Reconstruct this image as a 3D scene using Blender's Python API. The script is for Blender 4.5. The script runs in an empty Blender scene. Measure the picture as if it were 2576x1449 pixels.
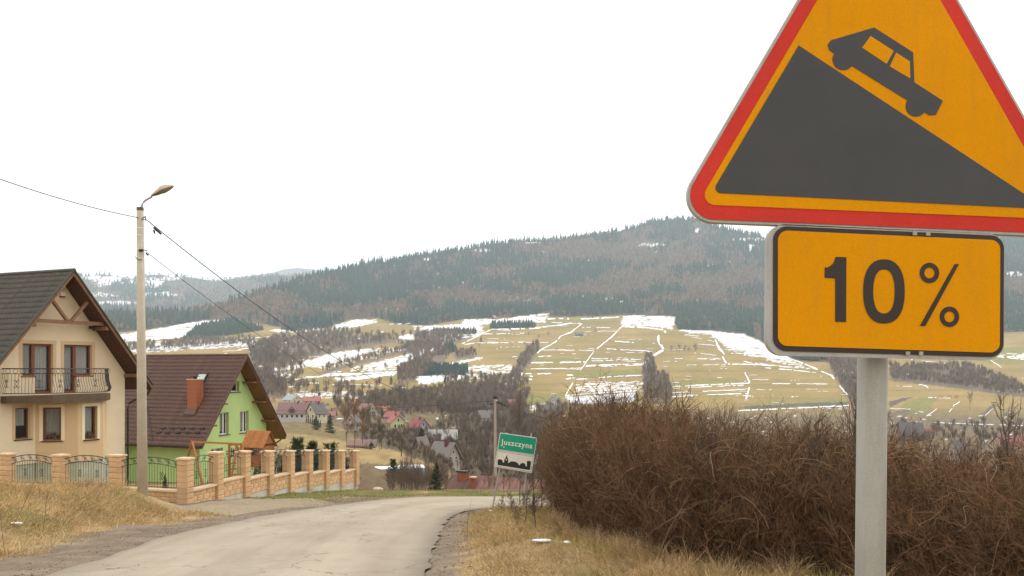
import bpy, math, random
import numpy as np
from mathutils import Vector
from mathutils.geometry import tessellate_polygon

random.seed(7)
RNG = np.random.default_rng(7)
SC = bpy.context.scene
COL = SC.collection
R = math.radians

# ------------------------------------------------------------------ camera, sky, sun, exposure
EYE = 1.6
F = 2222.0            # focal length in the units used for the measurements below (frame 2576 x 1449)
CX, HY = 1288.0, 927.4
cam = bpy.data.cameras.new('camera'); camo = bpy.data.objects.new('camera', cam); COL.objects.link(camo)
camo.location = (0, 0, EYE); camo.rotation_euler = (R(90), 0, 0)
cam.sensor_width = 36; cam.lens = 36 * F / 2576; cam.shift_y = (HY - 724.5) / 2576
cam.clip_start = 0.05; cam.clip_end = 60000
SC.camera = camo

SUN_EL, SUN_AZ = 38, 38        # ahead of the camera and to the right
w = bpy.data.worlds.new('World'); SC.world = w; w.use_nodes = True
nt = w.node_tree; nt.nodes.clear()
sky = nt.nodes.new('ShaderNodeTexSky'); sky.sky_type = 'NISHITA'; sky.sun_disc = False
sky.sun_elevation = R(SUN_EL); sky.sun_rotation = R(SUN_AZ); sky.dust_density = 4
hs = nt.nodes.new('ShaderNodeHueSaturation'); hs.inputs['Saturation'].default_value = 0.1
mx = nt.nodes.new('ShaderNodeMixRGB'); mx.inputs[0].default_value = 0.8
mx.inputs[2].default_value = (19.0, 18.3, 17.2, 1)       # even cloud deck
bgn = nt.nodes.new('ShaderNodeBackground'); bgn.inputs['Strength'].default_value = 0.1
out = nt.nodes.new('ShaderNodeOutputWorld')
nt.links.new(sky.outputs[0], hs.inputs['Color']); nt.links.new(hs.outputs[0], mx.inputs[1])
nt.links.new(mx.outputs[0], bgn.inputs['Color']); nt.links.new(bgn.outputs[0], out.inputs['Surface'])
sl = bpy.data.lights.new('sun', 'SUN'); sl.energy = 1.3; sl.angle = R(14); sl.color = (1, .95, .86)
so = bpy.data.objects.new('sun', sl); COL.objects.link(so); so.location = (20, 10, 60)
_d = Vector((math.sin(R(SUN_AZ)) * math.cos(R(SUN_EL)), math.cos(R(SUN_AZ)) * math.cos(R(SUN_EL)), math.sin(R(SUN_EL))))
so.rotation_euler = _d.to_track_quat('Z', 'Y').to_euler()
vs = SC.view_settings
vs.view_transform = 'Standard'; vs.look = 'None'; vs.gamma = 1; vs.use_curve_mapping = False; vs.exposure = 0.05
SC.cycles.volume_bounces = 1; SC.cycles.max_bounces = 6; SC.cycles.volume_step_rate = 1
SC.cycles.use_denoising = True

# ------------------------------------------------------------------ helpers
def at(dx, dy, Y):
    return np.array([(dx - CX) / F * Y, Y, EYE + (HY - dy) / F * Y])

def lin(h):
    h = h.lstrip('#'); v = [int(h[i:i + 2], 16) / 255 for i in (0, 2, 4)]
    return tuple(c / 12.92 if c <= .04045 else ((c + .055) / 1.055) ** 2.4 for c in v)

_M = {}
def mat(name, color, rough=.8, var=.12, scale=6, bump=0., metal=0., spec=.3, c2=None, detail=6, attr=None, rnd=0., bscale=None, stretch=(1, 1, 1), coat=0., world=False, transmission=0.):
    """principled material; base colour varied by noise, optional colour attribute and random per object"""
    if name in _M: return _M[name]
    m = bpy.data.materials.new(name); m.use_nodes = True; t = m.node_tree; N = t.nodes; L = t.links
    b = N['Principled BSDF']; b.inputs['Roughness'].default_value = rough; b.inputs['Metallic'].default_value = metal
    b.inputs['Specular IOR Level'].default_value = spec; b.inputs['Coat Weight'].default_value = coat
    b.inputs['Transmission Weight'].default_value = transmission
    geo = N.new('ShaderNodeNewGeometry'); tc = N.new('ShaderNodeTexCoord')
    mp = N.new('ShaderNodeMapping'); mp.inputs['Scale'].default_value = stretch
    L.new(geo.outputs['Position'] if world else tc.outputs['Object'], mp.inputs[0])
    n = N.new('ShaderNodeTexNoise'); n.inputs['Scale'].default_value = scale; n.inputs['Detail'].default_value = detail
    n.inputs['Roughness'].default_value = .65
    L.new(mp.outputs[0], n.inputs['Vector'])
    cr = N.new('ShaderNodeMapRange'); cr.inputs[1].default_value = .3; cr.inputs[2].default_value = .7
    L.new(n.outputs['Fac'], cr.inputs[0])
    mix = N.new('ShaderNodeMixRGB')
    c = tuple(color[:3])
    if c2 is None:
        lo = tuple(x * (1 - var) for x in c); hi = tuple(min(x * (1 + var), .95) for x in c)
    else: lo, hi = c, tuple(c2[:3])
    mix.inputs[1].default_value = (*lo, 1); mix.inputs[2].default_value = (*hi, 1)
    L.new(cr.outputs[0], mix.inputs[0]); last = mix.outputs[0]
    if attr:
        a = N.new('ShaderNodeVertexColor'); a.layer_name = attr
        mul = N.new('ShaderNodeMixRGB'); mul.blend_type = 'MULTIPLY'; mul.inputs[0].default_value = 1
        L.new(a.outputs['Color'], mul.inputs[1]); L.new(last, mul.inputs[2]); last = mul.outputs[0]
    if rnd:
        oi = N.new('ShaderNodeObjectInfo'); mr = N.new('ShaderNodeMapRange')
        mr.inputs[3].default_value = 1 - rnd; mr.inputs[4].default_value = 1 + rnd
        L.new(oi.outputs['Random'], mr.inputs[0])
        h = N.new('ShaderNodeHueSaturation'); L.new(last, h.inputs['Color']); L.new(mr.outputs[0], h.inputs['Value']); last = h.outputs[0]
    L.new(last, b.inputs['Base Color'])
    if bump:
        n2 = N.new('ShaderNodeTexNoise'); n2.inputs['Scale'].default_value = bscale or scale * 4; n2.inputs['Detail'].default_value = 8
        L.new(mp.outputs[0], n2.inputs['Vector'])
        bp = N.new('ShaderNodeBump'); bp.inputs['Strength'].default_value = bump; bp.inputs['Distance'].default_value = .02
        L.new(n2.outputs['Fac'], bp.inputs['Height']); L.new(bp.outputs[0], b.inputs['Normal'])
    _M[name] = m
    return m

def mesh_np(name, V, Fc, cols=None):
    """fast mesh from an (n,3) array and an (m,k) face array"""
    V = np.asarray(V, dtype=np.float32).reshape(-1, 3); Fc = np.asarray(Fc, dtype=np.int32)
    me = bpy.data.meshes.new(name); k = Fc.shape[1]
    me.vertices.add(len(V)); me.vertices.foreach_set('co', V.ravel())
    me.loops.add(Fc.size); me.loops.foreach_set('vertex_index', Fc.ravel())
    me.polygons.add(len(Fc)); me.polygons.foreach_set('loop_start', np.arange(0, Fc.size, k, dtype=np.int32))
    try: me.polygons.foreach_set('loop_total', np.full(len(Fc), k, dtype=np.int32))
    except Exception: pass
    if cols is not None:
        a = me.color_attributes.new('cov', 'FLOAT_COLOR', 'POINT')
        c4 = np.ones((len(V), 4), dtype=np.float32); c4[:, :3] = cols
        a.data.foreach_set('color', c4.ravel())
    me.update(calc_edges=True)
    return me

def tagit(o, label=None, cat=None, group=None, kind=None):
    if label: o['label'] = label
    if cat: o['category'] = cat
    if group: o['group'] = group
    if kind: o['kind'] = kind
    return o

def link(name, me, m=None, parent=None, loc=None, smooth=False):
    o = bpy.data.objects.new(name, me); COL.objects.link(o)
    if m is not None and me is not None and not me.materials: me.materials.append(m)
    if smooth: me.polygons.foreach_set('use_smooth', np.ones(len(me.polygons), dtype=bool))
    if parent is not None: o.parent = parent
    if loc is not None: o.location = loc
    return o

def thing(name, base, label, cat, group=None):
    o = bpy.data.objects.new(name, None); COL.objects.link(o); o.location = tuple(base)
    o.empty_display_size = .2
    return tagit(o, label, cat, group)

def rootpos(p):
    v = np.zeros(3)
    while p is not None: v += np.array(p.location); p = p.parent
    return v

class MB:
    """collects world-space faces; build() links them as one object"""
    def __init__(s): s.v = []; s.f = []
    def add(s, V, Fs):
        n = len(s.v); s.v += [tuple(map(float, p)) for p in V]; s.f += [tuple(i + n for i in f) for f in Fs]; return s
    def box8(s, P): # bottom 4 (ccw), top 4
        return s.add(P, [(3, 2, 1, 0), (4, 5, 6, 7), (0, 1, 5, 4), (1, 2, 6, 5), (2, 3, 7, 6), (3, 0, 4, 7)])
    def box(s, c, h, ax=None):
        """centre c, half sizes h, axes ax (3 vectors)"""
        c = np.array(c, float); a = np.eye(3) if ax is None else np.array(ax, float)
        P = []
        for z in (-1, 1):
            for x, y in ((-1, -1), (1, -1), (1, 1), (-1, 1)): P.append(c + a[0] * x * h[0] + a[1] * y * h[1] + a[2] * z * h[2])
        return s.box8(P)
    def prism(s, P, dvec):
        """closed polygon P (list of 3d points) extruded by dvec"""
        n = len(P); P = [np.array(p, float) for p in P]; d = np.array(dvec, float)
        tri = tessellate_polygon([[Vector(p) for p in P]])
        V = P + [p + d for p in P]
        Fs = [t for t in tri] + [tuple(i + n for i in reversed(t)) for t in tri]
        Fs += [(i, (i + 1) % n, (i + 1) % n + n, i + n) for i in range(n)]
        return s.add(V, Fs)
    def tube(s, pts, r, sides=8, cap=True):
        pts = [np.array(p, float) for p in pts]; n = len(pts)
        rs = r if hasattr(r, '__len__') else [r] * n
        V = []
        for i, p in enumerate(pts):
            d = pts[min(i + 1, n - 1)] - pts[max(i - 1, 0)]; d = d / (np.linalg.norm(d) + 1e-9)
            a = np.array([0, 0, 1.]) if abs(d[2]) < .9 else np.array([1., 0, 0])
            x = np.cross(d, a); x /= np.linalg.norm(x); y = np.cross(d, x)
            for k in range(sides):
                t = 2 * math.pi * k / sides; V.append(p + rs[i] * (x * math.cos(t) + y * math.sin(t)))
        Fs = []
        for i in range(n - 1):
            for k in range(sides):
                a0 = i * sides + k; a1 = i * sides + (k + 1) % sides
                Fs.append((a0, a1, a1 + sides, a0 + sides))
        if cap:
            Fs.append(tuple(range(sides))[::-1]); Fs.append(tuple((n - 1) * sides + k for k in range(sides)))
        return s.add(V, Fs)
    def build(s, name, m, parent=None, smooth=False, origin=None):
        b = rootpos(parent) if parent is not None else (np.zeros(3) if origin is None else np.array(origin))
        me = bpy.data.meshes.new(name)
        me.from_pydata([(p[0] - b[0], p[1] - b[1], p[2] - b[2]) for p in s.v], [], s.f); me.update()
        o = link(name, me, m, parent, smooth=smooth)
        if parent is None and origin is not None: o.location = tuple(origin)
        return o

def copy_tree(o, parent=None):
    c = o.copy(); COL.objects.link(c)
    if parent is not None: c.parent = parent
    for ch in [x for x in o.children]: copy_tree(ch, c)
    return c

# value noise
_NG = RNG.random((256, 256))
def vnoise(x, y):
    x = np.asarray(x, float); y = np.asarray(y, float)
    xi = np.floor(x).astype(int); yi = np.floor(y).astype(int); fx = x - xi; fy = y - yi
    fx = fx * fx * (3 - 2 * fx); fy = fy * fy * (3 - 2 * fy)
    g = lambda a, b: _NG[a % 256, b % 256]
    return (g(xi, yi) * (1 - fx) + g(xi + 1, yi) * fx) * (1 - fy) + (g(xi, yi + 1) * (1 - fx) + g(xi + 1, yi + 1) * fx) * fy
def fbm(x, y, o=4):
    s = 0; a = .5; t = 0
    for i in range(o): s = s + a * vnoise(x * 2 ** i + 17 * i, y * 2 ** i + 31 * i); t += a; a *= .5
    return s / t
def sstep(a, b, x):
    t = np.clip((np.asarray(x, float) - a) / (b - a), 0, 1); return t * t * (3 - 2 * t)
def inpoly(px, py, poly):
    px = np.asarray(px, float); py = np.asarray(py, float); ins = np.zeros(np.broadcast(px, py).shape, bool)
    n = len(poly)
    for i in range(n):
        x0, y0 = poly[i]; x1, y1 = poly[(i + 1) % n]
        if y0 == y1: continue
        c = ((y0 > py) != (y1 > py)) & (px < (x1 - x0) * (py - y0) / (y1 - y0) + x0)
        ins ^= c
    return ins

# ------------------------------------------------------------------ terrain functions
# road edges (plan, metres)
R_EDGE = [(-.9, -6), (-1.0, 0), (-1.1, 6), (-1.22, 11.9), (-1.45, 17), (-1.62, 21.5), (-1.6, 24.5), (-1.3, 26.6), (-.6, 27.9), (.8, 28.9), (3, 29.6), (7, 30.2), (16, 31)]
L_EDGE = [(-5.6, -6), (-5.8, 0), (-6.0, 6), (-6.3, 11.9), (-7.0, 17.7), (-7.0, 21.1), (-6.7, 25.3), (-5.5, 31.6), (-4.0, 35.4), (-2.3, 36.2), (-.7, 36.3), (2.5, 36.4), (16, 37.5)]
def resample(pts, n):
    p = np.array(pts, float)
    # catmull-rom
    q = []
    for i in range(len(p) - 1):
        p0 = p[max(i - 1, 0)]; p1 = p[i]; p2 = p[i + 1]; p3 = p[min(i + 2, len(p) - 1)]
        for t in np.linspace(0, 1, 12, endpoint=False):
            q.append(.5 * ((2 * p1) + (-p0 + p2) * t + (2 * p0 - 5 * p1 + 4 * p2 - p3) * t * t + (-p0 + 3 * p1 - 3 * p2 + p3) * t ** 3))
    q.append(p[-1]); q = np.array(q)
    s = np.r_[0, np.cumsum(np.linalg.norm(np.diff(q, axis=0), axis=1))]
    u = np.linspace(0, s[-1], n)
    return np.c_[np.interp(u, s, q[:, 0]), np.interp(u, s, q[:, 1])]
RE = resample(R_EDGE, 160); LE = resample(L_EDGE, 160)
def dist_poly(X, Y, E):
    X = np.asarray(X, float); Y = np.asarray(Y, float); d = np.full(X.shape, 1e9)
    for i in range(len(E) - 1):
        a = E[i]; b = E[i + 1]; ab = b - a; L2 = (ab ** 2).sum() + 1e-9
        t = np.clip(((X - a[0]) * ab[0] + (Y - a[1]) * ab[1]) / L2, 0, 1)
        d = np.minimum(d, np.hypot(X - a[0] - t * ab[0], Y - a[1] - t * ab[1]))
    return d
ROADPOLY = [tuple(p) for p in RE] + [tuple(p) for p in LE[::-1]]

def near_h(X, Y):
    """ground height near the camera: a 10 % slope with banks"""
    X = np.asarray(X, float); Y = np.asarray(Y, float)
    z = -.1 * Y
    ins = inpoly(X, Y, ROADPOLY)
    dr = np.minimum(dist_poly(X, Y, RE), dist_poly(X, Y, LE)); dr = np.where(ins, 0, dr)
    bump = (fbm(X * 1.3, Y * 1.3, 3) - .5) * .22 + (fbm(X * .35, Y * .35, 2) - .5) * .35
    fade = sstep(.2, 2.0, dr) * sstep(44, 38, Y)
    z = z + bump * fade
    # left bank, raised between road and garden wall
    lx = np.interp(Y, LE[:, 1][:110], LE[:, 0][:110]) - X
    z = z + .75 * sstep(1.2, 5.5, lx) * sstep(30.2, 26, Y) * (X < 0) * sstep(8, 14, Y) * sstep(8.6, 10.5, -X - sstep(22, 30, Y) * 2)
    # right verge: low hump then a ditch under the thicket
    rx = X - np.interp(Y, RE[:, 1][:100], RE[:, 0][:100])
    z = z + (.16 * sstep(.5, 1.4, rx) * sstep(12.5, 15, Y) - .45 * sstep(2.2, 4.2, rx) * sstep(13, 16, Y) + .06 * sstep(1.5, 4, rx) * sstep(15, 12.5, Y)) * sstep(28, 23, Y) * (X > -3)
    z = z - .05 * ins - .02
    return z
def near_h1(x, y): return float(near_h(np.array([x]), np.array([y]))[0])

ROWS = np.array([1234, 1215, 1180, 1150, 1120, 1090, 1060, 1030, 1000, 950, 900, 850, 800.])
COLS = np.array([-1500, 700, 900, 1050, 1200, 1500, 2300, 4200.])
TY = np.array([
 [42, 54, 75, 90, 105, 125, 335, 470, 600, 800, 1080, 1400, 1750],
 [42, 54, 75, 90, 105, 125, 335, 470, 600, 800, 1080, 1400, 1750],
 [42, 54, 66, 82, 112, 270, 370, 470, 580, 800, 1080, 1400, 1750],
 [42, 60, 80, 110, 200, 290, 370, 460, 560, 800, 1060, 1400, 1750],
 [42, 90, 170, 240, 310, 390, 470, 560, 680, 880, 1120, 1420, 1750],
 [42, 100, 180, 250, 330, 410, 500, 610, 720, 920, 1150, 1440, 1750],
 [42, 200, 300, 350, 410, 500, 620, 700, 800, 960, 1160, 1430, 1750],
 [42, 200, 300, 350, 410, 500, 620, 700, 800, 960, 1160, 1430, 1750.]])
LT = np.log(TY)
SKY = np.array([(-1500, 800), (200, 800), (450, 790), (560, 770), (600, 760), (640, 744), (700, 724), (800, 694), (850, 683), (950, 662), (1050, 647), (1150, 632), (1250, 614), (1300, 609), (1400, 605), (1500, 592), (1600, 574), (1640, 558), (1690, 551), (1740, 553), (1790, 567), (1840, 582), (1900, 592), (1935, 600), (2100, 600), (2576, 590), (3000, 610), (4200, 680)], float)
def skyline(dx): return np.interp(dx, SKY[:, 0], SKY[:, 1]) 
def far_Y(dx, dy):
    dx = np.asarray(dx, float); dy = np.asarray(dy, float)
    ci = np.clip(np.searchsorted(COLS, dx) - 1, 0, len(COLS) - 2); tx = np.clip((dx - COLS[ci]) / (COLS[ci + 1] - COLS[ci]), 0, 1)
    tx = tx * tx * (3 - 2 * tx)
    rr = -ROWS; q = -np.clip(dy, 800, 1234)
    ri = np.clip(np.searchsorted(rr, q) - 1, 0, len(rr) - 2); ty = (q - rr[ri]) / (rr[ri + 1] - rr[ri])
    v = (LT[ci, ri] * (1 - ty) + LT[ci, ri + 1] * ty) * (1 - tx) + (LT[ci + 1, ri] * (1 - ty) + LT[ci + 1, ri + 1] * ty) * tx
    Y = np.exp(v)
    return np.where(dy < 800, 1750 + (800 - dy) * 6.0, Y)
def fat(dx, dy):
    """point of the far terrain seen at dx, dy"""
    Y = far_Y(dx, dy); return np.stack([(dx - CX) / F * Y, Y, EYE + (HY - dy) / F * Y], -1)
def fat1(dx, dy): return fat(np.array([float(dx)]), np.array([float(dy)]))[0]

# land cover of the far slope, as outlines of fields, snow patches and woods
def D2(pts, ox, oy, k): return [(ox + x * k, oy + y * k) for x, y in pts]
OPEN = np.array([(-1500, 800), (200, 830), (300, 836), (420, 822), (500, 808), (595, 801), (700, 824), (760, 820), (830, 822), (880, 803), (950, 800), (1000, 815), (1080, 820), (1165, 803), (1290, 798), (1380, 787), (1385, 797), (1500, 795), (1570, 792), (1700, 796), (1702, 829), (1790, 832), (1870, 839), (1935, 868), (2000, 905), (2080, 912), (2240, 880), (2500, 835), (4200, 835)], float)
SNOW = [
 [(1571, 797), (1600, 792), (1700, 797), (1697, 812), (1690, 829), (1640, 821), (1575, 819), (1562, 812)],
 [(1700, 829), (1790, 831), (1797, 842), (1740, 838)],
 [(1792, 833), (1875, 839), (1915, 860), (1945, 874), (2000, 909), (1960, 905), (1900, 888), (1830, 870), (1806, 855)],
 [(1423, 999), (1599, 986), (1597, 1012), (1437, 1016)],
 [(1169, 803), (1282, 802), (1298, 789), (1379, 788), (1372, 803), (1368, 811), (1238, 812), (1176, 823), (1090, 830), (1060, 826), (1090, 820), (1160, 816)],
 [(1050, 945), (1171, 947), (1171, 952), (1113, 959), (1050, 966)],
 [(1124, 914), (1210, 899), (1210, 903), (1160, 915)],
 [(838, 821), (880, 805), (947, 802), (950, 809), (894, 822), (838, 826)],
 [(643, 934), (741, 918), (827, 890), (900, 879), (944, 875), (930, 880), (840, 906), (760, 926), (643, 939)],
 [(905, 921), (983, 901), (1096, 872), (1098, 878), (1060, 893), (1015, 914), (985, 922)],
 [(792, 950), (827, 939), (905, 937), (997, 937), (995, 944), (900, 943), (830, 946)],
 [(1000, 848), (1030, 840), (1044, 844), (1040, 854), (1014, 854)],
 [(1035, 821), (1139, 818), (1220, 821), (1209, 830), (1070, 826)],
 [(300, 841), (367, 832), (490, 809), (590, 802), (587, 806), (493, 822), (487, 832), (455, 850), (300, 860)],
 [(671, 833), (745, 822), (830, 824), (838, 828), (724, 838)],
 [(840, 950), (1000, 938), (990, 944), (850, 958)],
]
SNOW_THIN = [ # patchy snow, half cover
 [(1444, 986), (1453, 966), (1611, 957), (1625, 963), (1599, 984)],
 [(1178, 921), (1289, 917), (1284, 942), (1183, 950), (1060, 968), (1050, 955)],
 [(1806, 845), (1900, 860), (1990, 905), (2040, 930), (1930, 905), (1830, 880)],
 [(741, 921), (827, 894), (944, 876), (1040, 868), (1020, 880), (944, 893), (827, 928)],
 [(880, 926), (983, 903), (1020, 912), (990, 934), (880, 934)],
 [(640, 945), (740, 935), (720, 955), (640, 965)],
 [(720, 990), (860, 985), (930, 992), (900, 1004), (720, 1002)],
 [(300, 862), (640, 850), (640, 870), (300, 890)],
 [(2100, 925), (2160, 930), (2190, 945), (2120, 940)],
 [(1040, 826), (1230, 826), (1200, 850), (1090, 856)],
 [(2470, 885), (2576, 890), (2600, 905), (2480, 893)],
 [(1340, 1020), (1420, 1010), (1400, 1035), (1300, 1040)],
 [(1190, 1010), (1290, 1005), (1260, 1022), (1190, 1024)],
]
CONI = [
 [(1238, 814), (1342, 814), (1347, 824), (1233, 829)],
 [(1090, 832), (1199, 833), (1199, 842), (1090, 842)],
 [(1065, 920), (1176, 921), (1179, 936), (1171, 945), (1050, 945)],
 [(455, 858), (487, 832), (493, 823), (595, 804), (666, 830), (513, 852)],
 [(1120, 868), (1140, 866), (1150, 885), (1100, 895)],
 [(700, 830), (724, 826), (840, 818), (830, 826), (740, 836)],
]
DECI = [
 [(1317, 893), (1351, 868), (1358, 872), (1356, 884), (1325, 925), (1310, 948), (1268, 976), (1290, 935)],
 [(1624, 897), (1640, 899), (1650, 944), (1678, 950), (1692, 985), (1690, 1014), (1618, 1014), (1617, 950)],
 [(628, 882), (690, 856), (741, 843), (860, 836), (900, 846), (1000, 848), (995, 860), (846, 884), (735, 915), (645, 932)],
 [(803, 937), (900, 908), (1000, 884), (1096, 864), (1090, 870), (944, 905), (860, 928), (812, 940)],
 [(1000, 870), (1110, 868), (1130, 900), (1050, 960), (1000, 965), (1000, 935), (1040, 905)],
 [(600, 940), (700, 950), (722, 968), (718, 1002), (640, 1002), (600, 980)],
 [(900, 1000), (1180, 975), (1300, 985), (1330, 1040), (1290, 1050), (900, 1040)],
 [(2080, 905), (2150, 900), (2200, 960), (2170, 1060), (2140, 1010), (2100, 950)],
 [(2236, 925), (2440, 925), (2576, 975), (2700, 1000), (2700, 1010), (2500, 990), (2400, 975), (2240, 958)],
 [(300, 875), (420, 868), (500, 858), (640, 860), (640, 868), (300, 890)],
 [(1040, 842), (1190, 843), (1150, 866), (1060, 866)],
 [(1140, 890), (1190, 888), (1200, 900), (1150, 905)],
 [(620, 870), (700, 862), (700, 905), (640, 930)],
]
SOIL = [
 [(2440, 1061), (2502, 1014), (2514, 1014), (2463, 1061)], [(2499, 1065), (2532, 1035), (2553, 1035), (2526, 1068)],
 [(2361, 1071), (2484, 1075), (2445, 1112), (2373, 1108)], [(1870, 1023), (2134, 1009), (2134, 1018), (1870, 1031)],
 [(2236, 1010), (2270, 1000), (2300, 996), (2236, 1025)], [(2236, 1040), (2290, 1030), (2280, 1050), (2236, 1058)],
]
GREEN = [
 [(2400, 878), (2576, 872), (2700, 880), (2700, 925), (2480, 915)], [(1880, 1016), (2134, 1000), (2134, 1009), (1870, 1022)],
 [(2290, 1000), (2360, 1000), (2330, 1040), (2240, 1045)], [(1180, 990), (1330, 990), (1330, 1010), (1180, 1008)],
 [(1330, 905), (1500, 900), (1480, 910), (1330, 913)], [(1420, 940), (1640, 925), (1640, 940), (1450, 955)],
 [(1640, 960), (1850, 950), (1850, 962), (1650, 972)], [(1280, 1000), (1440, 985), (1400, 1015), (1290, 1020)],
 [(2236, 1060), (2576, 1068), (2700, 1080), (2500, 1100), (2236, 1080)],
]
# ------------------------------------------------------------------ far slope mesh
C_TAN = np.array([.31, .225, .080]); C_TAN2 = np.array([.385, .270, .105]); C_GREEN = np.array([.25, .23, .07])
C_SNOW = np.array([.86, .87, .90]); C_SOIL = np.array([.13, .105, .08]); C_WOODG = np.array([.17, .13, .10]); C_CONG = np.array([.05, .055, .035])
def cover(dx, dy):
    n1 = fbm(dx * .012, dy * .05, 4); n2 = fbm(dx * .1, dy * .35, 4); n3 = fbm(dx * .25, dy * .8, 3)
    wx = dx + (n2 - .5) * 10; wy = dy + (n3 - .5) * 5
    c = C_TAN + (C_TAN2 - C_TAN) * np.clip((n1[..., None] - .3) * 2.2, 0, 1)
    g = sstep(.55, .75, fbm(dx * .01 + 5, dy * .09 + 9, 3))
    c = c + (C_GREEN - c) * (g * .4)[..., None]
    c = c * (0.85 + .3 * n3)[..., None]
    # thin bands along the contour, the terraces
    band = fbm(dx * .003 + 3, dy * .45, 3); c = c * (1 - .18 * sstep(.55, .7, band))[..., None]
    for p in GREEN: m = inpoly(wx, wy, p); c[m] = C_GREEN * (.8 + .4 * n2[m])[:, None]
    for p in SOIL: m = inpoly(wx, wy, p); c[m] = C_SOIL * (.8 + .4 * n2[m])[:, None]
    for p in DECI: m = inpoly(wx, wy, p); c[m] = (C_WOODG * (1.1) )* (.7 + .8 * n2[m])[:, None]
    for p in CONI: m = inpoly(wx, wy, p); c[m] = C_CONG
    for p in SNOW_THIN:
        m = inpoly(wx, wy, p) & (fbm(dx * .12 + 40, dy * 1.1, 3) > .49); c[m] = C_SNOW
    for p in SNOW: m = inpoly(wx, wy, p) & (fbm(dx * .06 + 9, dy * 1.3, 3) > .27); c[m] = C_SNOW
    # valley, brownish meadow and gardens
    v = sstep(1010, 1060, dy)
    c = c * (1 - v[..., None]) + v[..., None] * (np.array([.19, .145, .085]) * (.6 + .7 * n2)[..., None])
    vs_ = (v > .5) & (fbm(dx * .05 + 70, dy * .4, 4) > .80); c[vs_] = C_SNOW
    sp = sstep(1065, 1090, dy) * (dx < 1180) * sstep(1000, 700, dx + (1215 - dy) * 1.2 - 380)
    c = c * (1 - sp[..., None]) + sp[..., None] * (np.array([.33, .24, .11]) * (.65 + .7 * fbm(dx * .03, dy * .12, 4))[..., None])
    BRS = [(870, 1085), (960, 1078), (1060, 1100), (1130, 1105), (1250, 1070), (1340, 1060), (1430, 1100), (1430, 1240), (1195, 1212), (1100, 1172), (1000, 1138), (930, 1116)]
    m = inpoly(wx, wy, BRS); c[m] = np.array([.115, .088, .058]) * (.6 + .8 * n2[m])[:, None]
    m = inpoly(wx + (n1 - .5) * 30, wy, [(895, 1165), (1000, 1170), (1060, 1187), (1110, 1200), (1110, 1240), (895, 1240)]); c[m] = np.array([.165, .115, .065]) * (.6 + .8 * n2[m])[:, None]
    m = inpoly(wx + (n1 - .5) * 30, wy + (n1 - .5) * 12, [(700, 1064), (820, 1070), (905, 1098), (880, 1112), (760, 1092), (700, 1084)]); c[m] = np.array([.20, .155, .075]) * (.7 + .6 * n2[m])[:, None]
    # forest floor above the open land
    top = np.interp(dx, OPEN[:, 0], OPEN[:, 1]) + (n2 - .5) * 3
    f = dy < top
    c[f] = (C_WOODG * .75)
    s2 = f & (fbm(dx * .03 + 3, dy * .09, 4) > .82); c[s2] = C_SNOW
    for (x, y, rx, ry) in [(1755, 580, 8, 5), (1890, 602, 50, 3), (1640, 616, 40, 3), (1160, 714, 8, 5), (1520, 752, 36, 3), (1560, 765, 9, 8), (1080, 652, 18, 3), (1215, 630, 22, 3), (1330, 608, 30, 3), (1890, 622, 8, 8), (1115, 775, 10, 6), (905, 760, 12, 5), (2550, 690, 20, 6)]:
        m = ((dx - x) / rx) ** 2 + ((dy - y) / ry) ** 2 < .6 + n2; c[m] = C_SNOW
    return c

def grid_faces(nr, nc):
    i = np.arange(nr - 1)[:, None] * nc + np.arange(nc - 1)[None]
    return np.stack([i, i + 1, i + 1 + nc, i + nc], -1).reshape(-1, 4)

dxs = np.r_[np.arange(-1500, -200, 30), np.arange(-200, 2800, 5.), np.arange(2800, 4201, 30)]
rowsA = np.r_[np.arange(1234, 1100, -3), np.arange(1100, 782, -1.9)]
frac = np.linspace(0, 1, 60)[1:]
DX, DYa = np.meshgrid(dxs, rowsA)
sk = np.minimum(skyline(dxs), 781)
DYb = 783 + (sk[None] - 783) * frac[:, None]
DX = np.vstack([DX, np.repeat(dxs[None], len(frac), 0)]); DY = np.vstack([DYa, DYb])
P = fat(DX, DY)
# ground falls away just beyond the road's crest before it shows again further down
dip = sstep(1234, 1222, DY) * sstep(1176, 1200, DY) * sstep(1060, 1130, DX)
P[..., 2] -= dip * 1.6 * sstep(1232, 1215, DY)
roll = (fbm(DX * .01, DY * .02, 3) - .5); P[..., 2] += roll * np.clip(P[..., 1] - 60, 0, 300) * .006 
cv = cover(DX, DY)
gm = mat('far_ground', (1, 1, 1), rough=.95, var=.18, scale=.06, attr='cov', spec=.1, world=True, detail=8)
gm2 = gm
hill = link('hillside', mesh_np('hillside', P.reshape(-1, 3), grid_faces(*DX.shape), cv.reshape(-1, 3)), gm, smooth=True)
tagit(hill, kind='structure')
# back side of the mountain, so that the ridge has a body
bk = np.stack([np.stack([(dxs - CX) / F * y0, np.full_like(dxs, y0), z0 + 0 * dxs], -1) for y0, z0 in [(3300, -40)]], 0)
top = P[-1].copy()
b1 = top.copy(); b1[:, 1] += 500; b1[:, 0] *= 1.12; b1[:, 2] -= 60
b2 = top.copy(); b2[:, 1] += 1200; b2[:, 0] *= 1.3; b2[:, 2] = -60
BB = np.stack([top, b1, b2], 0)
o = link('mountain_back', mesh_np('mountain_back', BB.reshape(-1, 3), grid_faces(3, len(dxs)), np.tile(C_WOODG * .8, (3 * len(dxs), 1))), gm, smooth=True); tagit(o, kind='structure')

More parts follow.
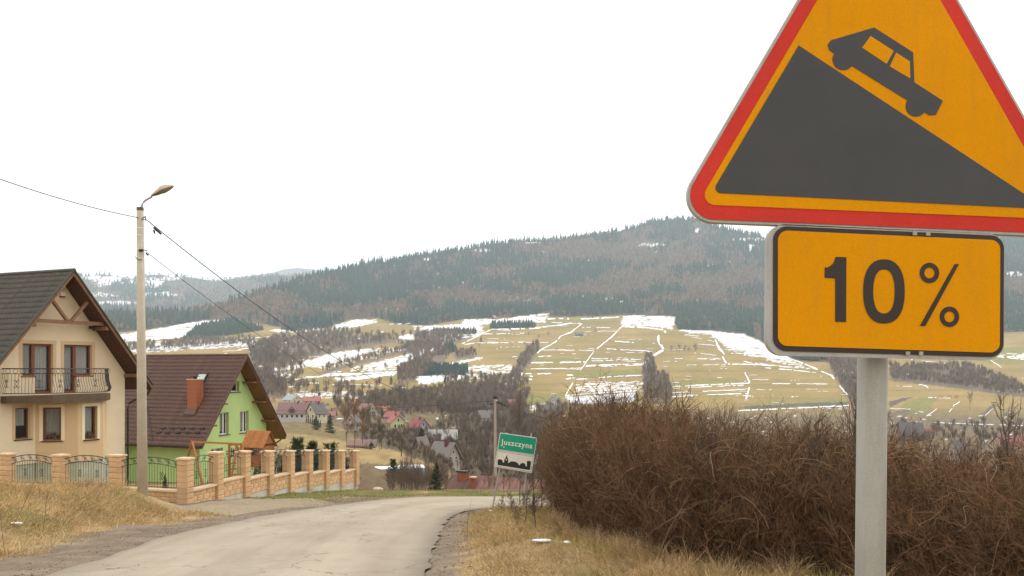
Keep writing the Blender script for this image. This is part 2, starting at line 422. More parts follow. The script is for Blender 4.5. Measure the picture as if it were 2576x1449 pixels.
# second ridge, farther left, and a pale peak beyond
SK1 = np.array([(-1500, 720), (0, 695), (200, 692), (260, 690), (330, 699), (380, 691), (440, 693), (500, 701), (540, 707), (600, 701), (640, 696), (700, 692), (780, 691), (850, 694), (1000, 705), (1400, 740)], float)
d1 = np.arange(-1500, 1401, 8.); f1 = np.linspace(0, 1, 60)
DX1 = np.repeat(d1[None], 60, 0); S1 = np.interp(d1, SK1[:, 0], SK1[:, 1]); DY1 = 850 + (S1[None] - 850) * f1[:, None]
Y1 = 2500 + f1[:, None] * 2300 + 0 * DX1
def ridge1(dx, dy):
    s = np.interp(dx, SK1[:, 0], SK1[:, 1]); t = (850 - dy) / (850 - s); Y = 2500 + t * 2300
    return np.stack([(dx - CX) / F * Y, Y, EYE + (HY - dy) / F * Y], -1)
P1 = np.stack([(DX1 - CX) / F * Y1, Y1, EYE + (HY - DY1) / F * Y1], -1)
c1 = np.tile(C_WOODG * .9, (*DX1.shape, 1))
m = (fbm(DX1 * .018 + 3, DY1 * .07, 4) > .56) & (DY1 < 745) & (DX1 < 460); c1[m] = C_SNOW
m = inpoly(DX1, DY1, [(248, 758), (310, 758), (345, 762), (310, 767), (250, 766)]) | inpoly(DX1, DY1, [(360, 805), (415, 796), (418, 801), (370, 812)]); c1[m] = C_SNOW
m = inpoly(DX1, DY1, [(300, 700), (430, 697), (440, 705), (390, 712), (300, 712)]) & (fbm(DX1 * .07, DY1 * .3, 3) > .45); c1[m] = C_SNOW
Pb = P1[-1].copy(); Pb[:, 1] += 900; Pb[:, 2] = -60; Pb[:, 0] *= 1.15
P1 = np.concatenate([P1, Pb[None]], 0); c1 = np.concatenate([c1, c1[-1:]], 0)
o = link('far_ridge', mesh_np('far_ridge', P1.reshape(-1, 3), grid_faces(61, len(d1)), c1.reshape(-1, 3)), gm, smooth=True); tagit(o, kind='structure')
PK = np.array([(300, 760), (560, 706), (600, 697), (650, 691), (690, 685), (715, 677), (745, 674), (780, 677), (820, 683), (860, 686), (950, 697), (1150, 750)], float)
d0 = np.arange(300, 1151, 10.); s0 = np.interp(d0, PK[:, 0], PK[:, 1]); rows0 = []
for t, Y0 in ((0, 6800), (.5, 7700), (1, 8600)): rows0.append(np.stack([(d0 - CX) / F * Y0, np.full_like(d0, Y0), EYE + (HY - (800 + (s0 - 800) * t)) / F * Y0], -1))
e = rows0[-1].copy(); e[:, 1] += 900; e[:, 2] = -60; rows0.append(e)
o = link('distant_peak', mesh_np('distant_peak', np.array(rows0).reshape(-1, 3), grid_faces(4, len(d0)), np.tile(C_WOODG * .8, (4 * len(d0), 1))), gm, smooth=True); tagit(o, kind='structure')

# ------------------------------------------------------------------ near ground
xs = np.r_[-400, -200, -120, -90, np.arange(-60, -20, 2), np.arange(-20, 10, .22), np.arange(10, 42, 2), 70, 120, 200, 400]
ys = np.r_[-400, -250, -150, -90, -60, -40, -25, -15, np.arange(-8, 9, 1.), np.arange(9, 38, .22), np.linspace(38, 42, 12)]
GX, GY = np.meshgrid(xs, ys); GZ = near_h(GX, GY)
GZ[-1] = -.1 * 42 + (EYE - EYE) 
ins = inpoly(GX, GY, ROADPOLY)
dr = np.where(ins, 0, np.minimum(dist_poly(GX, GY, RE), dist_poly(GX, GY, LE)))
n_a = fbm(GX * .8, GY * .8, 4); n_b = fbm(GX * 3, GY * 3, 4); n_c = fbm(GX * .25 + 4, GY * .25, 3)
c = np.array([.40, .285, .15]) * (.55 + .9 * n_b)[..., None]
gr = sstep(.5, .7, n_a); c = c + (np.array([.20, .19, .075]) - c) * (gr * .6)[..., None]
green = sstep(32, 36, GY) * sstep(.35, .6, n_a + .15) * (GX < 4); c = c + (np.array([.17, .185, .055]) - c) * (green * .85)[..., None]
lawn = ((GX - (-11.1)) * .979 - (GY - 30) * .2045 < -.3) & (GY > 31.6 - (GX + 11) * .33); c[lawn] = np.array([.17, .18, .06]) * (.7 + .6 * n_b[lawn])[:, None]
leftside = GX < np.interp(GY, LE[:, 1][:110], LE[:, 0][:110])
gw = np.where(leftside, 1.1 + .5 * sstep(20, 12, GY) + .9 * n_c, .32 + .4 * n_c)
grav = sstep(gw + .25, gw - .15, dr + (n_b - .5) * .9) * np.where(GY > 34, .6, 1)
c = c + (np.array([.27, .21, .155]) * (.5 + .9 * n_b)[..., None] - c) * grav[..., None]
# sandy field entrance in front of the wall corner
sand = inpoly(GX + (n_b - .5) * .8, GY + (n_a - .5) * 1.5, [(-10.6, 27.6), (-10.7, 30.3), (-9.3, 31.6), (-6.6, 31.9), (-6.0, 29.5), (-7.6, 27.6), (-8.8, 26.6)])
c[sand] = np.array([.36, .29, .20]) * (.8 + .4 * n_a[sand])[:, None]
sd2 = inpoly(GX + (n_b - .5), GY, [(-12.5, 29.2), (-9.6, 31.2), (-9.8, 29.9), (-11.2, 28.2)]); c[sd2] = np.array([.2, .165, .13]) * (.6 + .8 * n_b[sd2])[:, None]
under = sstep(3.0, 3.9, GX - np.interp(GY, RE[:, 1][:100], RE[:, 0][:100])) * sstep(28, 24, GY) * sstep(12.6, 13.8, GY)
c = c * (1 - .55 * under)[..., None]  # ground colour darkened to stand for the shade beneath the thicket
nm = mat('near_ground', (1, 1, 1), rough=.97, var=.35, scale=9, attr='cov', spec=.1, bump=.9, bscale=30, world=True, detail=10)
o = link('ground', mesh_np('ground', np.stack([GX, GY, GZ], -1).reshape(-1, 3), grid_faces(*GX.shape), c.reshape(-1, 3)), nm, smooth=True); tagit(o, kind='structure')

# road: a worn pale lane that drops 1 in 10 and turns right behind the thicket
def road_mat():
    m = bpy.data.materials.new('worn_asphalt'); m.use_nodes = True; t = m.node_tree; N = t.nodes; L = t.links
    b = N['Principled BSDF']; b.inputs['Roughness'].default_value = .9; b.inputs['Specular IOR Level'].default_value = .25
    g = N.new('ShaderNodeNewGeometry')
    uvx = N.new('ShaderNodeVertexColor'); uvx.layer_name = 'cov'
    sp = N.new('ShaderNodeSeparateColor'); L.new(uvx.outputs[0], sp.inputs[0])
    def noise(scale, detail=6, v=None, rough=.6):
        n = N.new('ShaderNodeTexNoise'); n.inputs['Scale'].default_value = scale; n.inputs['Detail'].default_value = detail; n.inputs['Roughness'].default_value = rough
        L.new(v or g.outputs['Position'], n.inputs['Vector']); return n.outputs['Fac']
    def ramp(f, stops):
        r = N.new('ShaderNodeValToRGB'); e = r.color_ramp.elements
        e[0].position, e[0].color = stops[0][0], (*stops[0][1], 1); e[1].position, e[1].color = stops[-1][0], (*stops[-1][1], 1)
        for p_, c_ in stops[1:-1]: x = e.new(p_); x.color = (*c_, 1)
        L.new(f, r.inputs[0]); return r.outputs[0]
    def mixc(a, b_, f, mode='MIX'):
        m_ = N.new('ShaderNodeMixRGB'); m_.blend_type = mode
        for s_, v_ in ((1, a), (2, b_)):
            if isinstance(v_, tuple): m_.inputs[s_].default_value = (*v_, 1)
            else: L.new(v_, m_.inputs[s_])
        if isinstance(f, float): m_.inputs[0].default_value = f
        else: L.new(f, m_.inputs[0])
        return m_.outputs[0]
    # across-road coordinate u in red, along coordinate in green (metres / 100)
    cmb = N.new('ShaderNodeCombineXYZ'); L.new(sp.outputs[0], cmb.inputs[0]); L.new(sp.outputs[1], cmb.inputs[1])
    mp = N.new('ShaderNodeMapping'); mp.inputs['Scale'].default_value = (9, 14, 1); L.new(cmb.outputs[0], mp.inputs[0])
    streak = noise(1.0, 5, mp.outputs[0])
    base = ramp(streak, [(.3, (.325, .27, .205)), (.5, (.37, .31, .24)), (.72, (.405, .345, .27))])
    tracks = ramp(sp.outputs[0], [(0, (.68,) * 3), (.05, (.86,) * 3), (.15, (.95,) * 3), (.28, (1.06,) * 3), (.42, (.97,) * 3), (.55, (.95,) * 3), (.70, (1.07,) * 3), (.82, (.98,) * 3), (.93, (.86,) * 3), (1, (.55,) * 3)])
    base = mixc(base, tracks, 1., 'MULTIPLY')
    big = ramp(noise(.55, 5), [(.35, (.93, .925, .915)), (.65, (1.04,) * 3)]); base = mixc(base, big, 1., 'MULTIPLY')
    fine = ramp(noise(70, 3), [(.3, (.80,) * 3), (.7, (1.15,) * 3)]); base = mixc(base, fine, 1., 'MULTIPLY')
    # cracks
    vo = N.new('ShaderNodeTexVoronoi'); vo.feature = 'DISTANCE_TO_EDGE'; vo.inputs['Scale'].default_value = .55
    wv = N.new('ShaderNodeMapping'); nz = N.new('ShaderNodeTexNoise'); nz.inputs['Scale'].default_value = 2.; nz.inputs['Detail'].default_value = 6; L.new(g.outputs['Position'], nz.inputs['Vector'])
    ad = N.new('ShaderNodeVectorMath'); ad.operation = 'ADD'; L.new(g.outputs['Position'], ad.inputs[0]); L.new(nz.outputs['Color'], ad.inputs[1]); L.new(ad.outputs[0], vo.inputs['Vector'])
    ck = ramp(vo.outputs['Distance'], [(0, (1,) * 3), (.012, (0,) * 3)]); msk = ramp(noise(.3, 3), [(.48, (0,) * 3), (.58, (1,) * 3)])
    ckm = mixc(ck, msk, 1., 'MULTIPLY'); base = mixc(base, (.12, .10, .085), ckm)
    # darker patched repairs
    pt = ramp(noise(.9, 2), [(.60, (0,) * 3), (.66, (.22,) * 3)]); base = mixc(base, (.20, .175, .15), pt)
    L.new(base, b.inputs['Base Color'])
    bp = N.new('ShaderNodeBump'); bp.inputs['Strength'].default_value = .5; bp.inputs['Distance'].default_value = .01
    L.new(noise(60, 6), bp.inputs['Height']); L.new(bp.outputs[0], b.inputs['Normal'])
    return m
NU = 17; seg = len(RE); us = np.linspace(0, 1, NU)
RV = []; RC = []
edge_n = (fbm(np.arange(seg) * .35, 0 * np.arange(seg), 4) - .5)
sacc = np.r_[0, np.cumsum(np.linalg.norm(np.diff((RE + LE) / 2, axis=0), axis=1))]
for i in range(seg):
    for u in us:
        uu = u + (edge_n[i] * .05 if u == 0 else (edge_n[(i * 7) % seg] * .05 if u == 1 else 0))
        p = LE[i] * (1 - uu) + RE[i] * uu
        crown = .05 * (1 - (2 * u - 1) ** 2) - .015
        RV.append((p[0], p[1], -.1 * p[1] + crown)); RC.append((u, sacc[i] / 100, 0))
o = link('road', mesh_np('road', RV, grid_faces(seg, NU), np.array(RC)), road_mat(), smooth=True); tagit(o, kind='structure')

# ------------------------------------------------------------------ vectorised twigs and blades
def unit(v): return v / (np.linalg.norm(v, axis=-1, keepdims=True) + 1e-9)
def grow(start, d, length, K=4, curl=.25, up=0.0, rng=RNG):
    """polylines (N,K+1,3)"""
    N = len(start); P = np.zeros((N, K + 1, 3)); P[:, 0] = start; d = unit(np.array(d, float)); st = np.asarray(length, float)[:, None] / K
    for k in range(K):
        d = unit(d + rng.normal(0, curl, (N, 3)) + np.array([0, 0, up]))
        P[:, k + 1] = P[:, k] + d * st
    return P
def children(P, n, rng=RNG, lo=.15):
    """n child starts and directions per polyline"""
    N, K1, _ = P.shape; idx = np.repeat(np.arange(N), n); t = lo + (1 - lo) * rng.random(len(idx)); s = t * (K1 - 1); k = np.minimum(s.astype(int), K1 - 2); f = (s - k)[:, None]
    a = P[idx, k]; b = P[idx, k + 1]; d = unit(b - a)
    return a * (1 - f) + b * f, d, t, idx
def ribbons(P, w0, w1, rng=RNG):
    N, K1, _ = P.shape; d = unit(np.diff(P, axis=1)); d = np.concatenate([d, d[:, -1:]], 1)
    r = unit(rng.normal(0, 1, (N, 1, 3))); s = unit(np.cross(d, np.broadcast_to(r, d.shape)))
    t = np.linspace(0, 1, K1)[None, :, None]; w0 = np.broadcast_to(np.asarray(w0, float).reshape(-1, 1, 1), (N, 1, 1)); w1 = np.broadcast_to(np.asarray(w1, float).reshape(-1, 1, 1), (N, 1, 1))
    w = (w0 * (1 - t) + w1 * t) / 2
    V = np.stack([P - s * w, P + s * w], 2).reshape(-1, 3)
    i = (np.arange(N)[:, None] * K1 + np.arange(K1 - 1)[None]).ravel() * 2
    return V, np.stack([i, i + 1, i + 3, i + 2], -1)
def tubes(P, r0, r1, sides=3):
    N, K1, _ = P.shape; d = unit(np.diff(P, axis=1)); d = np.concatenate([d, d[:, -1:]], 1)
    a = unit(np.cross(d, np.array([.3, .9, .31]))); b = np.cross(d, a)
    t = np.linspace(0, 1, K1)[None, :, None]; r0 = np.broadcast_to(np.asarray(r0, float).reshape(-1, 1, 1), (N, 1, 1)); r1 = np.broadcast_to(np.asarray(r1, float).reshape(-1, 1, 1), (N, 1, 1))
    r = r0 * (1 - t) + r1 * t
    V = np.stack([P + r * (a * math.cos(q) + b * math.sin(q)) for q in [2 * math.pi * k / sides for k in range(sides)]], 2).reshape(-1, 3)
    base = (np.arange(N)[:, None] * K1 + np.arange(K1 - 1)[None]).ravel() * sides
    Fs = [np.stack([base + k, base + (k + 1) % sides, base + (k + 1) % sides + sides, base + k + sides], -1) for k in range(sides)]
    return V, np.concatenate(Fs)
class Acc:
    def __init__(s): s.V = []; s.F = []; s.C = []; s.n = 0
    def add(s, VF, col=None):
        V, Fc = VF; s.V.append(V); s.F.append(Fc + s.n); s.n += len(V)
        if col is not None:
            col = np.asarray(col, float)
            if col.ndim == 1: col = np.tile(col, (len(V), 1))
            elif len(col) != len(V): col = np.repeat(col, len(V) // len(col), 0)
            s.C.append(col)
        return s
    def mesh(s, name): return mesh_np(name, np.concatenate(s.V), np.concatenate(s.F), np.concatenate(s.C) if s.C else None)

# ------------------------------------------------------------------ forest on the far slopes (uncountable: stuff)
def conifers(B, h, w, col):
    """B base points (N,3); three ragged skirts of 5 triangles, given as degenerate-free tris"""
    N = len(B); V = []; 
    ang0 = RNG.random(N) * 6.28
    tiers = [(0.05, .55, 1.0), (.33, .8, .72), (.6, 1.0, .45)]
    k = 5; vs_ = []; fs_ = []; off = 0
    for (lo, hi, ws) in tiers:
        apex = B + np.stack([0 * h, 0 * h, h * hi], -1); vs_.append(apex)
        for j in range(k):
            a = ang0 + 6.283 * j / k + lo * 3; rr = w * ws * (.75 + .5 * RNG.random(N))
            vs_.append(B + np.stack([np.cos(a) * rr, np.sin(a) * rr, h * (lo + .06 * RNG.random(N))], -1))
        for j in range(k): fs_.append((off, off + 1 + j, off + 1 + (j + 1) % k))
        off += k + 1
    V = np.stack(vs_, 1).reshape(-1, 3)
    Fc = (np.arange(N)[:, None, None] * off + np.array(fs_)[None]).reshape(-1, 3)
    return (V, Fc), np.repeat(col, off, 0)
def brooms(B, h, w, col, n=13, th=.16):
    """bare crowns: thin up-pointing slivers fanning from the trunk"""
    N = len(B); vs_ = []; fs_ = []; off = 0
    for j in range(n):
        a = RNG.random(N) * 6.283; rr = w * np.sqrt(RNG.random(N)); top = h * (.55 + .45 * (1 - (rr / w) ** 2 * .6)) * (.8 + .2 * RNG.random(N)); lo = h * (.12 + .35 * RNG.random(N))
        t = B + np.stack([np.cos(a) * rr, np.sin(a) * rr, top], -1); s = B + np.stack([np.cos(a) * rr * .35, np.sin(a) * rr * .35, lo], -1)
        tw = (w * th * (.5 + RNG.random(N)))[:, None] * np.stack([np.cos(a + 1.3), np.sin(a + 1.3), 0 * a], -1)
        m_ = (s + t) / 2
        vs_ += [s, m_ + tw, t, m_ - tw]; fs_ += [(off, off + 1, off + 2), (off, off + 2, off + 3)]; off += 4
    vs_ += [B, B + np.stack([0 * h + w * .04, 0 * h, h * .5], -1), B + np.stack([-w * .04, 0 * h, h * .5], -1)]; fs_.append((off, off + 1, off + 2)); off += 3
    V = np.stack(vs_, 1).reshape(-1, 3); Fc = (np.arange(N)[:, None, None] * off + np.array(fs_)[None]).reshape(-1, 3)
    return (V, Fc), np.repeat(col, off, 0)
K_CON = np.array([.036, .066, .052]); K_DEC = np.array([.205, .155, .125]); K_DEC2 = np.array([.29, .205, .14])
DBLOB = [(1560, 625, 150, 26), (1450, 640, 90, 16), (1700, 655, 120, 15), (1160, 745, 110, 10), (1600, 705, 110, 26), (960, 790, 130, 16), (1240, 762, 150, 12), (1800, 720, 120, 26), (1900, 700, 60, 14), (1480, 735, 120, 14), (1750, 760, 160, 12), (1110, 700, 40, 12), (700, 790, 120, 22), (520, 770, 90, 30), (660, 760, 60, 14), (1900, 770, 60, 20), (1360, 612, 60, 6), (2560, 720, 80, 40)]
def forest_points(x0, x1, ytop, ybot, sx, sy, surf, rowfun=None):
    g = []
    X, Yv = np.meshgrid(np.arange(x0, x1, sx), np.arange(ytop, ybot, sy)); X = X + RNG.uniform(-.5, .5, X.shape) * sx; Yv = Yv + RNG.uniform(-.5, .5, Yv.shape) * sy
    return X.ravel(), Yv.ravel()
X_, Y_ = forest_points(-300, 2800, 552, 912, 7.0, 4.2, None)
open_y = np.interp(X_, OPEN[:, 0], OPEN[:, 1]); keep = (Y_ < open_y - .5) & (Y_ > skyline(X_) + .5) & ~((X_ > 2060) & (X_ < 2700) & (Y_ > 905))
X_, Y_ = X_[keep], Y_[keep]
dec = .30 + .45 * fbm(X_ * .02, Y_ * .06, 4) + RNG.normal(0, .035, len(X_))
for bx, by, rx, ry in DBLOB: dec = dec + .24 * np.exp(-(((X_ - bx) / rx) ** 2 + ((Y_ - by) / ry) ** 2))
isdec = dec > .60
gap = np.zeros(len(X_), bool)
cvr = cover(X_, Y_); gap = cvr[:, 0] > .6
keep = ~gap | (RNG.random(len(X_)) < .15); X_, Y_, isdec = X_[keep], Y_[keep], isdec[keep]
B = fat(X_, Y_); tone = (.75 + .5 * RNG.random(len(X_)))[:, None] * (.8 + .4 * fbm(X_ * .03, Y_ * .1, 3))[:, None]
i = ~isdec; n = i.sum()
VF, cc = conifers(B[i], 15 + 9 * RNG.random(n), 3.6 + 2.2 * RNG.random(n), K_CON * tone[i] * (1 + .25 * RNG.random((n, 1)) * np.array([1.2, .6, .3])))
fm = mat('far_conifer', (1, 1, 1), rough=.9, var=.1, scale=.2, attr='cov', spec=.1)
o = link('conifer_forest', mesh_np('conifer_forest', *VF, cc), fm); tagit(o, 'dark conifer forest covering the mountain above the fields', 'forest', kind='stuff')
i = isdec; n = i.sum()
VF, cc = brooms(B[i], 13 + 6 * RNG.random(n), 4 + 2 * RNG.random(n), (K_DEC + (K_DEC2 - K_DEC) * RNG.random((n, 1))) * tone[i], n=11)
bm_ = mat('far_bare_wood', (1, 1, 1), rough=.95, var=.15, scale=.2, attr='cov', spec=.05)
o = link('bare_forest', mesh_np('bare_forest', *VF, cc), bm_); tagit(o, 'brown leafless woods between the conifers on the mountain', 'forest', kind='stuff')
# trees standing on the skyline
X_ = np.arange(560, 2576, 3.2) + RNG.uniform(-2, 2, len(np.arange(560, 2576, 3.2)))
X_ = X_[fbm(X_ * .03, X_ * 0, 3) > .30]
B = fat(X_, skyline(X_) + RNG.uniform(.5, 3, len(X_)))
VF, cc = conifers(B, 12 + 17 * RNG.random(len(X_)) ** 2, 3.0 + 2 * RNG.random(len(X_)), K_CON * (.8 + .6 * RNG.random((len(X_), 1))))
o = link('ridge_conifers', mesh_np('ridge_conifers', *VF, cc), fm); tagit(o, 'uneven line of spruces along the mountain skyline', 'forest', kind='stuff')
# far ridge forest
X_, Y_ = forest_points(-300, 900, 688, 846, 6.5, 4.4, None)
s1 = np.interp(X_, SK1[:, 0], SK1[:, 1]); keep = (Y_ > s1 + .5) & (Y_ < np.maximum(skyline(X_) + 14, 0)) & (RNG.random(len(X_)) > .1)
nn = (fbm(X_ * .018 + 3, Y_ * .07, 4) > .56) & (Y_ < 745) & (X_ < 460); keep &= ~(nn & (RNG.random(len(X_)) < .8))
keep &= ~inpoly(X_, Y_, [(240, 755), (350, 758), (345, 769), (250, 768)])
X_, Y_ = X_[keep], Y_[keep]; B = ridge1(X_, Y_); dec = fbm(X_ * .02 + 30, Y_ * .06, 4) + .25 * np.exp(-(((X_ - 560) / 120) ** 2 + ((Y_ - 745) / 30) ** 2)) > .56
i = ~dec; n = i.sum(); VF, cc = conifers(B[i], 18 + 12 * RNG.random(n), 5 + 3 * RNG.random(n), K_CON * (.8 + .5 * RNG.random((n, 1))))
o = link('far_ridge_conifers', mesh_np('far_ridge_conifers', *VF, cc), fm); tagit(o, 'bluish conifer woods on the distant left ridge with snowy clearings', 'forest', kind='stuff')
i = dec; n = i.sum(); VF, cc = brooms(B[i], 18 + 8 * RNG.random(n), 7 + 3 * RNG.random(n), K_DEC * (.8 + .5 * RNG.random((n, 1))), n=9)
o = link('far_ridge_bare_woods', mesh_np('far_ridge_bare_woods', *VF, cc), bm_); tagit(o, 'pale brown leafless woods on the distant left ridge', 'forest', kind='stuff')

# ------------------------------------------------------------------ woods, tree lines and orchards on the open slope
AB = Acc(); AC = Acc()
def scatter_poly(poly, spacing):
    p = np.array(poly); x0, y0 = p.min(0); x1, y1 = p.max(0)
    X, Yv = np.meshgrid(np.arange(x0, x1, spacing), np.arange(y0, y1 + 1, spacing * .42)); X = (X + RNG.uniform(-.5, .5, X.shape) * spacing).ravel(); Yv = (Yv + RNG.uniform(-.5, .5, Yv.shape) * spacing * .42).ravel()
    k = inpoly(X, Yv, poly); return X[k], Yv[k]
for p in DECI:
    X_, Y_ = scatter_poly(p, 7.0 if p[0][0] != 628 else 8.5); k = fbm(X_ * .03, Y_ * .12, 3) > .33; X_, Y_ = X_[k], Y_[k]
    if not len(X_): continue
    B = fat(X_, Y_); n = len(X_); px = (15 + 13 * RNG.random(n)); h = px * B[:, 1] / F
    AB.add(*brooms(B, h, h * .26, (K_DEC * .85 + (K_DEC2 - K_DEC) * RNG.random((n, 1))) * (.7 + .6 * RNG.random((n, 1))), n=26, th=.075))
# band of garden and stream-side trees through the village
vil = [(1120, 960, 1330, 1050, 420), (840, 1000, 1120, 1050, 230), (700, 972, 960, 1008, 60), (1350, 1030, 1500, 1075, 90), (2230, 1075, 2700, 1120, 120), (640, 900, 760, 975, 160), (1130, 1040, 1330, 1085, 150), (860, 1040, 960, 1075, 40), (640, 838, 1060, 935, 45)]
vil += [(1000, 1080, 1250, 1180, 150), (1080, 1120, 1330, 1210, 170), (1230, 1060, 1430, 1180, 150), (2230, 1110, 2700, 1230, 160)]
for x0, y0, x1, y1, n in vil:
    X_ = RNG.uniform(x0, x1, n); Y_ = RNG.uniform(y0, y1, n); k = ~((X_ < 1220) & (Y_ > 1068 + (X_ - 700) * .27 - 8)); X_, Y_ = X_[k], Y_[k]; n = len(X_); B = fat(X_, Y_); h = (16 + 24 * RNG.random(n)) * B[:, 1] / F
    AB.add(*brooms(B, h, h * .30, (K_DEC * .8 + (K_DEC2 - K_DEC) * RNG.random((n, 1)) * .8) * (.65 + .6 * RNG.random((n, 1))), n=26, th=.06))
BRS = [(870, 1085), (960, 1078), (1060, 1098), (1130, 1100), (1250, 1070), (1340, 1060), (1430, 1100), (1430, 1236), (1215, 1214), (1195, 1208), (1100, 1172), (1000, 1138), (930, 1116)]
X_, Y_ = scatter_poly(BRS, 13.0); B = fat(X_, Y_); n = len(X_); h = (12 + 20 * RNG.random(n)) * B[:, 1] / F * np.clip(1.15 - (Y_ - 1080) / 300, .5, 1.2)
AB.add(*brooms(B, h, h * .42, (K_DEC * .62 + (K_DEC2 - K_DEC) * RNG.random((n, 1)) * .5) * (.6 + .6 * RNG.random((n, 1))), n=34, th=.042))
o = link('bare_woodland', AB.mesh('bare_woodland'), bm_); tagit(o, 'leafless brown woods and orchards around the village and up the slope', 'woodland', kind='stuff')
for p in CONI:
    X_, Y_ = scatter_poly(p, 5.0); B = fat(X_, Y_); n = len(X_); h = (10 + 5 * RNG.random(n)) * B[:, 1] / F
    AC.add(*conifers(B, h, h * .27, K_CON * (.7 + .6 * RNG.random((n, 1)))))
o = link('spruce_plantation', AC.mesh('spruce_plantation'), fm); tagit(o, 'dense dark spruce plantations between the snowy strips of field', 'plantation', kind='stuff')

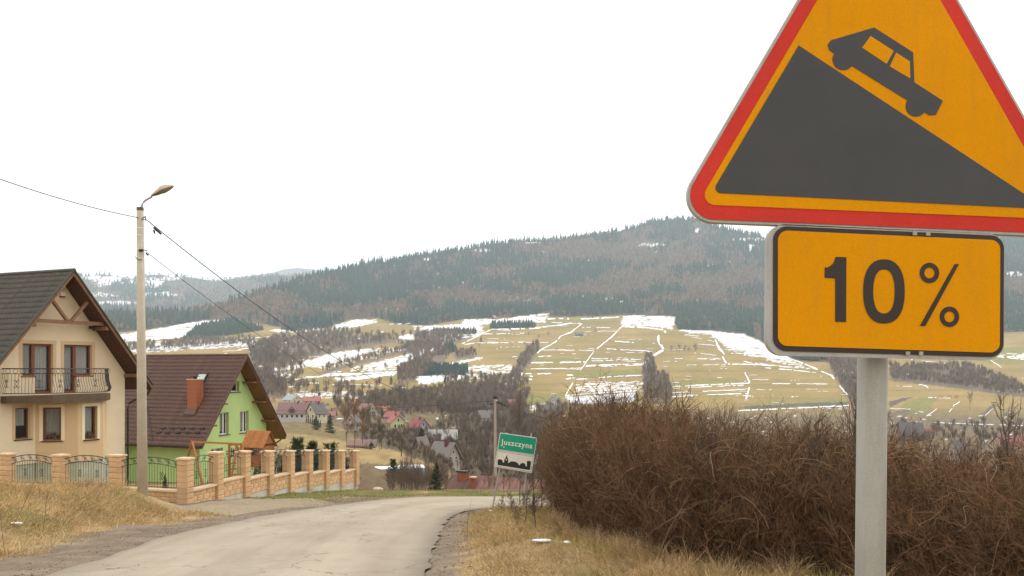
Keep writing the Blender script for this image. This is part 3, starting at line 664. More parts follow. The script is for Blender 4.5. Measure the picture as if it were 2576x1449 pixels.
# snow lying along the field edges: thin drifts as raised strips
SN = []
r5 = lambda pts: D2(pts, 1090, 754.7, .2314)
r6 = lambda pts: D2(pts, 1593, 754.7, .2314)
LINES = [
 (r5([(1610, 260), (1510, 345), (1380, 400), (1330, 460), (1170, 540), (1110, 600), (1040, 680), (990, 750), (940, 850), (810, 960), (745, 1050)]), 4.0, .1),
 (r5([(1000, 620), (900, 740), (830, 830), (740, 920)]), 3.5, .35),
 (r5([(2120, 230), (2050, 290), (1980, 360), (1930, 410), (1830, 490), (1740, 570), (1690, 640), (1640, 710), (1560, 820), (1500, 930), (1430, 1050)]), 3.6, .15),
 (r5([(2530, 340), (2440, 390), (2450, 470), (2510, 540), (2420, 590), (2320, 650), (2290, 700), (2290, 770), (2310, 830)]), 7, .05),
 (r6([(860, 370), (900, 450), (930, 520), (990, 590), (970, 620), (1010, 690)]), 6, .05), (r6([(1215, 790), (1270, 900), (1250, 1010), (1225, 1080)]), 4, .1),
 (r5([(620, 330), (510, 380), (330, 470), (180, 560)]), 4, .05), (r5([(340, 830), (280, 930), (220, 980)]), 3.5, .1), (r5([(850, 460), (640, 560)]), 2, .5),
 (r6([(1430, 460), (1540, 560), (1700, 640), (1850, 690), (2000, 760), (2150, 820), (2230, 920), (2330, 1030)]), 5, .2),
 (r5([(300, 490), (450, 470), (820, 465)]), 3, .1), (r5([(380, 375), (700, 370), (990, 362)]), 2.5, .2), (r5([(850, 460), (1250, 465)]), 2, .2), (r5([(600, 320), (1090, 312), (1500, 255)]), 4, .05),
 (r5([(1180, 545), (1740, 550)]), 2.5, .05), (r5([(400, 700), (920, 690)]), 3, .05), (r5([(150, 690), (400, 702)]), 2, .1), (r5([(1060, 685), (1400, 680), (1650, 675)]), 4, .0),
 (r5([(1720, 640), (2260, 650)]), 2.6, .05), (r5([(1720, 658), (2200, 668)]), 2.2, .1), (r5([(1660, 715), (2000, 705), (2300, 698)]), 3.6, .1), (r5([(1650, 725), (2300, 712)]), 2.2, .3),
 (r5([(1000, 752), (1620, 742)]), 3, .1), (r5([(1000, 805), (1300, 802), (1520, 822)]), 3.4, .1), (r5([(980, 832), (1250, 830), (1440, 850)]), 3.4, .1), (r5([(960, 860), (1300, 882), (1540, 848)]), 4, .0),
 (r5([(1560, 865), (1900, 840), (2290, 820)]), 3.4, .05), (r5([(130, 925), (400, 930), (720, 935)]), 3.2, .05), (r5([(360, 855), (880, 850)]), 3, .1), (r5([(370, 822), (860, 800)]), 3, .15), (r5([(380, 765), (900, 760)]), 3, .3), (r5([(420, 735), (930, 725)]), 2, .4),
 (r5([(1440, 1045), (1700, 1020), (2200, 995)]), 3.5, .0), (r5([(1110, 620), (1350, 608)]), 2.6, .1), (r5([(400, 655), (1000, 640)]), 2.5, .3), (r5([(450, 632), (1000, 615)]), 2, .5),
 (r5([(1880, 445), (2180, 465)]), 3, .3), (r5([(1860, 530), (2100, 545), (2380, 560)]), 2.8, .1), (r5([(2060, 292), (2300, 300), (2500, 325)]), 4.5, .0), (r5([(1560, 345), (1990, 340)]), 2, .3), (r5([(1620, 300), (2040, 302)]), 2, .3), (r5([(1180, 575), (1600, 590)]), 1.6, .7),
 (r5([(1110, 300), (1600, 255)]), 2.5, .2), (r5([(1240, 245), (1620, 262)]), 2.4, .3), (r5([(1240, 205), (1700, 205), (2150, 180)]), 5, .25), (r5([(850, 905), (720, 935), (940, 870)]), 4, .3),
 (r6([(430, 945), (800, 925), (1260, 908)]), 3.2, .0), (r6([(440, 965), (800, 945), (1200, 930)]), 2.4, .25), (r6([(430, 1012), (900, 990), (1220, 975)]), 2.6, .2), (r6([(350, 1062), (700, 1040)]), 3.8, .1), (r6([(800, 1035), (1240, 1020)]), 3, .05),
 (r6([(580, 710), (1000, 705)]), 1.8, .2), (r6([(1030, 700), (1350, 705), (1600, 722), (1820, 742)]), 3.4, .0), (r6([(1200, 670), (1350, 695), (1700, 735)]), 3, .1), (r6([(1440, 740), (1700, 760), (2010, 795)]), 2.4, .1), (r6([(1510, 913), (2110, 915)]), 2.4, .05), (r6([(1270, 868), (1470, 872)]), 2, .1),
 (r6([(1000, 582), (1500, 590)]), 2.2, .1), (r6([(640, 575), (900, 602)]), 1.8, .2), (r6([(430, 640), (950, 645)]), 2, .4), (r6([(1140, 1206), (1650, 1185), (2350, 1152)]), 3.6, .05), (r6([(1720, 1055), (1810, 1050)]), 2.4, 0), (r6([(1000, 540), (1500, 560)]), 2, .2), (r6([(980, 500), (1480, 520)]), 2.4, .1),
 (r6([(560, 380), (880, 410)]), 2, .3), (r6([(700, 480), (890, 498)]), 2, .1), (r6([(630, 400), (880, 455)]), 1.6, .2), (r6([(1200, 600), (1700, 650)]), 3, .45), (r6([(1120, 1045), (1300, 1045), (1300, 1090)]), 2, .1),
 ([(2236, 900), (2290, 905), (2380, 915), (2440, 922)], 2, .5), ([(2463, 920), (2490, 935), (2515, 943)], 3, .05), ([(2525, 945), (2600, 956)], 1.6, .3), ([(2312, 968), (2330, 972), (2338, 980), (2330, 986)], 3, 0), ([(2256, 972), (2300, 973)], 1.8, .2),
 ([(2330, 1001), (2392, 1003)], 2.2, 0), ([(2330, 1048), (2362, 1026)], 2, .1), ([(2388, 1038), (2400, 1020), (2415, 1012)], 2.6, .05), ([(2350, 1064), (2420, 1067), (2600, 1073)], 2.2, .12), ([(2240, 1029), (2300, 1030)], 1.8, .2), ([(2463, 1061), (2512, 1016)], 1.8, .4),
 ([(2280, 942), (2300, 944)], 4, 0), ([(2510, 985), (2570, 980)], 4, .4), ([(2470, 893), (2576, 905)], 4, .1), ([(2440, 880), (2470, 893), (2520, 925)], 2, .3), ([(2236, 1070), (2270, 1072)], 2, 0),
 ([(560, 884), (640, 880)], 1.6, .2), ([(600, 880), (760, 856)], 2.6, .1), ([(520, 878), (700, 852)], 2.2, .2), ([(400, 880), (560, 874)], 2, .3), ([(470, 862), (640, 850), (700, 846)], 2.4, .2), ([(400, 868), (640, 858)], 2, .4), ([(700, 838), (840, 828), (900, 822)], 2, .2),
 ([(720, 975), (850, 968), (960, 970)], 2.4, .3), ([(740, 985), (900, 990)], 1.8, .3), ([(720, 1000), (860, 996), (930, 1000)], 5, .3), ([(1000, 936), (900, 942), (800, 948), (720, 958)], 4, .1), ([(650, 934), (760, 918), (840, 897)], 2.5, .1),
]
def strip(pts, wd, gapp, lift=.35):
    p = np.array(pts, float); s = np.r_[0, np.cumsum(np.hypot(*np.diff(p, axis=0).T))]; n = max(int(s[-1] / 5), 2) + 1; u = np.linspace(0, s[-1], n)
    x = np.interp(u, s, p[:, 0]); y = np.interp(u, s, p[:, 1]) + RNG.normal(0, .35, n)
    x += RNG.normal(0, .5, n)
    tx = np.gradient(x); ty = np.gradient(y); L_ = np.hypot(tx, ty) + 1e-6; nx, ny = -ty / L_, tx / L_
    hw = wd / 2 * (.35 + 1.1 * fbm(u * .09 + RNG.random() * 90, 0 * u, 3)) 
    ax, ay, bx, by = x - nx * hw, y - ny * hw, x + nx * hw, y + ny * hw
    A_ = fat(ax, ay); B_ = fat(bx, by); A_[:, 2] += lift; B_[:, 2] += lift
    q_ = fbm(u * .05 + RNG.random() * 90, 0 * u + 5, 3); on = (q_ > np.quantile(q_, gapp)) & (RNG.random(n) > .05)
    V = np.stack([A_, B_], 1).reshape(-1, 3); i = np.arange(n - 1) * 2; i = i[on[:-1]]
    return V, np.stack([i, i + 1, i + 3, i + 2], -1)
SA = Acc()
for pts, wd, g in LINES:
    SA.add(strip(pts, wd * .74, g))
for _ in range(170):   # small remnants along the terraces
    x = RNG.uniform(1060, 2140); y = RNG.uniform(815, 1030)
    if y < np.interp(x, OPEN[:, 0], OPEN[:, 1]) + 4 or x > 1290 + (y - 790) * 5: continue
    L_ = RNG.uniform(6, 60) * (RNG.random() + .2); SA.add(strip([(x, y), (x + L_, y + L_ * RNG.uniform(-.03, .05))], RNG.uniform(.5, 1.2), .25))
for _ in range(110):
    x = RNG.uniform(300, 1050); y = RNG.uniform(815, 1000)
    if y < np.interp(x, OPEN[:, 0], OPEN[:, 1]) + 4: continue
    L_ = RNG.uniform(8, 70) * RNG.random(); SA.add(strip([(x, y), (x + L_, y - L_ * RNG.uniform(.0, .14))], RNG.uniform(1, 2.6), .3))
snowm = mat('snow', (.86, .87, .90), rough=.7, var=.04, scale=2, world=True)
o = link('snow_drifts', SA.mesh('snow_drifts'), snowm); tagit(o, 'thin white snow remnants lying along the field edges and tracks', 'snow', kind='stuff')

# ------------------------------------------------------------------ materials
WHITE = mat('white_paint', (.78, .78, .76), rough=.4, var=.04)
CREAM = mat('cream_render', (.74, .60, .42), rough=.9, var=.055, scale=.8, bump=.25, bscale=120)
BEIGE = mat('beige_render', (.62, .43, .25), rough=.9, var=.05, scale=.8, bump=.25, bscale=120)
PALE = mat('pale_trim', (.78, .66, .47), rough=.9, var=.03, scale=2)
PLINTH = mat('grey_plinth', (.44, .42, .31), rough=.95, var=.15, scale=2.5, bump=.4)
GREENW = mat('green_render', (.46, .62, .25), rough=.9, var=.06, scale=.7, bump=.2, bscale=120)
REDWOOD = mat('redbrown_frame', (.20, .060, .022), rough=.45, var=.2, scale=9, stretch=(1, 1, .2))
PVC = mat('white_frame', (.72, .70, .66), rough=.4, var=.03)
SOFFIT = mat('dark_soffit', (.085, .032, .014), rough=.7, var=.35, scale=7, bump=.4)
SOFFIT2 = mat('ochre_soffit', (.20, .095, .03), rough=.7, var=.3, scale=7, bump=.4)
BEAM = mat('brown_beam', (.21, .115, .065), rough=.8, var=.25, scale=6, bump=.5)
TILE1 = mat('olive_tile', (.064, .056, .044), rough=.55, var=.3, scale=3, spec=.3)
TILE2 = mat('brown_tile', (.112, .058, .044), rough=.55, var=.18, scale=2, spec=.3)
DARKM = mat('dark_metal', (.035, .033, .032), rough=.45, var=.2, metal=.3)
IRON = mat('wrought_iron', (.035, .048, .05), rough=.5, var=.2, metal=.4)
IRON2 = mat('wrought_iron_brown', (.06, .045, .04), rough=.5, var=.2, metal=.3)
CONC = mat('pole_concrete', (.47, .41, .33), rough=.9, var=.1, scale=4, bump=.35, bscale=40)
FOOT = mat('footing_concrete', (.50, .47, .40), rough=.95, var=.12, scale=3, bump=.4)
STONE = mat('sandstone_block', (.58, .37, .20), rough=.92, var=.14, scale=5, bump=.8, bscale=22, rnd=.10)
CAPS = mat('sandstone_cap', (.66, .48, .31), rough=.9, var=.1, scale=5, bump=.4)
GALV = mat('galvanised_steel', (.36, .355, .325), rough=.7, var=.16, scale=5, metal=.2, bump=.06, stretch=(1, 1, .25))
BRICK = mat('chimney_brick', (.40, .125, .055), rough=.85, var=.22, scale=9, bump=.4, rnd=.12)
MORTAR = mat('mortar', (.45, .33, .25), rough=.95, var=.1)
PLAYW = mat('orange_wood', (.40, .155, .045), rough=.7, var=.25, scale=6, bump=.3, stretch=(1, 1, 3), rnd=.12)
CURT = mat('net_curtain', (.80, .78, .72), rough=.9, var=.2, scale=14, stretch=(6, 6, .3))
ROOM_SHADE = mat('room_shade_board', (.03, .03, .028), rough=.9)
BARK = mat('bark', (.13, .10, .075), rough=.95, var=.3, scale=12, bump=.8)
def glass_mat():
    m = bpy.data.materials.new('window_glass'); m.use_nodes = True; b = m.node_tree.nodes['Principled BSDF']
    b.inputs['Base Color'].default_value = (.03, .035, .035, 1); b.inputs['Roughness'].default_value = .04
    b.inputs['Specular IOR Level'].default_value = .6; b.inputs['Alpha'].default_value = .24
    return m
GLASS = glass_mat()

class Frame:
    """vertical construction frame: U along the facade, N outwards, z absolute"""
    def __init__(s, O, ang=None, U=None, N=None):
        s.O = np.array(O, float)[:2]
        if ang is not None:
            a = R(ang); s.U = np.array([math.sin(a), math.cos(a)]); s.N = np.array([math.cos(a), -math.sin(a)])
        else: s.U = np.array(U, float); s.N = np.array(N, float)
        s.ax = [np.array([*s.U, 0]), np.array([*s.N, 0]), np.array([0, 0, 1.])]
    def p(s, u, n, z):
        q = s.O + s.U * u + s.N * n; return np.array([q[0], q[1], z])
    def inv(s, dx, dy, off=0.):
        """u and z of the point of the plane n = off that is seen at dx, dy"""
        o = s.O + s.N * off; k = (dx - CX) / F; u = (k * o[1] - o[0]) / (s.U[0] - k * s.U[1]); Y = o[1] + s.U[1] * u
        return u, EYE + (HY - dy) / F * Y
    def box(s, mb, u0, u1, n0, n1, z0, z1):
        return mb.box(s.p((u0 + u1) / 2, (n0 + n1) / 2, (z0 + z1) / 2), (abs(u1 - u0) / 2, abs(n1 - n0) / 2, abs(z1 - z0) / 2), s.ax)

def wall_holes(mb, fr, outer, holes, depth=.16, n=0.):
    """flat wall face with openings and their reveals"""
    loops = [[Vector((u, z, 0)) for u, z in outer]] + [[Vector((u, z, 0)) for u, z in h] for h in holes]
    tri = tessellate_polygon(loops); V = [fr.p(v.x, n, v.y) for L_ in loops for v in L_]
    Fs = []
    for t in tri:
        a, b, c_ = [V[i] for i in t]; nn = np.cross(b - a, c_ - a)
        Fs.append(t if nn @ fr.ax[1] > 0 else t[::-1])
    mb.add(V, Fs)
    for h in holes:
        k = len(h); A = [fr.p(u, n, z) for u, z in h]; Bq = [fr.p(u, n - depth, z) for u, z in h]
        mb.add(A + Bq, [(i, (i + 1) % k, (i + 1) % k + k, i + k) for i in range(k)])

def rect(u0, z0, u1, z1): return [(u0, z0), (u1, z0), (u1, z1), (u0, z1)]
def window(parent, fr, u0, u1, z0, z1, m, fw=.06, depth=.14, mull=(), n=0., curtain=.9, sill=None, name='window', trans=(), sillm=None):
    """frame part with pane, curtain and sill as sub-parts, set back in its opening"""
    mb = MB(); a, b = n - depth - .06, n - depth + .01
    fr.box(mb, u0, u1, a, b, z1 - fw, z1); fr.box(mb, u0, u1, a, b, z0, z0 + fw)
    fr.box(mb, u0, u0 + fw, a, b, z0 + fw, z1 - fw); fr.box(mb, u1 - fw, u1, a, b, z0 + fw, z1 - fw)
    for q in mull: c_ = u0 + (u1 - u0) * q; fr.box(mb, c_ - fw * .7, c_ + fw * .7, a, b + .004, z0 + fw, z1 - fw)
    for q in trans: c_ = z0 + (z1 - z0) * q; fr.box(mb, u0 + fw, u1 - fw, a, b + .002, c_ - fw * .5, c_ + fw * .5)
    w_ = mb.build(name, m, parent)
    edges = [u0 + fw] + [u0 + (u1 - u0) * q for q in mull] + [u1 - fw]
    for i in range(len(edges) - 1):
        l = edges[i] + (fw * .7 if i else 0); r_ = edges[i + 1] - (fw * .7 if i < len(edges) - 2 else 0)
        g = MB(); fr.box(g, l, r_, n - depth - .035, n - depth - .027, z0 + fw, z1 - fw); g.build('pane', GLASS, w_)
    g = MB(); fr.box(g, u0 - .05, u1 + .05, n - depth - .9, n - depth - .88, z0 - .05, z1 + .05); g.build('room_shade_board', ROOM_SHADE, w_)  # near-black board, its colour standing for the unlit room behind the pane
    if curtain:
        g = MB(); k = 26; zc = z1 - fw - (z1 - z0 - 2 * fw) * curtain
        V = []
        for i in range(k + 1):
            u = u0 + fw + (u1 - u0 - 2 * fw) * i / k; o_ = n - depth - .14 + .022 * math.sin(i * 2.3) + .01 * math.sin(i * 5.1)
            V += [fr.p(u, o_, zc), fr.p(u, o_, z1 - fw * .5)]
        g.add(V, [(2 * i, 2 * i + 2, 2 * i + 3, 2 * i + 1) for i in range(k)]); g.build('curtain', CURT, w_)
    if sill is not None:
        g = MB(); fr.box(g, u0 - .07, u1 + .07, n - depth, n + sill, z0 - .045, z0 - .005); g.build('sill', sillm or DARKM, w_)
    return w_

def tile_slope(roof, fr, side, u0, z0, slope_len, pitch, nf, nb, m, course=.3, wave=.2):
    """pressed-metal roof slope: one object per course, all sharing one mesh; top line at (u0, z0)"""
    cs, sn = math.cos(pitch), math.sin(pitch); dn = np.array([side * cs, -sn]); up = np.array([side * sn, cs])
    nseg = int(round((nf - nb) / wave)); ss = np.linspace(0, nseg, nseg * 5 + 1); V = []
    b = rootpos(roof); prof = .055 * (1 - np.abs(np.cos(ss * math.pi)) ** 1.5)
    rows = [(0, .004, 1), (course * .5, .012, 1), (course * .985, .024, 1), (course * 1.005, -.006, .6)]
    for t, h, wv in rows:
        for s_, pr in zip(ss, prof):
            q = dn * t + up * (h + pr * wv); n_ = nf - (nf - nb) * s_ / nseg
            V.append(fr.p(q[0], n_, q[1]) - fr.p(0, 0, 0) )
    me = mesh_np('tile_course', V, grid_faces(len(rows), len(ss))); me.materials.append(m)
    k = int(round(slope_len / course))
    for i in range(k):
        q = np.array([u0, z0]) + dn * course * i; o = bpy.data.objects.new('tile_course', me); COL.objects.link(o); o.parent = roof
        o.location = tuple(fr.p(q[0], 0, q[1]) - b)

def gable_roof(parent, fr, half, z_ap, pitch, nf, nb, th, soff, tilem, barge, uc=0., both=True, course=.3, wave=.2):
    """boarded underside slabs, barge boards, tile courses and a ridge cap"""
    sl = half / math.cos(pitch); t_ = math.tan(pitch); mb = MB()
    for side in (-1, 1):
        pr = [(uc, z_ap - .02), (uc + side * half, z_ap - .02 - half * t_), (uc + side * half, z_ap - .02 - half * t_ - th), (uc, z_ap - .02 - th)]
        mb.prism([fr.p(u, nf - .04, z) for u, z in pr], fr.ax[1] * (nb - nf + .04))
    roof = mb.build('roof', soff, parent)
    for side in (-1, 1):
        tile_slope(roof, fr, side, uc, z_ap, sl, pitch, nf, nb, tilem, course, wave)
        g = MB(); pr = [(uc, z_ap + .02), (uc + side * half, z_ap + .02 - half * t_), (uc + side * half, z_ap - half * t_ - th * .9), (uc, z_ap - th * .9)]
        g.prism([fr.p(u, nf - .035, z) for u, z in pr], fr.ax[1] * .05); g.build('barge_board', barge, roof)
        g = MB(); g.tube([fr.p(uc + side * .01, nf + .03, z_ap + .03), fr.p(uc + side * half, nf + .03, z_ap + .03 - half * t_)], .045, 6); g.build('verge_trim', tilem, roof)
        g = MB(); g.tube([fr.p(uc + side * (half + .06), nf - .1, z_ap - half * t_ - .1), fr.p(uc + side * (half + .06), nb, z_ap - half * t_ - .1)], .065, 8); g.build('gutter', DARKM, roof)
    g = MB(); g.tube([fr.p(uc, nf + .03, z_ap + .03), fr.p(uc, nb, z_ap + .03)], .09, 8); g.build('ridge_cap', tilem, roof)
    return roof

# ------------------------------------------------------------------ cream house with balcony
E = EYE
H1 = Frame((-18.98, 37.0), 24)
h1 = thing('house', H1.p(0, -4, -3.9), 'cream gabled house with balcony and dark tiled roof behind the garden wall', 'house')
zc, za = E - .173, E + 3.85
d = lambda x, y, off=0.: H1.inv(x, y, off)
q1 = lambda rx, ry, off=0.: H1.inv(rx * .2662, 654 + ry * .2662, off)       # from enlarged detail
q4 = lambda rx, ry, off=0., fr=None: (fr or H1).inv(rx * .1736, 1006.2 + ry * .1736, off)
def span(f, x0, y0, x1, y1, off=0., fr=None):
    a = f(x0, y0, off) if fr is None else q4(x0, y0, off, fr); b = f(x1, y1, off) if fr is None else q4(x1, y1, off, fr)
    return a[0], b[1], b[0], a[1]
dA = span(q1, 212, 790, 500, 1258); dAs = q1(330, 1048); dB = span(q1, 605, 796, 870, 1252); dBs = q1(725, 1040)
zt = (dA[3] + dB[3]) / 2; zbm = E - 1.02; zwin = E - .30
holeA = [(dA[0], zwin), (dAs[0], zwin), (dAs[0], zbm), (dA[2], zbm), (dA[2], zt), (dA[0], zt)]
holeB = [(dB[0], zbm), (dBs[0], zbm), (dBs[0], zwin), (dB[2], zwin), (dB[2], zt), (dB[0], zt)]
w1 = span(q4, 220, 118, 436, 560)
zpl = E - 3.85
mb = MB()
wall_holes(mb, H1, [(-3.42, zpl), (3.42, zpl), (3.42, zc), (0, za), (-3.42, zc)], [holeA, holeB, rect(w1[0], w1[1], w1[2], w1[3])])
for side in (-3.42, 3.42):
    mb.add([H1.p(side, 0, zpl), H1.p(side, -10, zpl), H1.p(side, -10, zc), H1.p(side, 0, zc)], [(0, 1, 2, 3)])
mb.add([H1.p(-3.42, -10, zpl), H1.p(3.42, -10, zpl), H1.p(3.42, -10, zc), H1.p(0, -10, za), H1.p(-3.42, -10, zc)], [(0, 1, 2, 3, 4)])
mb.build('wall', CREAM, h1)
mb = MB(); H1.box(mb, -3.38, 3.38, -9.9, -.05, E - 6.6, zpl - .002); mb.build('plinth', PLINTH, h1)
# bay window storey: angled left face, front face, angled right face
bu = [(-1.10, 0), (0.0, 1.108), (1.28, 1.108), (2.39, 0)]
s2 = math.sqrt(.5)
FL = Frame(H1.p(-1.10, 0, 0)[:2], U=(H1.U + H1.N) * s2, N=(H1.N - H1.U) * s2)
FF = Frame(H1.p(0, 1.108, 0)[:2], U=H1.U, N=H1.N)
FR = Frame(H1.p(1.28, 1.108, 0)[:2], U=(H1.U - H1.N) * s2, N=(H1.N + H1.U) * s2)
w2 = span(q4, 620, 110, 885, 588, fr=FL); w3 = span(q4, 1228, 95, 1410, 562, fr=FF)
zsb = E - 1.36
mb = MB()
wall_holes(mb, FL, rect(0, zpl, 1.567, zsb), [rect(*[w2[i] for i in (0, 1, 2, 3)])])
wall_holes(mb, FF, rect(0, zpl, 1.28, zsb), [rect(*[w3[i] for i in (0, 1, 2, 3)])])
wall_holes(mb, FR, rect(0, zpl, 1.567, zsb), [])
mb.add([H1.p(u, n - (.002 if n else 0), zpl) for u, n in bu], [(0, 1, 2, 3)])
bay = mb.build('bay', BEIGE, h1)
mb = MB(); mb.prism([H1.p(u, n, E - 6.6) for u, n in [(-1.06, 0), (0.02, 1.06), (1.26, 1.06), (2.33, 0)]], (0, 0, 6.6 - 3.854)); mb.build('bay_plinth', PLINTH, h1)
def surround(fr, w_, m, parent, b=.13, low=0, n=.012):
    mb = MB(); u0, z0, u1, z1 = w_
    fr.box(mb, u0 - b, u1 + b, 0.001, n, z1, z1 + b); fr.box(mb, u0 - b, u0 - .001, 0.001, n, z0 - low, z1); fr.box(mb, u1 + .001, u1 + b, 0.001, n, z0 - low, z1)
    mb.build('window_surround', m, parent)
surround(H1, w1, BEIGE, h1); surround(FL, w2, PALE, h1); surround(FF, w3, PALE, h1)
surround(H1, (dA[0], zwin, dA[2], zt), BEIGE, h1, b=.15); surround(H1, (dB[0], zwin, dB[2], zt), BEIGE, h1, b=.15)
window(h1, H1, w1[0], w1[2], w1[1], w1[3], REDWOOD, sill=.06, curtain=.58)
window(h1, FL, w2[0], w2[2], w2[1], w2[3], REDWOOD, sill=.06, curtain=.9, fw=.07)
window(h1, FF, w3[0], w3[2], w3[1], w3[3], REDWOOD, sill=.06, curtain=.85)
window(h1, H1, dA[0], dAs[0], zwin, zt, REDWOOD, curtain=.97, sill=.02, sillm=REDWOOD)
window(h1, H1, dAs[0], dA[2], zbm, zt, REDWOOD, curtain=.97, name='balcony_door', fw=.09)
window(h1, H1, dB[0], dBs[0], zbm, zt, REDWOOD, curtain=.97, name='balcony_door', fw=.09)
window(h1, H1, dBs[0], dB[2], zwin, zt, REDWOOD, curtain=.97, sill=.02, sillm=REDWOOD)
# flowers on the inner sills
for fr_, w_ in ((FL, w2), (FF, w3)):
    A = Acc(); n = 260; P0 = np.array([fr_.p(u, -.22, w_[1] + .08) for u in np.linspace(w_[0] + .1, w_[2] - .1, n)]); P0 += RNG.normal(0, .01, P0.shape)
    Pg = grow(P0, np.tile([0, 0, 1.], (n, 1)) + RNG.normal(0, .5, (n, 3)), RNG.uniform(.08, .3, n), 3, .3); A.add(ribbons(Pg, .03, .02)); me = A.mesh('houseplant'); me.transform(__import__('mathutils').Matrix.Translation(-Vector(h1.location)))
    o = link('houseplant', me, mat('houseplant', (.10, .13, .05), var=.4, scale=3, c2=(.40, .22, .22)), h1)
# roof
p1 = math.atan(4.8 / 4.18)
roof1 = gable_roof(h1, H1, 4.18, E + 4.05, p1, .88, -10.5, .20, SOFFIT, TILE1, BEAM, course=.305, wave=.19)
# roof timbers under the overhang
def stick(fr, a, b, off, wd, m, parent, name, dep=.12):
    ua, za_ = a; ub, zb_ = b; v = np.array([ub - ua, zb_ - za_]); L_ = np.linalg.norm(v); v /= L_; nv = np.array([-v[1], v[0]])
    ax = [fr.ax[0] * v[0] + fr.ax[2] * v[1], fr.ax[1], fr.ax[0] * nv[0] + fr.ax[2] * nv[1]]
    mb = MB(); mb.box(fr.p((ua + ub) / 2, off, (za_ + zb_) / 2), (L_ / 2, dep / 2, wd / 2), ax); return mb.build(name, m, parent)
zb_ = q1(650, 588, .62)[1]
stick(H1, (-1.72, zb_), (1.78, zb_), .62, .15, BEAM, h1, 'tie_beam')
stick(H1, (-.95, zb_ + 1.02), (-.08, zb_ + .03), .62, .11, BEAM, h1, 'brace')
stick(H1, (.95, zb_ + .98), (.06, zb_ + .03), .62, .11, BEAM, h1, 'brace')
for u_, zz in ((3.45, E - .30), (-3.45, E - .30), (1.75, zb_ - .18), (-1.75, zb_ - .18)):
    mb = MB(); H1.box(mb, u_ - .09, u_ + .09, .001, .80, zz - .09, zz + .07); mb.build('purlin_end', BEAM, h1)
# balcony
bal = [(-2.62, 0.0), (-2.62, .36), (-1.48, 1.5), (1.117, 1.5), (2.35, .30), (2.35, 0.0)]
mb = MB(); mb.prism([H1.p(u, n + .003, E - 1.36 + .002) for u, n in bal], (0, 0, .28)); slab = mb.build('balcony', mat('balcony_fascia', (.105, .072, .042), rough=.85, var=.2, scale=4), h1)
mb = MB(); T1, T2, T3 = E + .0, E - .20, E - .98
path = [(-2.56, .04), (-2.56, .36), (-1.44, 1.44), (1.07, 1.44), (2.29, .28), (2.29, .04)]
def along(path, step):
    out_ = []
    for i in range(len(path) - 1):
        a = np.array(path[i]); b = np.array(path[i + 1]); L_ = np.linalg.norm(b - a); k = max(1, int(round(L_ / step)))
        t = (b - a) / L_; nr = np.array([-t[1], t[0]]) 
        for j in range(k): out_.append((a + (b - a) * j / k, nr))
    return out_
for z_, r_ in ((T1, .024), (T2, .014), (T3, .018)):
    mb.tube([H1.p(u, n, z_) for u, n in path], r_, 6)
for (q, nr) in along(path, .118):
    # belly of the bars: bulge outwards below the middle
    c_ = q
    outw = nr * (1 if nr @ np.array([0, 1.]) >= 0 else -1)
    if q[0] < -2.5: outw = np.array([-1., 0])
    if q[0] > 2.2: outw = np.array([1., 0])
    pr = [(T2, 0), (T2 - .25, .01), (T2 - .45, .07), (T2 - .62, .13), (T3, .06)]
    mb.tube([H1.p(c_[0] + outw[0] * o_, c_[1] + outw[1] * o_, z_) for z_, o_ in pr], .0085, 4, cap=False)
for (q, nr) in along(path, .26):
    outw = nr; c_ = q + 0
    tdir = np.array([nr[1], -nr[0]]) * .085
    mb.tube([H1.p(c_[0] + tdir[0] * math.cos(a), c_[1] + tdir[1] * math.cos(a), (T1 + T2) / 2 + .085 * math.sin(a)) for a in np.linspace(0, 6.28, 11)], .008, 4, cap=False)
for (q, nr) in along(path, .95):   # scrolled rosettes
    for sx in (-1, 1):
        for sz in (-1, 1):
            td = np.array([nr[1], -nr[0]])
            mb.tube([H1.p(q[0] + .3 * td[0] + td[0] * sx * (.05 + .045 * math.cos(a)) + nr[0] * .05, q[1] + .3 * td[1] + td[1] * sx * (.05 + .045 * math.cos(a)) + nr[1] * .05, T2 - .40 + sz * (.09 + .06 * math.sin(a))) for a in np.linspace(0, 5, 8)], .011, 4, cap=False)
mb.build('railing', IRON2, slab)
mb = MB(); mb.tube([H1.p(4.2, .7, E - .95), H1.p(4.2, .6, E - 1.15), H1.p(3.55, .15, E - 1.55), H1.p(3.50, .10, E - 1.8), H1.p(3.50, .10, E - 5.6)], .05, 8); mb.build('downpipe', DARKM, h1)
u_, z_ = q1(565, 335); mb = MB(); H1.box(mb, u_ - .02, u_ + .2, .002, .09, z_ - .02, z_ + .14); sr = mb.build('alarm_siren', WHITE, h1); g = MB(); H1.box(g, u_ - .02, u_ + .2, .003, .1, z_ - .08, z_ - .022); g.build('siren_lens', mat('red_lens', (.35, .03, .03), rough=.3), sr)
u_, z_ = q1(870, 640, .3); mb = MB(); H1.box(mb, u_ - .09, u_ + .09, .2, .36, z_ - .06, z_ + .08); mb.tube([H1.p(u_, .3, z_), H1.p(u_ + .55, .32, z_ - .03)], .015, 5); mb.build('floodlight', DARKM, h1)

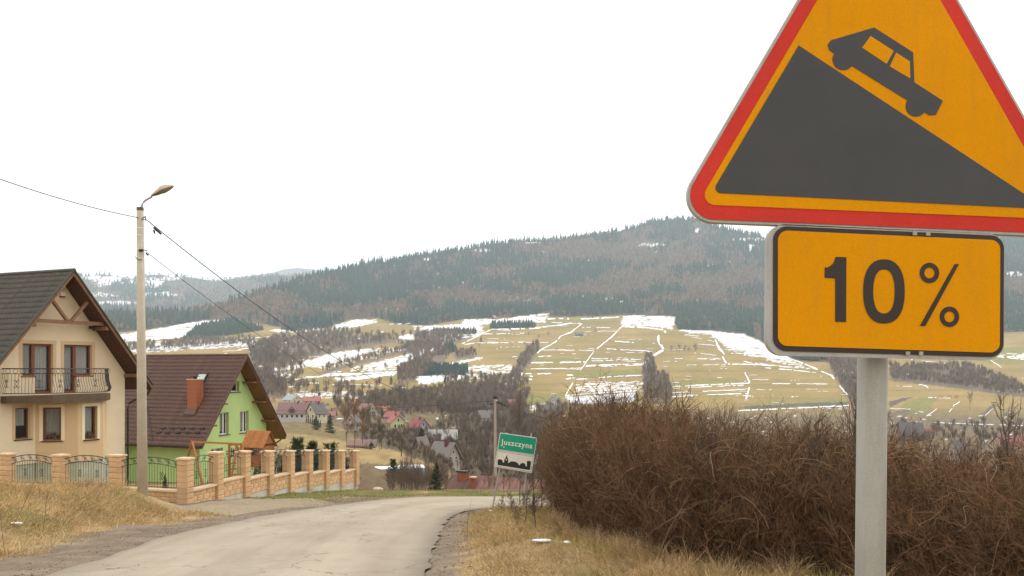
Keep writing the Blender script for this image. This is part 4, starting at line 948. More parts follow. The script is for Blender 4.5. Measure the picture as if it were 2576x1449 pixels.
# ------------------------------------------------------------------ light green house
H2 = Frame((-17.9, 57.0), 22)
h2 = thing('house', H2.p(0, -5, -6), 'light green house with brown tiled roof and brick chimney', 'house')
q2 = lambda rx, ry, off=0.: H2.inv(301.9 + rx * .2199, 855.3 + ry * .2199, off)
p2 = math.atan(5.44 / 4.08); z_ap = E + .85; t2 = math.tan(p2)
WZ = z_ap - .30 - 3.22 * t2
a1 = (*q2(1140, 838), *q2(1245, 1078)); a2 = (*q2(1374, 812), *q2(1472, 1052)); a3 = (*q2(1262, 470), *q2(1366, 592))
def rr(a): return (a[0], a[3], a[2], a[1])
a1, a2, a3 = rr(a1), rr(a2), rr(a3)
zt_ = (a1[3] + a2[3]) / 2; zb2 = (a1[1] + a2[1]) / 2; a1 = (a1[0], zb2, a1[2], zt_); a2 = (a2[0], zb2, a2[2], zt_)
mb = MB()
lw = [rect(-2.2, E - 6.4, -1.1, E - 5.0), rect(1.0, E - 6.4, 2.2, E - 5.0)]
wall_holes(mb, H2, [(-3.22, E - 8.6), (3.22, E - 8.6), (3.22, WZ), (0, z_ap - .28), (-3.22, WZ)], [rect(*a1), rect(*a2), rect(*a3)] + lw)
for side in (-3.22, 3.22): mb.add([H2.p(side, 0, E - 8.6), H2.p(side, -12, E - 8.6), H2.p(side, -12, WZ), H2.p(side, 0, WZ)], [(0, 1, 2, 3)])
mb.add([H2.p(-3.22, -12, E - 8.6), H2.p(3.22, -12, E - 8.6), H2.p(3.22, -12, WZ), H2.p(0, -12, z_ap - .3), H2.p(-3.22, -12, WZ)], [(0, 1, 2, 3, 4)])
mb.build('wall', GREENW, h2)
window(h2, H2, a1[0], a1[2], a1[1], a1[3], PVC, depth=.2, fw=.07, mull=(.62,), sill=.08, curtain=.9)
window(h2, H2, a2[0], a2[2], a2[1], a2[3], PVC, depth=.2, fw=.07, mull=(.62,), sill=.08, curtain=.9)
window(h2, H2, a3[0], a3[2], a3[1], a3[3], PVC, depth=.2, fw=.07, sill=.08, curtain=.4)
for r_ in lw: window(h2, H2, r_[0][0], r_[2][0], r_[0][1], r_[2][1], PVC, depth=.2, fw=.07, mull=(.5,), curtain=.8)
roof2 = gable_roof(h2, H2, 4.08, z_ap, p2, .98, -12.5, .22, SOFFIT2, TILE2, TILE2, course=.30, wave=.21)
for k in range(3):     # bracket boards under the right overhang
    zk = [q2(1490, 485, .5), q2(1605, 708, .5), q2(1715, 920, .5)][k]; uu_ = (z_ap - .32 - zk[1]) / t2
    mb = MB(); H2.box(mb, uu_ - .34, uu_ + .12, .002, .90, zk[1] - .05, zk[1] + .05); mb.build('bracket', SOFFIT2, h2)
    mb = MB(); H2.box(mb, -uu_ - .12, -uu_ + .34, .002, .90, zk[1] - .05, zk[1] + .05); mb.build('bracket', SOFFIT2, h2)
# things on the roof slope that faces the road: slope point (n back, v out)
def slope_pt(dx, dy, lift=0.):
    """point of the visible (left) slope of the green house seen at dx, dy"""
    best = None; k = (dx - CX) / F; s_ = (HY - dy) / F
    nrm = np.array([*(-H2.U * math.sin(p2)), math.cos(p2)]); A = H2.p(0, 0, z_ap + .03) + nrm * lift; dr_ = np.array([k, 1, s_]); t = ((A - np.array([0, 0, EYE])) @ nrm) / (dr_ @ nrm); return np.array([0, 0, EYE]) + dr_ * t
X2 = lambda rx, ry: (301.9 + rx * .2199, 855.3 + ry * .2199)
cb = slope_pt(*X2(822, 815)); cu = (cb[:2] - H2.O) @ H2.U; cn = (cb[:2] - H2.O) @ H2.N
ctop = EYE + (HY - X2(845, 455)[1]) / F * (cb[1] + .35)
ch = MB(); H2.box(ch, cu + .0, cu + .62, cn - .36, cn + .36, cb[2] - .5, ctop); chim = ch.build('chimney', MORTAR, h2)
bmsh = MB(); bl, bh = .235, .068
nrow = int((ctop - cb[2] + .45) / .08)
for i in range(nrow):
    z0_ = cb[2] - .45 + i * .08
    for (lo, hi, face) in ((-.36, .36, 'u'), (0, .62, 'n')):
        x = lo + (0 if i % 2 else -.12)
        while x < hi:
            x0, x1 = max(x, lo), min(x + bl, hi)
            if x1 - x0 > .03:
                if face == 'u': H2.box(bmsh, cu - .012, cu + .05, cn + x0, cn + x1, z0_, z0_ + bh)
                else: H2.box(bmsh, cu + x0, cu + x1, cn + .31, cn + .372, z0_, z0_ + bh)
            x += bl + .012
o = bmsh.build('brickwork', BRICK, chim); o['kind'] = 'stuff'
g = MB(); H2.box(g, cu - .04, cu + .66, cn - .40, cn + .41, ctop, ctop + .05); g.build('chimney_cap', mat('sand_cap', (.55, .45, .33)), chim)
g = MB(); g.tube([H2.p(cu + .3, cn, ctop + .05), H2.p(cu + .3, cn, ctop + .2)], .11, 8); H2.box(g, cu + .12, cu + .48, cn - .2, cn + .2, ctop + .2, ctop + .23); g.build('chimney_cowl', DARKM, chim)
g = MB(); g.box(cb + np.array([*(-H2.U * .05), .02]), (.30, .42, .05), [np.array([*(-H2.U * math.cos(p2)), -math.sin(p2)]), H2.ax[1], np.array([*(-H2.U * math.sin(p2)), math.cos(p2)])]); g.build('chimney_flashing', TILE2, chim)
sk_c = [slope_pt(*X2(x, y), .10) for x, y in ((893, 418), (972, 415), (925, 520), (862, 500))]
dn2 = np.array([*(-H2.U * math.cos(p2)), -math.sin(p2)]); nr2 = np.array([*(-H2.U * math.sin(p2)), math.cos(p2)])
c0 = slope_pt(*X2(915, 475), .06); g = MB(); g.box(c0, (.6, .36, .07), [dn2, H2.ax[1], nr2]); skl = g.build('roof_window', DARKM, h2)
g = MB(); g.box(c0 + nr2 * .075, (.52, .29, .01), [dn2, H2.ax[1], nr2]); g.build('pane', mat('sky_glass', (.45, .50, .48), rough=.12, spec=.8), skl)
for ry, off in ((1010, 0), (1058, -55)):       # snow guards
    for k in range(5):
        c_ = slope_pt(*X2(492 + k * 112 + off, ry), .05); g = MB(); g.box(c_, (.05, .16, .05), [dn2, H2.ax[1], nr2]); g.build('snow_guard', DARKM, roof2)
for side, n_ in ((1, .75),):
    g = MB(); z_e = z_ap - 4.08 * t2 - .12; g.tube([H2.p(4.12, .6, z_e), H2.p(4.12, .55, z_e - .15), H2.p(3.4, .2, z_e - .62), H2.p(3.3, .12, z_e - .9), H2.p(3.3, .12, E - 7.6)], .05, 8); g.build('downpipe', DARKM, h2)
# low side wing with its own slope to the left
W2 = Frame(H2.p(-3.3, -8.3, 0)[:2], U=H2.N, N=-H2.U)
mb = MB(); H2.box(mb, -4.9, -3.2, -12, -6.4, E - 8.6, z_ap - 5.55); mb.build('side_wing', GREENW, h2)
mb = MB(); mb.prism([H2.p(u, -6.0, z) for u, z in [(-3.6, z_ap - 4.55), (-5.4, z_ap - 6.15), (-5.4, z_ap - 6.3), (-3.6, z_ap - 4.75)]], H2.ax[1] * -6.5); wr = mb.build('side_roof', TILE2, h2)
g = MB(); g.tube([slope_pt(*X2(308, 760), .03), slope_pt(*X2(372, 1150), .03)], .05, 6); g.build('valley_strip', DARKM, wr)

# ------------------------------------------------------------------ sandstone garden wall with wrought iron panels
CR = np.array([-11.1, 30.0])
fence = thing('garden_wall', (CR[0], CR[1], -3.0), 'sandstone block garden wall with pillars and arched wrought iron panels', 'wall')
blk_cache = {}
def block_mesh(L_, h, t):
    key = (round(L_, 2), h, t)
    if key in blk_cache: return blk_cache[key]
    g = MB(); e = .012; x, y, z = L_ / 2 - .004, t / 2, h / 2 - .004
    P8 = []
    for zz in (-1, 1):
        for xx, yy in ((-1, -1), (1, -1), (1, 1), (-1, 1)): P8.append((xx * x, yy * (y - e), zz * z))
    g.box8(P8)
    for sy in (-1, 1):   # rough pillowed face
        g.add([(-x + .02, sy * (y + .004), -z + .02), (x - .02, sy * (y + .009), -z + .02), (x - .02, sy * (y + .002), z - .02), (-x + .02, sy * (y + .008), z - .02), (-x, sy * (y - e), -z), (x, sy * (y - e), -z), (x, sy * (y - e), z), (-x, sy * (y - e), z)],
              [(0, 1, 2, 3), (4, 5, 1, 0), (5, 6, 2, 1), (6, 7, 3, 2), (7, 4, 0, 3)] if sy < 0 else [(3, 2, 1, 0), (0, 1, 5, 4), (1, 2, 6, 5), (2, 3, 7, 6), (3, 0, 4, 7)])
    me = bpy.data.meshes.new('block'); me.from_pydata(g.v, [], g.f); me.update(); me.materials.append(STONE); blk_cache[key] = me; return me
def place_block(parent, fr, u, n, z, L_, h=.19, t=.2):
    o = bpy.data.objects.new('block', block_mesh(L_, h, t)); COL.objects.link(o); o.parent = parent
    w_ = fr.p(u, n, z) - rootpos(parent); o.location = tuple(w_); o.rotation_euler = (0, 0, math.atan2(fr.U[1], fr.U[0])); return o
def pillar(fr, u, ztop, zbase, name='pillar'):
    g = MB(); fr.box(g, u - .17, u + .17, -.17, .17, zbase, ztop - .06); pl = g.build(name, MORTAR, fence)
    k = int(math.ceil((ztop - .06 - zbase) / .19)); mb_ = None
    for i in range(k):
        z = ztop - .06 - .19 * (i + .5)
        o = place_block(pl, fr, u, 0, z, .40, .19, .40)
    g = MB(); s = .24; fr.box(g, u - s, u + s, -s, s, ztop - .06, ztop - .018); fr.box(g, u - s + .02, u + s - .02, -s + .02, s - .02, ztop - .018, ztop); g.build('cap', CAPS, pl)
    return pl
def iron_panel(fr, u0, u1, zc_, ztop):
    """arched panel; zc_ top of coping, ztop pillar top"""
    g = MB(); c_ = (u0 + u1) / 2; L_ = u1 - u0; rise = .16; ze = ztop - .20
    arc = lambda base, t: base + rise * (1 - (2 * t - 1) ** 2)
    ts = np.linspace(0, 1, 13)
    g.tube([fr.p(u0 + L_ * t, 0, arc(ze, t)) for t in ts], .015, 5); g.tube([fr.p(u0 + L_ * t, 0, arc(ze - .21, t)) for t in ts], .012, 5)
    g.tube([fr.p(u0, 0, zc_ + .06), fr.p(u1, 0, zc_ + .06)], .014, 5)
    k = int(L_ / .118)
    for i in range(k + 1):
        t = (i + .5) / (k + 1); g.tube([fr.p(u0 + L_ * t, 0, zc_ + .06), fr.p(u0 + L_ * t, 0, arc(ze - .21, t))], .0075, 4, cap=False)
    m_ = max(4, int(L_ / .34))
    for i in range(m_):      # rings and leaves between the arches
        t = (i + .5) / m_; cz = arc(ze - .105, t)
        g.tube([fr.p(u0 + L_ * t + .085 * math.cos(a), 0, cz + .085 * math.sin(a)) for a in np.linspace(0, 5.6, 10)], .007, 4, cap=False)
        g.tube([fr.p(u0 + L_ * t + .03 * math.cos(a) + .02 * (-1) ** i, 0, cz + .04 * math.sin(a)) for a in np.linspace(0, 6.28, 6)], .012, 4, cap=False)
        g.tube([fr.p(u0 + L_ * (t - .5 / m_) , 0, cz - .09), fr.p(u0 + L_ * (t + .4 / m_), 0, cz + .1)], .007, 4, cap=False)
    for s_ in (.32, .68):  # scroll ornaments in the bars
        uc = u0 + L_ * s_; zm = (zc_ + ze) / 2 - .02
        for sx in (-1, 1):
            for sz in (-1, 1):
                g.tube([fr.p(uc + sx * (.045 + .04 * math.cos(a)), 0, zm + sz * (.07 + .055 * math.sin(a))) for a in np.linspace(.3, 5.4, 8)], .009, 4, cap=False)
    return g.build('iron_panel', IRON, fence)
def low_wall(fr, u0, u1, zc_, zfoot, half=.10):
    g = MB(); fr.box(g, u0, u1, -.165, .165, zc_ - .065, zc_); g.build('coping', CAPS, fence)
    g = MB(); fr.box(g, u0, u1, -.085, .085, zfoot, zc_ - .066); g.build('wall_core', MORTAR, fence)
    for r_ in range(3):
        L_ = u1 - u0; x = u0 - (.0 if r_ % 2 else .19); z = zc_ - .065 - .19 * (r_ + .5)
        while x < u1 - .02:
            a, b = max(x, u0), min(x + .385, u1)
            if b - a > .05: place_block(fence, fr, (a + b) / 2, 0, z, b - a)
            x += .385
    g = MB(); fr.box(g, u0 - .0, u1 + .0, -.082, .088, zfoot - .6, zc_ - .065 - .57); g.build('footing', FOOT, fence)
FRR = Frame(CR, U=(.2045, .979), N=(.979, -.2045)); FRL = Frame(CR, U=(-.949, .314), N=(-.314, -.949))
tR = [0, 1.97, 3.95, 5.9, 7.78, 9.62, 11.45, 13.3, 15.15]
yR = [1151, 1136, 1134, 1133.5, 1133, 1132, 1132, 1132.5, 1133]
zR = [E - (yR[i] - HY) / F * (30 + .979 * tR[i]) for i in range(9)]
for i in range(9):
    zb0 = E - 1.6 - .1 * (30 + .979 * tR[i]) - .25
    if i == 8: zb0 = zb0 - .1
    pillar(FRR, tR[i], zR[i], max(zb0, zR[i] - 1.05 - (.64 if i else 1.0)))
    if i < 8:
        u0, u1 = tR[i] + .2, tR[i + 1] - .2; zt_ = zR[max(i, 1)] ; zc_ = zt_ - (1.08 if i else 1.14)
        low_wall(FRR, u0, u1, zc_, zb0 - .3); iron_panel(FRR, u0 - .02, u1 + .02, zc_, zt_)
        g = MB(); FRR.box(g, tR[i + 1] - .19, tR[i + 1] + .19, -.15, .15, zb0 - .6, zR[i + 1] - 1.05 - .60); g.build('footing', FOOT, fence)
tL = [0, 2.86, 5.37, 7.85, 10.4]; zL = [zR[0], E - 3.0, E - 3.07, E - 3.10, E - 3.15]
for i in range(5):
    if i: pillar(FRL, tL[i], zL[i], E - 4.9)
    if i < 4:
        u0, u1 = tL[i] + .2, tL[i + 1] - .2; zt_ = (zL[i] + zL[i + 1]) / 2 + .0; zc_ = zt_ - 1.12
        low_wall(FRL, u0, u1, zc_, E - 4.95); iron_panel(FRL, u0 - .02, u1 + .02, zc_, zt_)

# ------------------------------------------------------------------ garden play equipment
def bar(mb, a, b, w_=.09):
    a = np.array(a, float); b = np.array(b, float); v = b - a; L_ = np.linalg.norm(v); v /= L_; t = np.array([0, 0, 1.]) if abs(v[2]) < .9 else np.array([1., 0, 0]); x = np.cross(v, t); x /= np.linalg.norm(x); return mb.box((a + b) / 2, (L_ / 2, w_ / 2, w_ / 2), [v, x, np.cross(v, x)])
gz = lambda Y: -.1 * Y
sw = thing('swing_frame', at(500, 1215, 44), 'brown wooden swing frame with slanting legs before the green house', 'swing frame')
A_, B_ = at(483, 1111, 43.5), at(598, 1117, 46)
g = MB(); bar(g, A_, B_, .10); g.build('crossbeam', PLAYW, sw)
for dx0, dy0, Y0 in ((514, 1203, 42.6), (452, 1205, 45.0)):
    g = MB(); e = at(dx0, dy0, Y0); e[2] = gz(Y0) - .05; bar(g, A_ + (0, 0, .02), e, .09); g.build('leg', PLAYW, sw)
for Y0, s_ in ((45, -1), (47, 1)):
    g = MB(); e = B_ + np.array([.5 * s_ * .2, Y0 - 46, 0]); e[2] = gz(Y0) - .05; bar(g, B_ - (.05, 0, 0), e, .09); g.build('leg', PLAYW, sw)
cf = thing('climbing_frame', at(592, 1218, 46.5), 'brown wooden climbing frame with upright slats beside the playhouse', 'climbing frame')
for dx0 in (577, 607):
    g = MB(); t_ = at(dx0, 1118, 46.5); b_ = t_.copy(); b_[2] = gz(46.5) - .1; bar(g, t_, b_, .11); g.build('post', PLAYW, cf)
g = MB(); bar(g, at(575, 1119, 46.5), at(609, 1117, 46.5), .10); g.build('top_rail', PLAYW, cf)
g = MB(); bar(g, at(577, 1136, 46.5), at(607, 1134, 46.5), .06); bar(g, at(577, 1146, 46.5), at(607, 1144, 46.5), .06); g.build('rail', PLAYW, cf)
for k in range(5):
    g = MB(); bar(g, at(583 + k * 4.6, 1126 + (k % 2) * 2, 46.45), at(583 + k * 4.6, 1150, 46.45), .04); g.build('slat', DARKM, cf)
for k in range(3):
    g = MB(); bar(g, at(577, 1166 + 14 * k, 46.5), at(607, 1165 + 14 * k, 46.5), .06); g.build('rung', PLAYW, cf)
PH = Frame((-13.5, 49.0), 22); ph = thing('playhouse', PH.p(0, -.7, gz(49)), 'small orange wooden playhouse with a gabled board roof', 'playhouse')
za_, ze_ = E - 3.45, E - 4.28
for side in (-1, 1):
    for k in range(10):
        n0, n1 = .12 - k * .155, .12 - (k + 1) * .155 + .008
        g = MB(); g.prism([PH.p(u, n0, z) for u, z in [(0, za_), (side * .66, ze_ - .06), (side * .66, ze_ - .09), (0, za_ - .035)]], PH.ax[1] * (n1 - n0)); g.build('roof_board', PLAYW, ph)
for k in range(10):
    z0_ = E - 5.45 + k * .13; z1_ = z0_ + .122
    for n_ in (0, -1.3):
        hw = .5
        g = MB(); PH.box(g, -hw, hw, n_ - .02, n_, z0_, z1_); g.build('wall_board', PLAYW, ph)
    for u_ in (-.5, .48):
        if u_ < 0 and 5 <= k <= 7:
            for a, b in ((-.42, -.02), (-1.28, -.78)):
                g = MB(); PH.box(g, u_, u_ + .02, a, b, z0_, z1_); g.build('wall_board', PLAYW, ph)
        else:
            g = MB(); PH.box(g, u_, u_ + .02, -1.28, -.02, z0_, z1_); g.build('wall_board', PLAYW, ph)
for n_ in (0, -1.3):
    for k in range(5):
        z0_ = ze_ + .13 + k * .13; hw = max((za_ - z0_) * .78 - .05, .03)
        g = MB(); PH.box(g, -hw, hw, n_ - .02, n_, z0_ - .13, z0_ - .008); g.build('gable_board', PLAYW, ph)
for u_ in (-.45, .45):
    for n_ in (-.05, -1.25): g = MB(); PH.box(g, u_ - .045, u_ + .045, n_ - .045, n_ + .045, gz(49) - .2, E - 5.4); g.build('leg', PLAYW, ph)

# ------------------------------------------------------------------ trees: builders
TRW = mat('bare_twigs', (.150, .115, .090), rough=.95, var=.25, scale=2, rnd=.25, spec=.05)
TRT = mat('tree_trunk', (.115, .09, .068), rough=.95, var=.3, scale=3, rnd=.2, spec=.05)
NEED = mat('pine_needles', (.085, .100, .045), rough=.8, var=.4, scale=3, rnd=.2, spec=.15)
SPRU = mat('spruce_needles', (.050, .066, .036), rough=.85, var=.4, scale=3, rnd=.2, spec=.1)
LARCH = mat('larch_twigs', (.24, .125, .06), rough=.95, var=.3, scale=2, rnd=.1, spec=.05)
def bare_proto(seed, w2_=.0065, spread=.5, dens=1.0, thick=1.):
    rg = np.random.default_rng(seed)
    T = grow(np.zeros((1, 3)), [[rg.normal(0, .05), rg.normal(0, .05), 1]], [.82], 7, .06, .05, rg)
    n1 = int(16 * dens); s, dd, t, _ = children(T, n1, rg, .22); az = rg.random(len(s)) * 6.283
    dv = np.stack([np.cos(az), np.sin(az), .55 + .9 * t], -1); P1_ = grow(s, dv, (.42 - .26 * t) * (.7 + .5 * rg.random(len(s))) * spread / .5, 4, .14, .10, rg)
    s, dd, t, _ = children(P1_, 6, rg, .2); dv = unit(dd) + rg.normal(0, .55, dd.shape) + [0, 0, .25]; P2_ = grow(s, dv, (.16 * (1 - .4 * t)) * (.6 + .7 * rg.random(len(s))), 3, .18, .06, rg)
    s, dd, t, _ = children(P2_, 5, rg, .1); dv = unit(dd) + rg.normal(0, .6, dd.shape) + [0, 0, .15]; P3_ = grow(s, dv, .075 * (.5 + .8 * rg.random(len(s))), 2, .2, .04, rg)
    tr = Acc(); tr.add(tubes(T, .016 * thick, .004, 5)); tr.add(tubes(P1_, .007 * thick, .002, 3))
    cr = Acc(); cr.add(ribbons(P2_, w2_ * 1.1, w2_ * .7, rg)); cr.add(ribbons(P3_, w2_ * .8, w2_ * .5, rg))
    return tr, cr
TP = [bare_proto(100 + i, spread=[.5, .62, .42, .5][i % 4]) for i in range(6)]
TPM = [(tr.mesh('trunk'), cr.mesh('crown')) for tr, cr in TP]
for a, b in TPM: a.materials.append(TRT); b.materials.append(TRW)
def bare_tree(loc, h, k, label, group=None, name='bare_tree', rz=None, wide=1.):
    t = thing(name, loc, label, 'tree', group)
    for nm_, me in zip(('trunk', 'crown'), TPM[k % len(TPM)]):
        o = bpy.data.objects.new(nm_, me); COL.objects.link(o); o.parent = t
    t.scale = (h * wide, h * wide, h); t.rotation_euler = (0, 0, RNG.random() * 6.28 if rz is None else rz); return t
def spruce_mesh(seed, tiers=16, kk=11):
    """trunk plus drooping boughs made of many small needle blades"""
    rg = np.random.default_rng(seed); A = Acc(); S = []; Dv = []; Ln = []
    for i in range(tiers):
        t = i / (tiers - 1); z = .07 + .90 * t; rad = .26 * (1 - t) ** .85 + .015
        for j in range(kk if t < .7 else 7):
            a = rg.random() * 6.283; S.append((0, 0, z)); Dv.append((math.cos(a), math.sin(a), -.25 + .9 * t)); Ln.append(rad * (.7 + .5 * rg.random()))
    Pb_ = grow(np.array(S), np.array(Dv), np.array(Ln), 4, .08, .05, rg)
    s, dd, t, _ = children(Pb_, 14, rg, .05); dv = dd + rg.normal(0, .6, dd.shape) + [0, 0, -.15]
    Pn = grow(s, dv, .055 * (.6 + .6 * rg.random(len(s))) * (1.1 - .4 * s[:, 2]), 2, .2, 0, rg); A.add(ribbons(Pn, .020, .006, rg)); A.add(ribbons(Pb_, .02, .008, rg))
    T = Acc(); T.add(tubes(grow(np.zeros((1, 3)), [[0, 0, 1.]], [.97], 4, .01), .014, .002, 5)); return T.mesh('trunk'), A.mesh('crown')
SPM = [spruce_mesh(300 + i) for i in range(2)]
for a, b in SPM: a.materials.append(TRT); b.materials.append(SPRU)
def spruce(loc, h, k, label, group=None, wide=1., name='spruce'):
    t = thing(name, loc, label, 'tree', group)
    for nm_, me in zip(('trunk', 'crown'), SPM[k % 2]): o = bpy.data.objects.new(nm_, me); COL.objects.link(o); o.parent = t
    t.scale = (h * wide, h * wide, h); t.rotation_euler = (0, 0, RNG.random() * 6.28); return t
def pine_mesh(seed):
    rg = np.random.default_rng(seed); S = []; Dv = []; Ln = []
    for i in range(9):
        t = i / 8; z = .04 + .84 * t
        for j in range(7): a = rg.random() * 6.283; S.append((0, 0, z)); Dv.append((math.cos(a), math.sin(a), .45 + .7 * t)); Ln.append((.34 * (1 - .62 * t)) * (.75 + .4 * rg.random()))
    Pb_ = grow(np.array(S), np.array(Dv), np.array(Ln), 4, .1, .16, rg)
    s, dd, t, _ = children(Pb_, 5, rg, .3); P2_ = grow(s, dd + rg.normal(0, .5, dd.shape) + [0, 0, .3], .10 * (.6 + .6 * rg.random(len(s))), 3, .15, .15, rg)
    A = Acc(); allp = np.concatenate([P2_]); s, dd, t, _ = children(allp, 16, rg, .0); Pn = grow(s, dd + rg.normal(0, .7, dd.shape), .045 * (.7 + .5 * rg.random(len(s))), 1, .1, 0, rg); A.add(ribbons(Pn, .010, .004, rg))
    s, dd, t, _ = children(Pb_, 18, rg, .25); Pn = grow(s, dd + rg.normal(0, .7, dd.shape), .045 * (.7 + .5 * rg.random(len(s))), 1, .1, 0, rg); A.add(ribbons(Pn, .010, .004, rg))
    T = Acc(); T.add(tubes(grow(np.zeros((1, 3)), [[0, 0, 1.]], [.9], 4, .01, 0, rg), .018, .004, 5)); T.add(tubes(Pb_, .006, .002, 3)); return T.mesh('trunk'), A.mesh('crown')
PIM = [pine_mesh(400 + i) for i in range(3)]
for a, b in PIM: a.materials.append(TRT); b.materials.append(NEED)
def pine(loc, h, k, label, group=None, wide=1.):
    t = thing('young_pine', loc, label, 'tree', group)
    for nm_, me in zip(('trunk', 'crown'), PIM[k % 3]): o = bpy.data.objects.new(nm_, me); COL.objects.link(o); o.parent = t
    t.scale = (h * wide, h * wide, h); t.rotation_euler = (0, 0, RNG.random() * 6.28); return t
# ------------------------------------------------------------------ steep slope warning sign, close by the camera
def flat_prism(pts, Y, th, mapf):
    """closed outline in picture-plane metres at distance Y, given thickness towards +Y"""
    mb = MB(); mb.prism([mapf(x, y, Y) for x, y in pts], (0, th, 0)); return mb
def roundpoly(P, rad, k=10):
    """outline with circular corners of the given radii"""
    out_ = []; n = len(P); rad = rad if hasattr(rad, '__len__') else [rad] * n
    for i in range(n):
        p = np.array(P[i], float); a = np.array(P[i - 1], float) - p; b = np.array(P[(i + 1) % n], float) - p; a /= np.linalg.norm(a); b /= np.linalg.norm(b)
        half = math.acos(np.clip(a @ b, -1, 1)) / 2; t = rad[i] / math.tan(half); c_ = p + (a + b) / np.linalg.norm(a + b) * rad[i] / math.sin(half)
        p0 = p + a * t - c_; p1_ = p + b * t - c_; a0 = math.atan2(p0[1], p0[0]); a1_ = math.atan2(p1_[1], p1_[0]); da = (a1_ - a0 + math.pi) % (2 * math.pi) - math.pi
        for j in range(k + 1): q = a0 + da * j / k; out_.append(tuple(c_ + rad[i] * np.array([math.cos(q), math.sin(q)])))
    return out_
SY = 1.85
s7 = lambda x, y, Y: np.array([*(at(1718.9 + x * .4166, y * .4166, SY)[[0]]), Y, at(1718.9 + x * .4166, y * .4166, SY)[2]])
s8 = lambda x, y, Y: np.array([at(1911.8 + x * .2777, 536.6 + y * .2777, SY)[0], Y, at(1911.8 + x * .2777, 536.6 + y * .2777, SY)[2]])
def sheet(name, color, cell=1500., var=.10, rough=.55, coat=.0):
    """retroreflective sheeting: flat colour with a fine cell pattern, faint scuffs"""
    m = mat(name, color, rough=rough, var=var, scale=3.5, spec=.06, coat=coat, bump=.04, bscale=260, detail=5); return m
def grime(m, amt=.16):
    t = m.node_tree; N = t.nodes; L = t.links; b = N['Principled BSDF']; src = b.inputs['Base Color'].links[0].from_socket
    g = N.new('ShaderNodeNewGeometry'); mp = N.new('ShaderNodeMapping'); mp.inputs['Scale'].default_value = (38, 38, 3.2); L.new(g.outputs['Position'], mp.inputs[0])
    n = N.new('ShaderNodeTexNoise'); n.inputs['Scale'].default_value = 1; n.inputs['Detail'].default_value = 8; n.inputs['Roughness'].default_value = .7; L.new(mp.outputs[0], n.inputs['Vector'])
    n3 = N.new('ShaderNodeTexNoise'); n3.inputs['Scale'].default_value = 420; n3.inputs['Detail'].default_value = 2; L.new(g.outputs['Position'], n3.inputs['Vector'])
    r = N.new('ShaderNodeMapRange'); r.inputs[1].default_value = .48; r.inputs[2].default_value = .85; r.inputs[4].default_value = amt; L.new(n.outputs['Fac'], r.inputs[0])
    m1 = N.new('ShaderNodeMixRGB'); m1.inputs[2].default_value = (.16, .12, .08, 1); L.new(src, m1.inputs[1]); L.new(r.outputs[0], m1.inputs[0])
    r3 = N.new('ShaderNodeMapRange'); r3.inputs[1].default_value = .3; r3.inputs[2].default_value = .7; r3.inputs[3].default_value = .90; r3.inputs[4].default_value = 1.08; L.new(n3.outputs['Fac'], r3.inputs[0])
    h = N.new('ShaderNodeHueSaturation'); L.new(m1.outputs[0], h.inputs['Color']); L.new(r3.outputs[0], h.inputs['Value']); L.new(h.outputs[0], b.inputs['Base Color'])
YEL = sheet('amber_sheeting', (.68, .28, .001), var=.06)
REDS = sheet('red_sheeting', (.56, .045, .035), var=.10)
BLK = mat('black_sheeting', (.020, .019, .020), rough=.16, var=.2, scale=6, spec=.4, coat=.15)
BLK2 = mat('black_print', (.036, .028, .024), rough=.5, var=.15, scale=6, spec=.3)
ALU = mat('aluminium_edge', (.40, .40, .39), rough=.5, var=.10, scale=8, metal=.3)
for m_ in (YEL, REDS): grime(m_)
grime(GALV, .45); grime(ALU, .4)
pbase = np.array([.77, 1.93, near_h1(.77, 1.93)])
ws = thing('warning_sign', pbase, 'red bordered triangular steep slope sign with 10% plate on grey pole', 'road sign')
mp_ = MB(); p_t = at(2199, 520, 1.93 ); p_m = at(2189, 1449, 1.93); dv_ = (p_m - p_t) / (p_m[2] - p_t[2]); p_b = p_t + dv_ * (pbase[2] - .1 - p_t[2])
mp_.tube([p_b, p_t + dv_ * .75], .0316, 24); mp_.build('pole', GALV, ws, smooth=True)
OUT = roundpoly([(-91, 1331), (2481, 1437.5), (1185, -844)], 168, 16)
def inset(P, dd):
    n = len(P); L_ = []
    c_ = np.mean(np.array(P, float), 0)
    for i in range(n):
        a = np.array(P[i], float); b = np.array(P[(i + 1) % n], float); t = (b - a) / np.linalg.norm(b - a); nr = np.array([-t[1], t[0]]); nr = nr if nr @ (c_ - a) > 0 else -nr; L_.append((a + nr * dd, t))
    out_ = []
    for i in range(n):
        (a, t), (b, s_) = L_[i - 1], L_[i]; M = np.array([t, -s_]).T; k = np.linalg.solve(M, b - a); out_.append(tuple(a + t * k[0]))
    return out_
TRI = [(-91, 1331), (2481, 1437.5), (1185, -844)]
mb = flat_prism(OUT, SY + .001, .022, s7); tri_p = mb.build('triangle_panel', ALU, ws)
mb = flat_prism(roundpoly(inset(TRI, 17), 148, 16), SY - .0015, .004, s7); rp = mb.build('red_border', REDS, tri_p)
mb = flat_prism(roundpoly(inset(TRI, 103), 62, 12), SY - .0030, .004, s7); mb.build('amber_field', YEL, tri_p)
mb = flat_prism(roundpoly([(693, 278), (168, 1166), (2191, 1264)], [.5, 34, 2], 8), SY - .0042, .003, s7); mb.build('slope_symbol', BLK, tri_p)
arc_ = lambda cx, cy, r_, a0, a1_, k=12: [(cx + r_ * math.cos(R(a0 + (a1_ - a0) * i / k)), cy + r_ * math.sin(R(a0 + (a1_ - a0) * i / k))) for i in range(k + 1)]
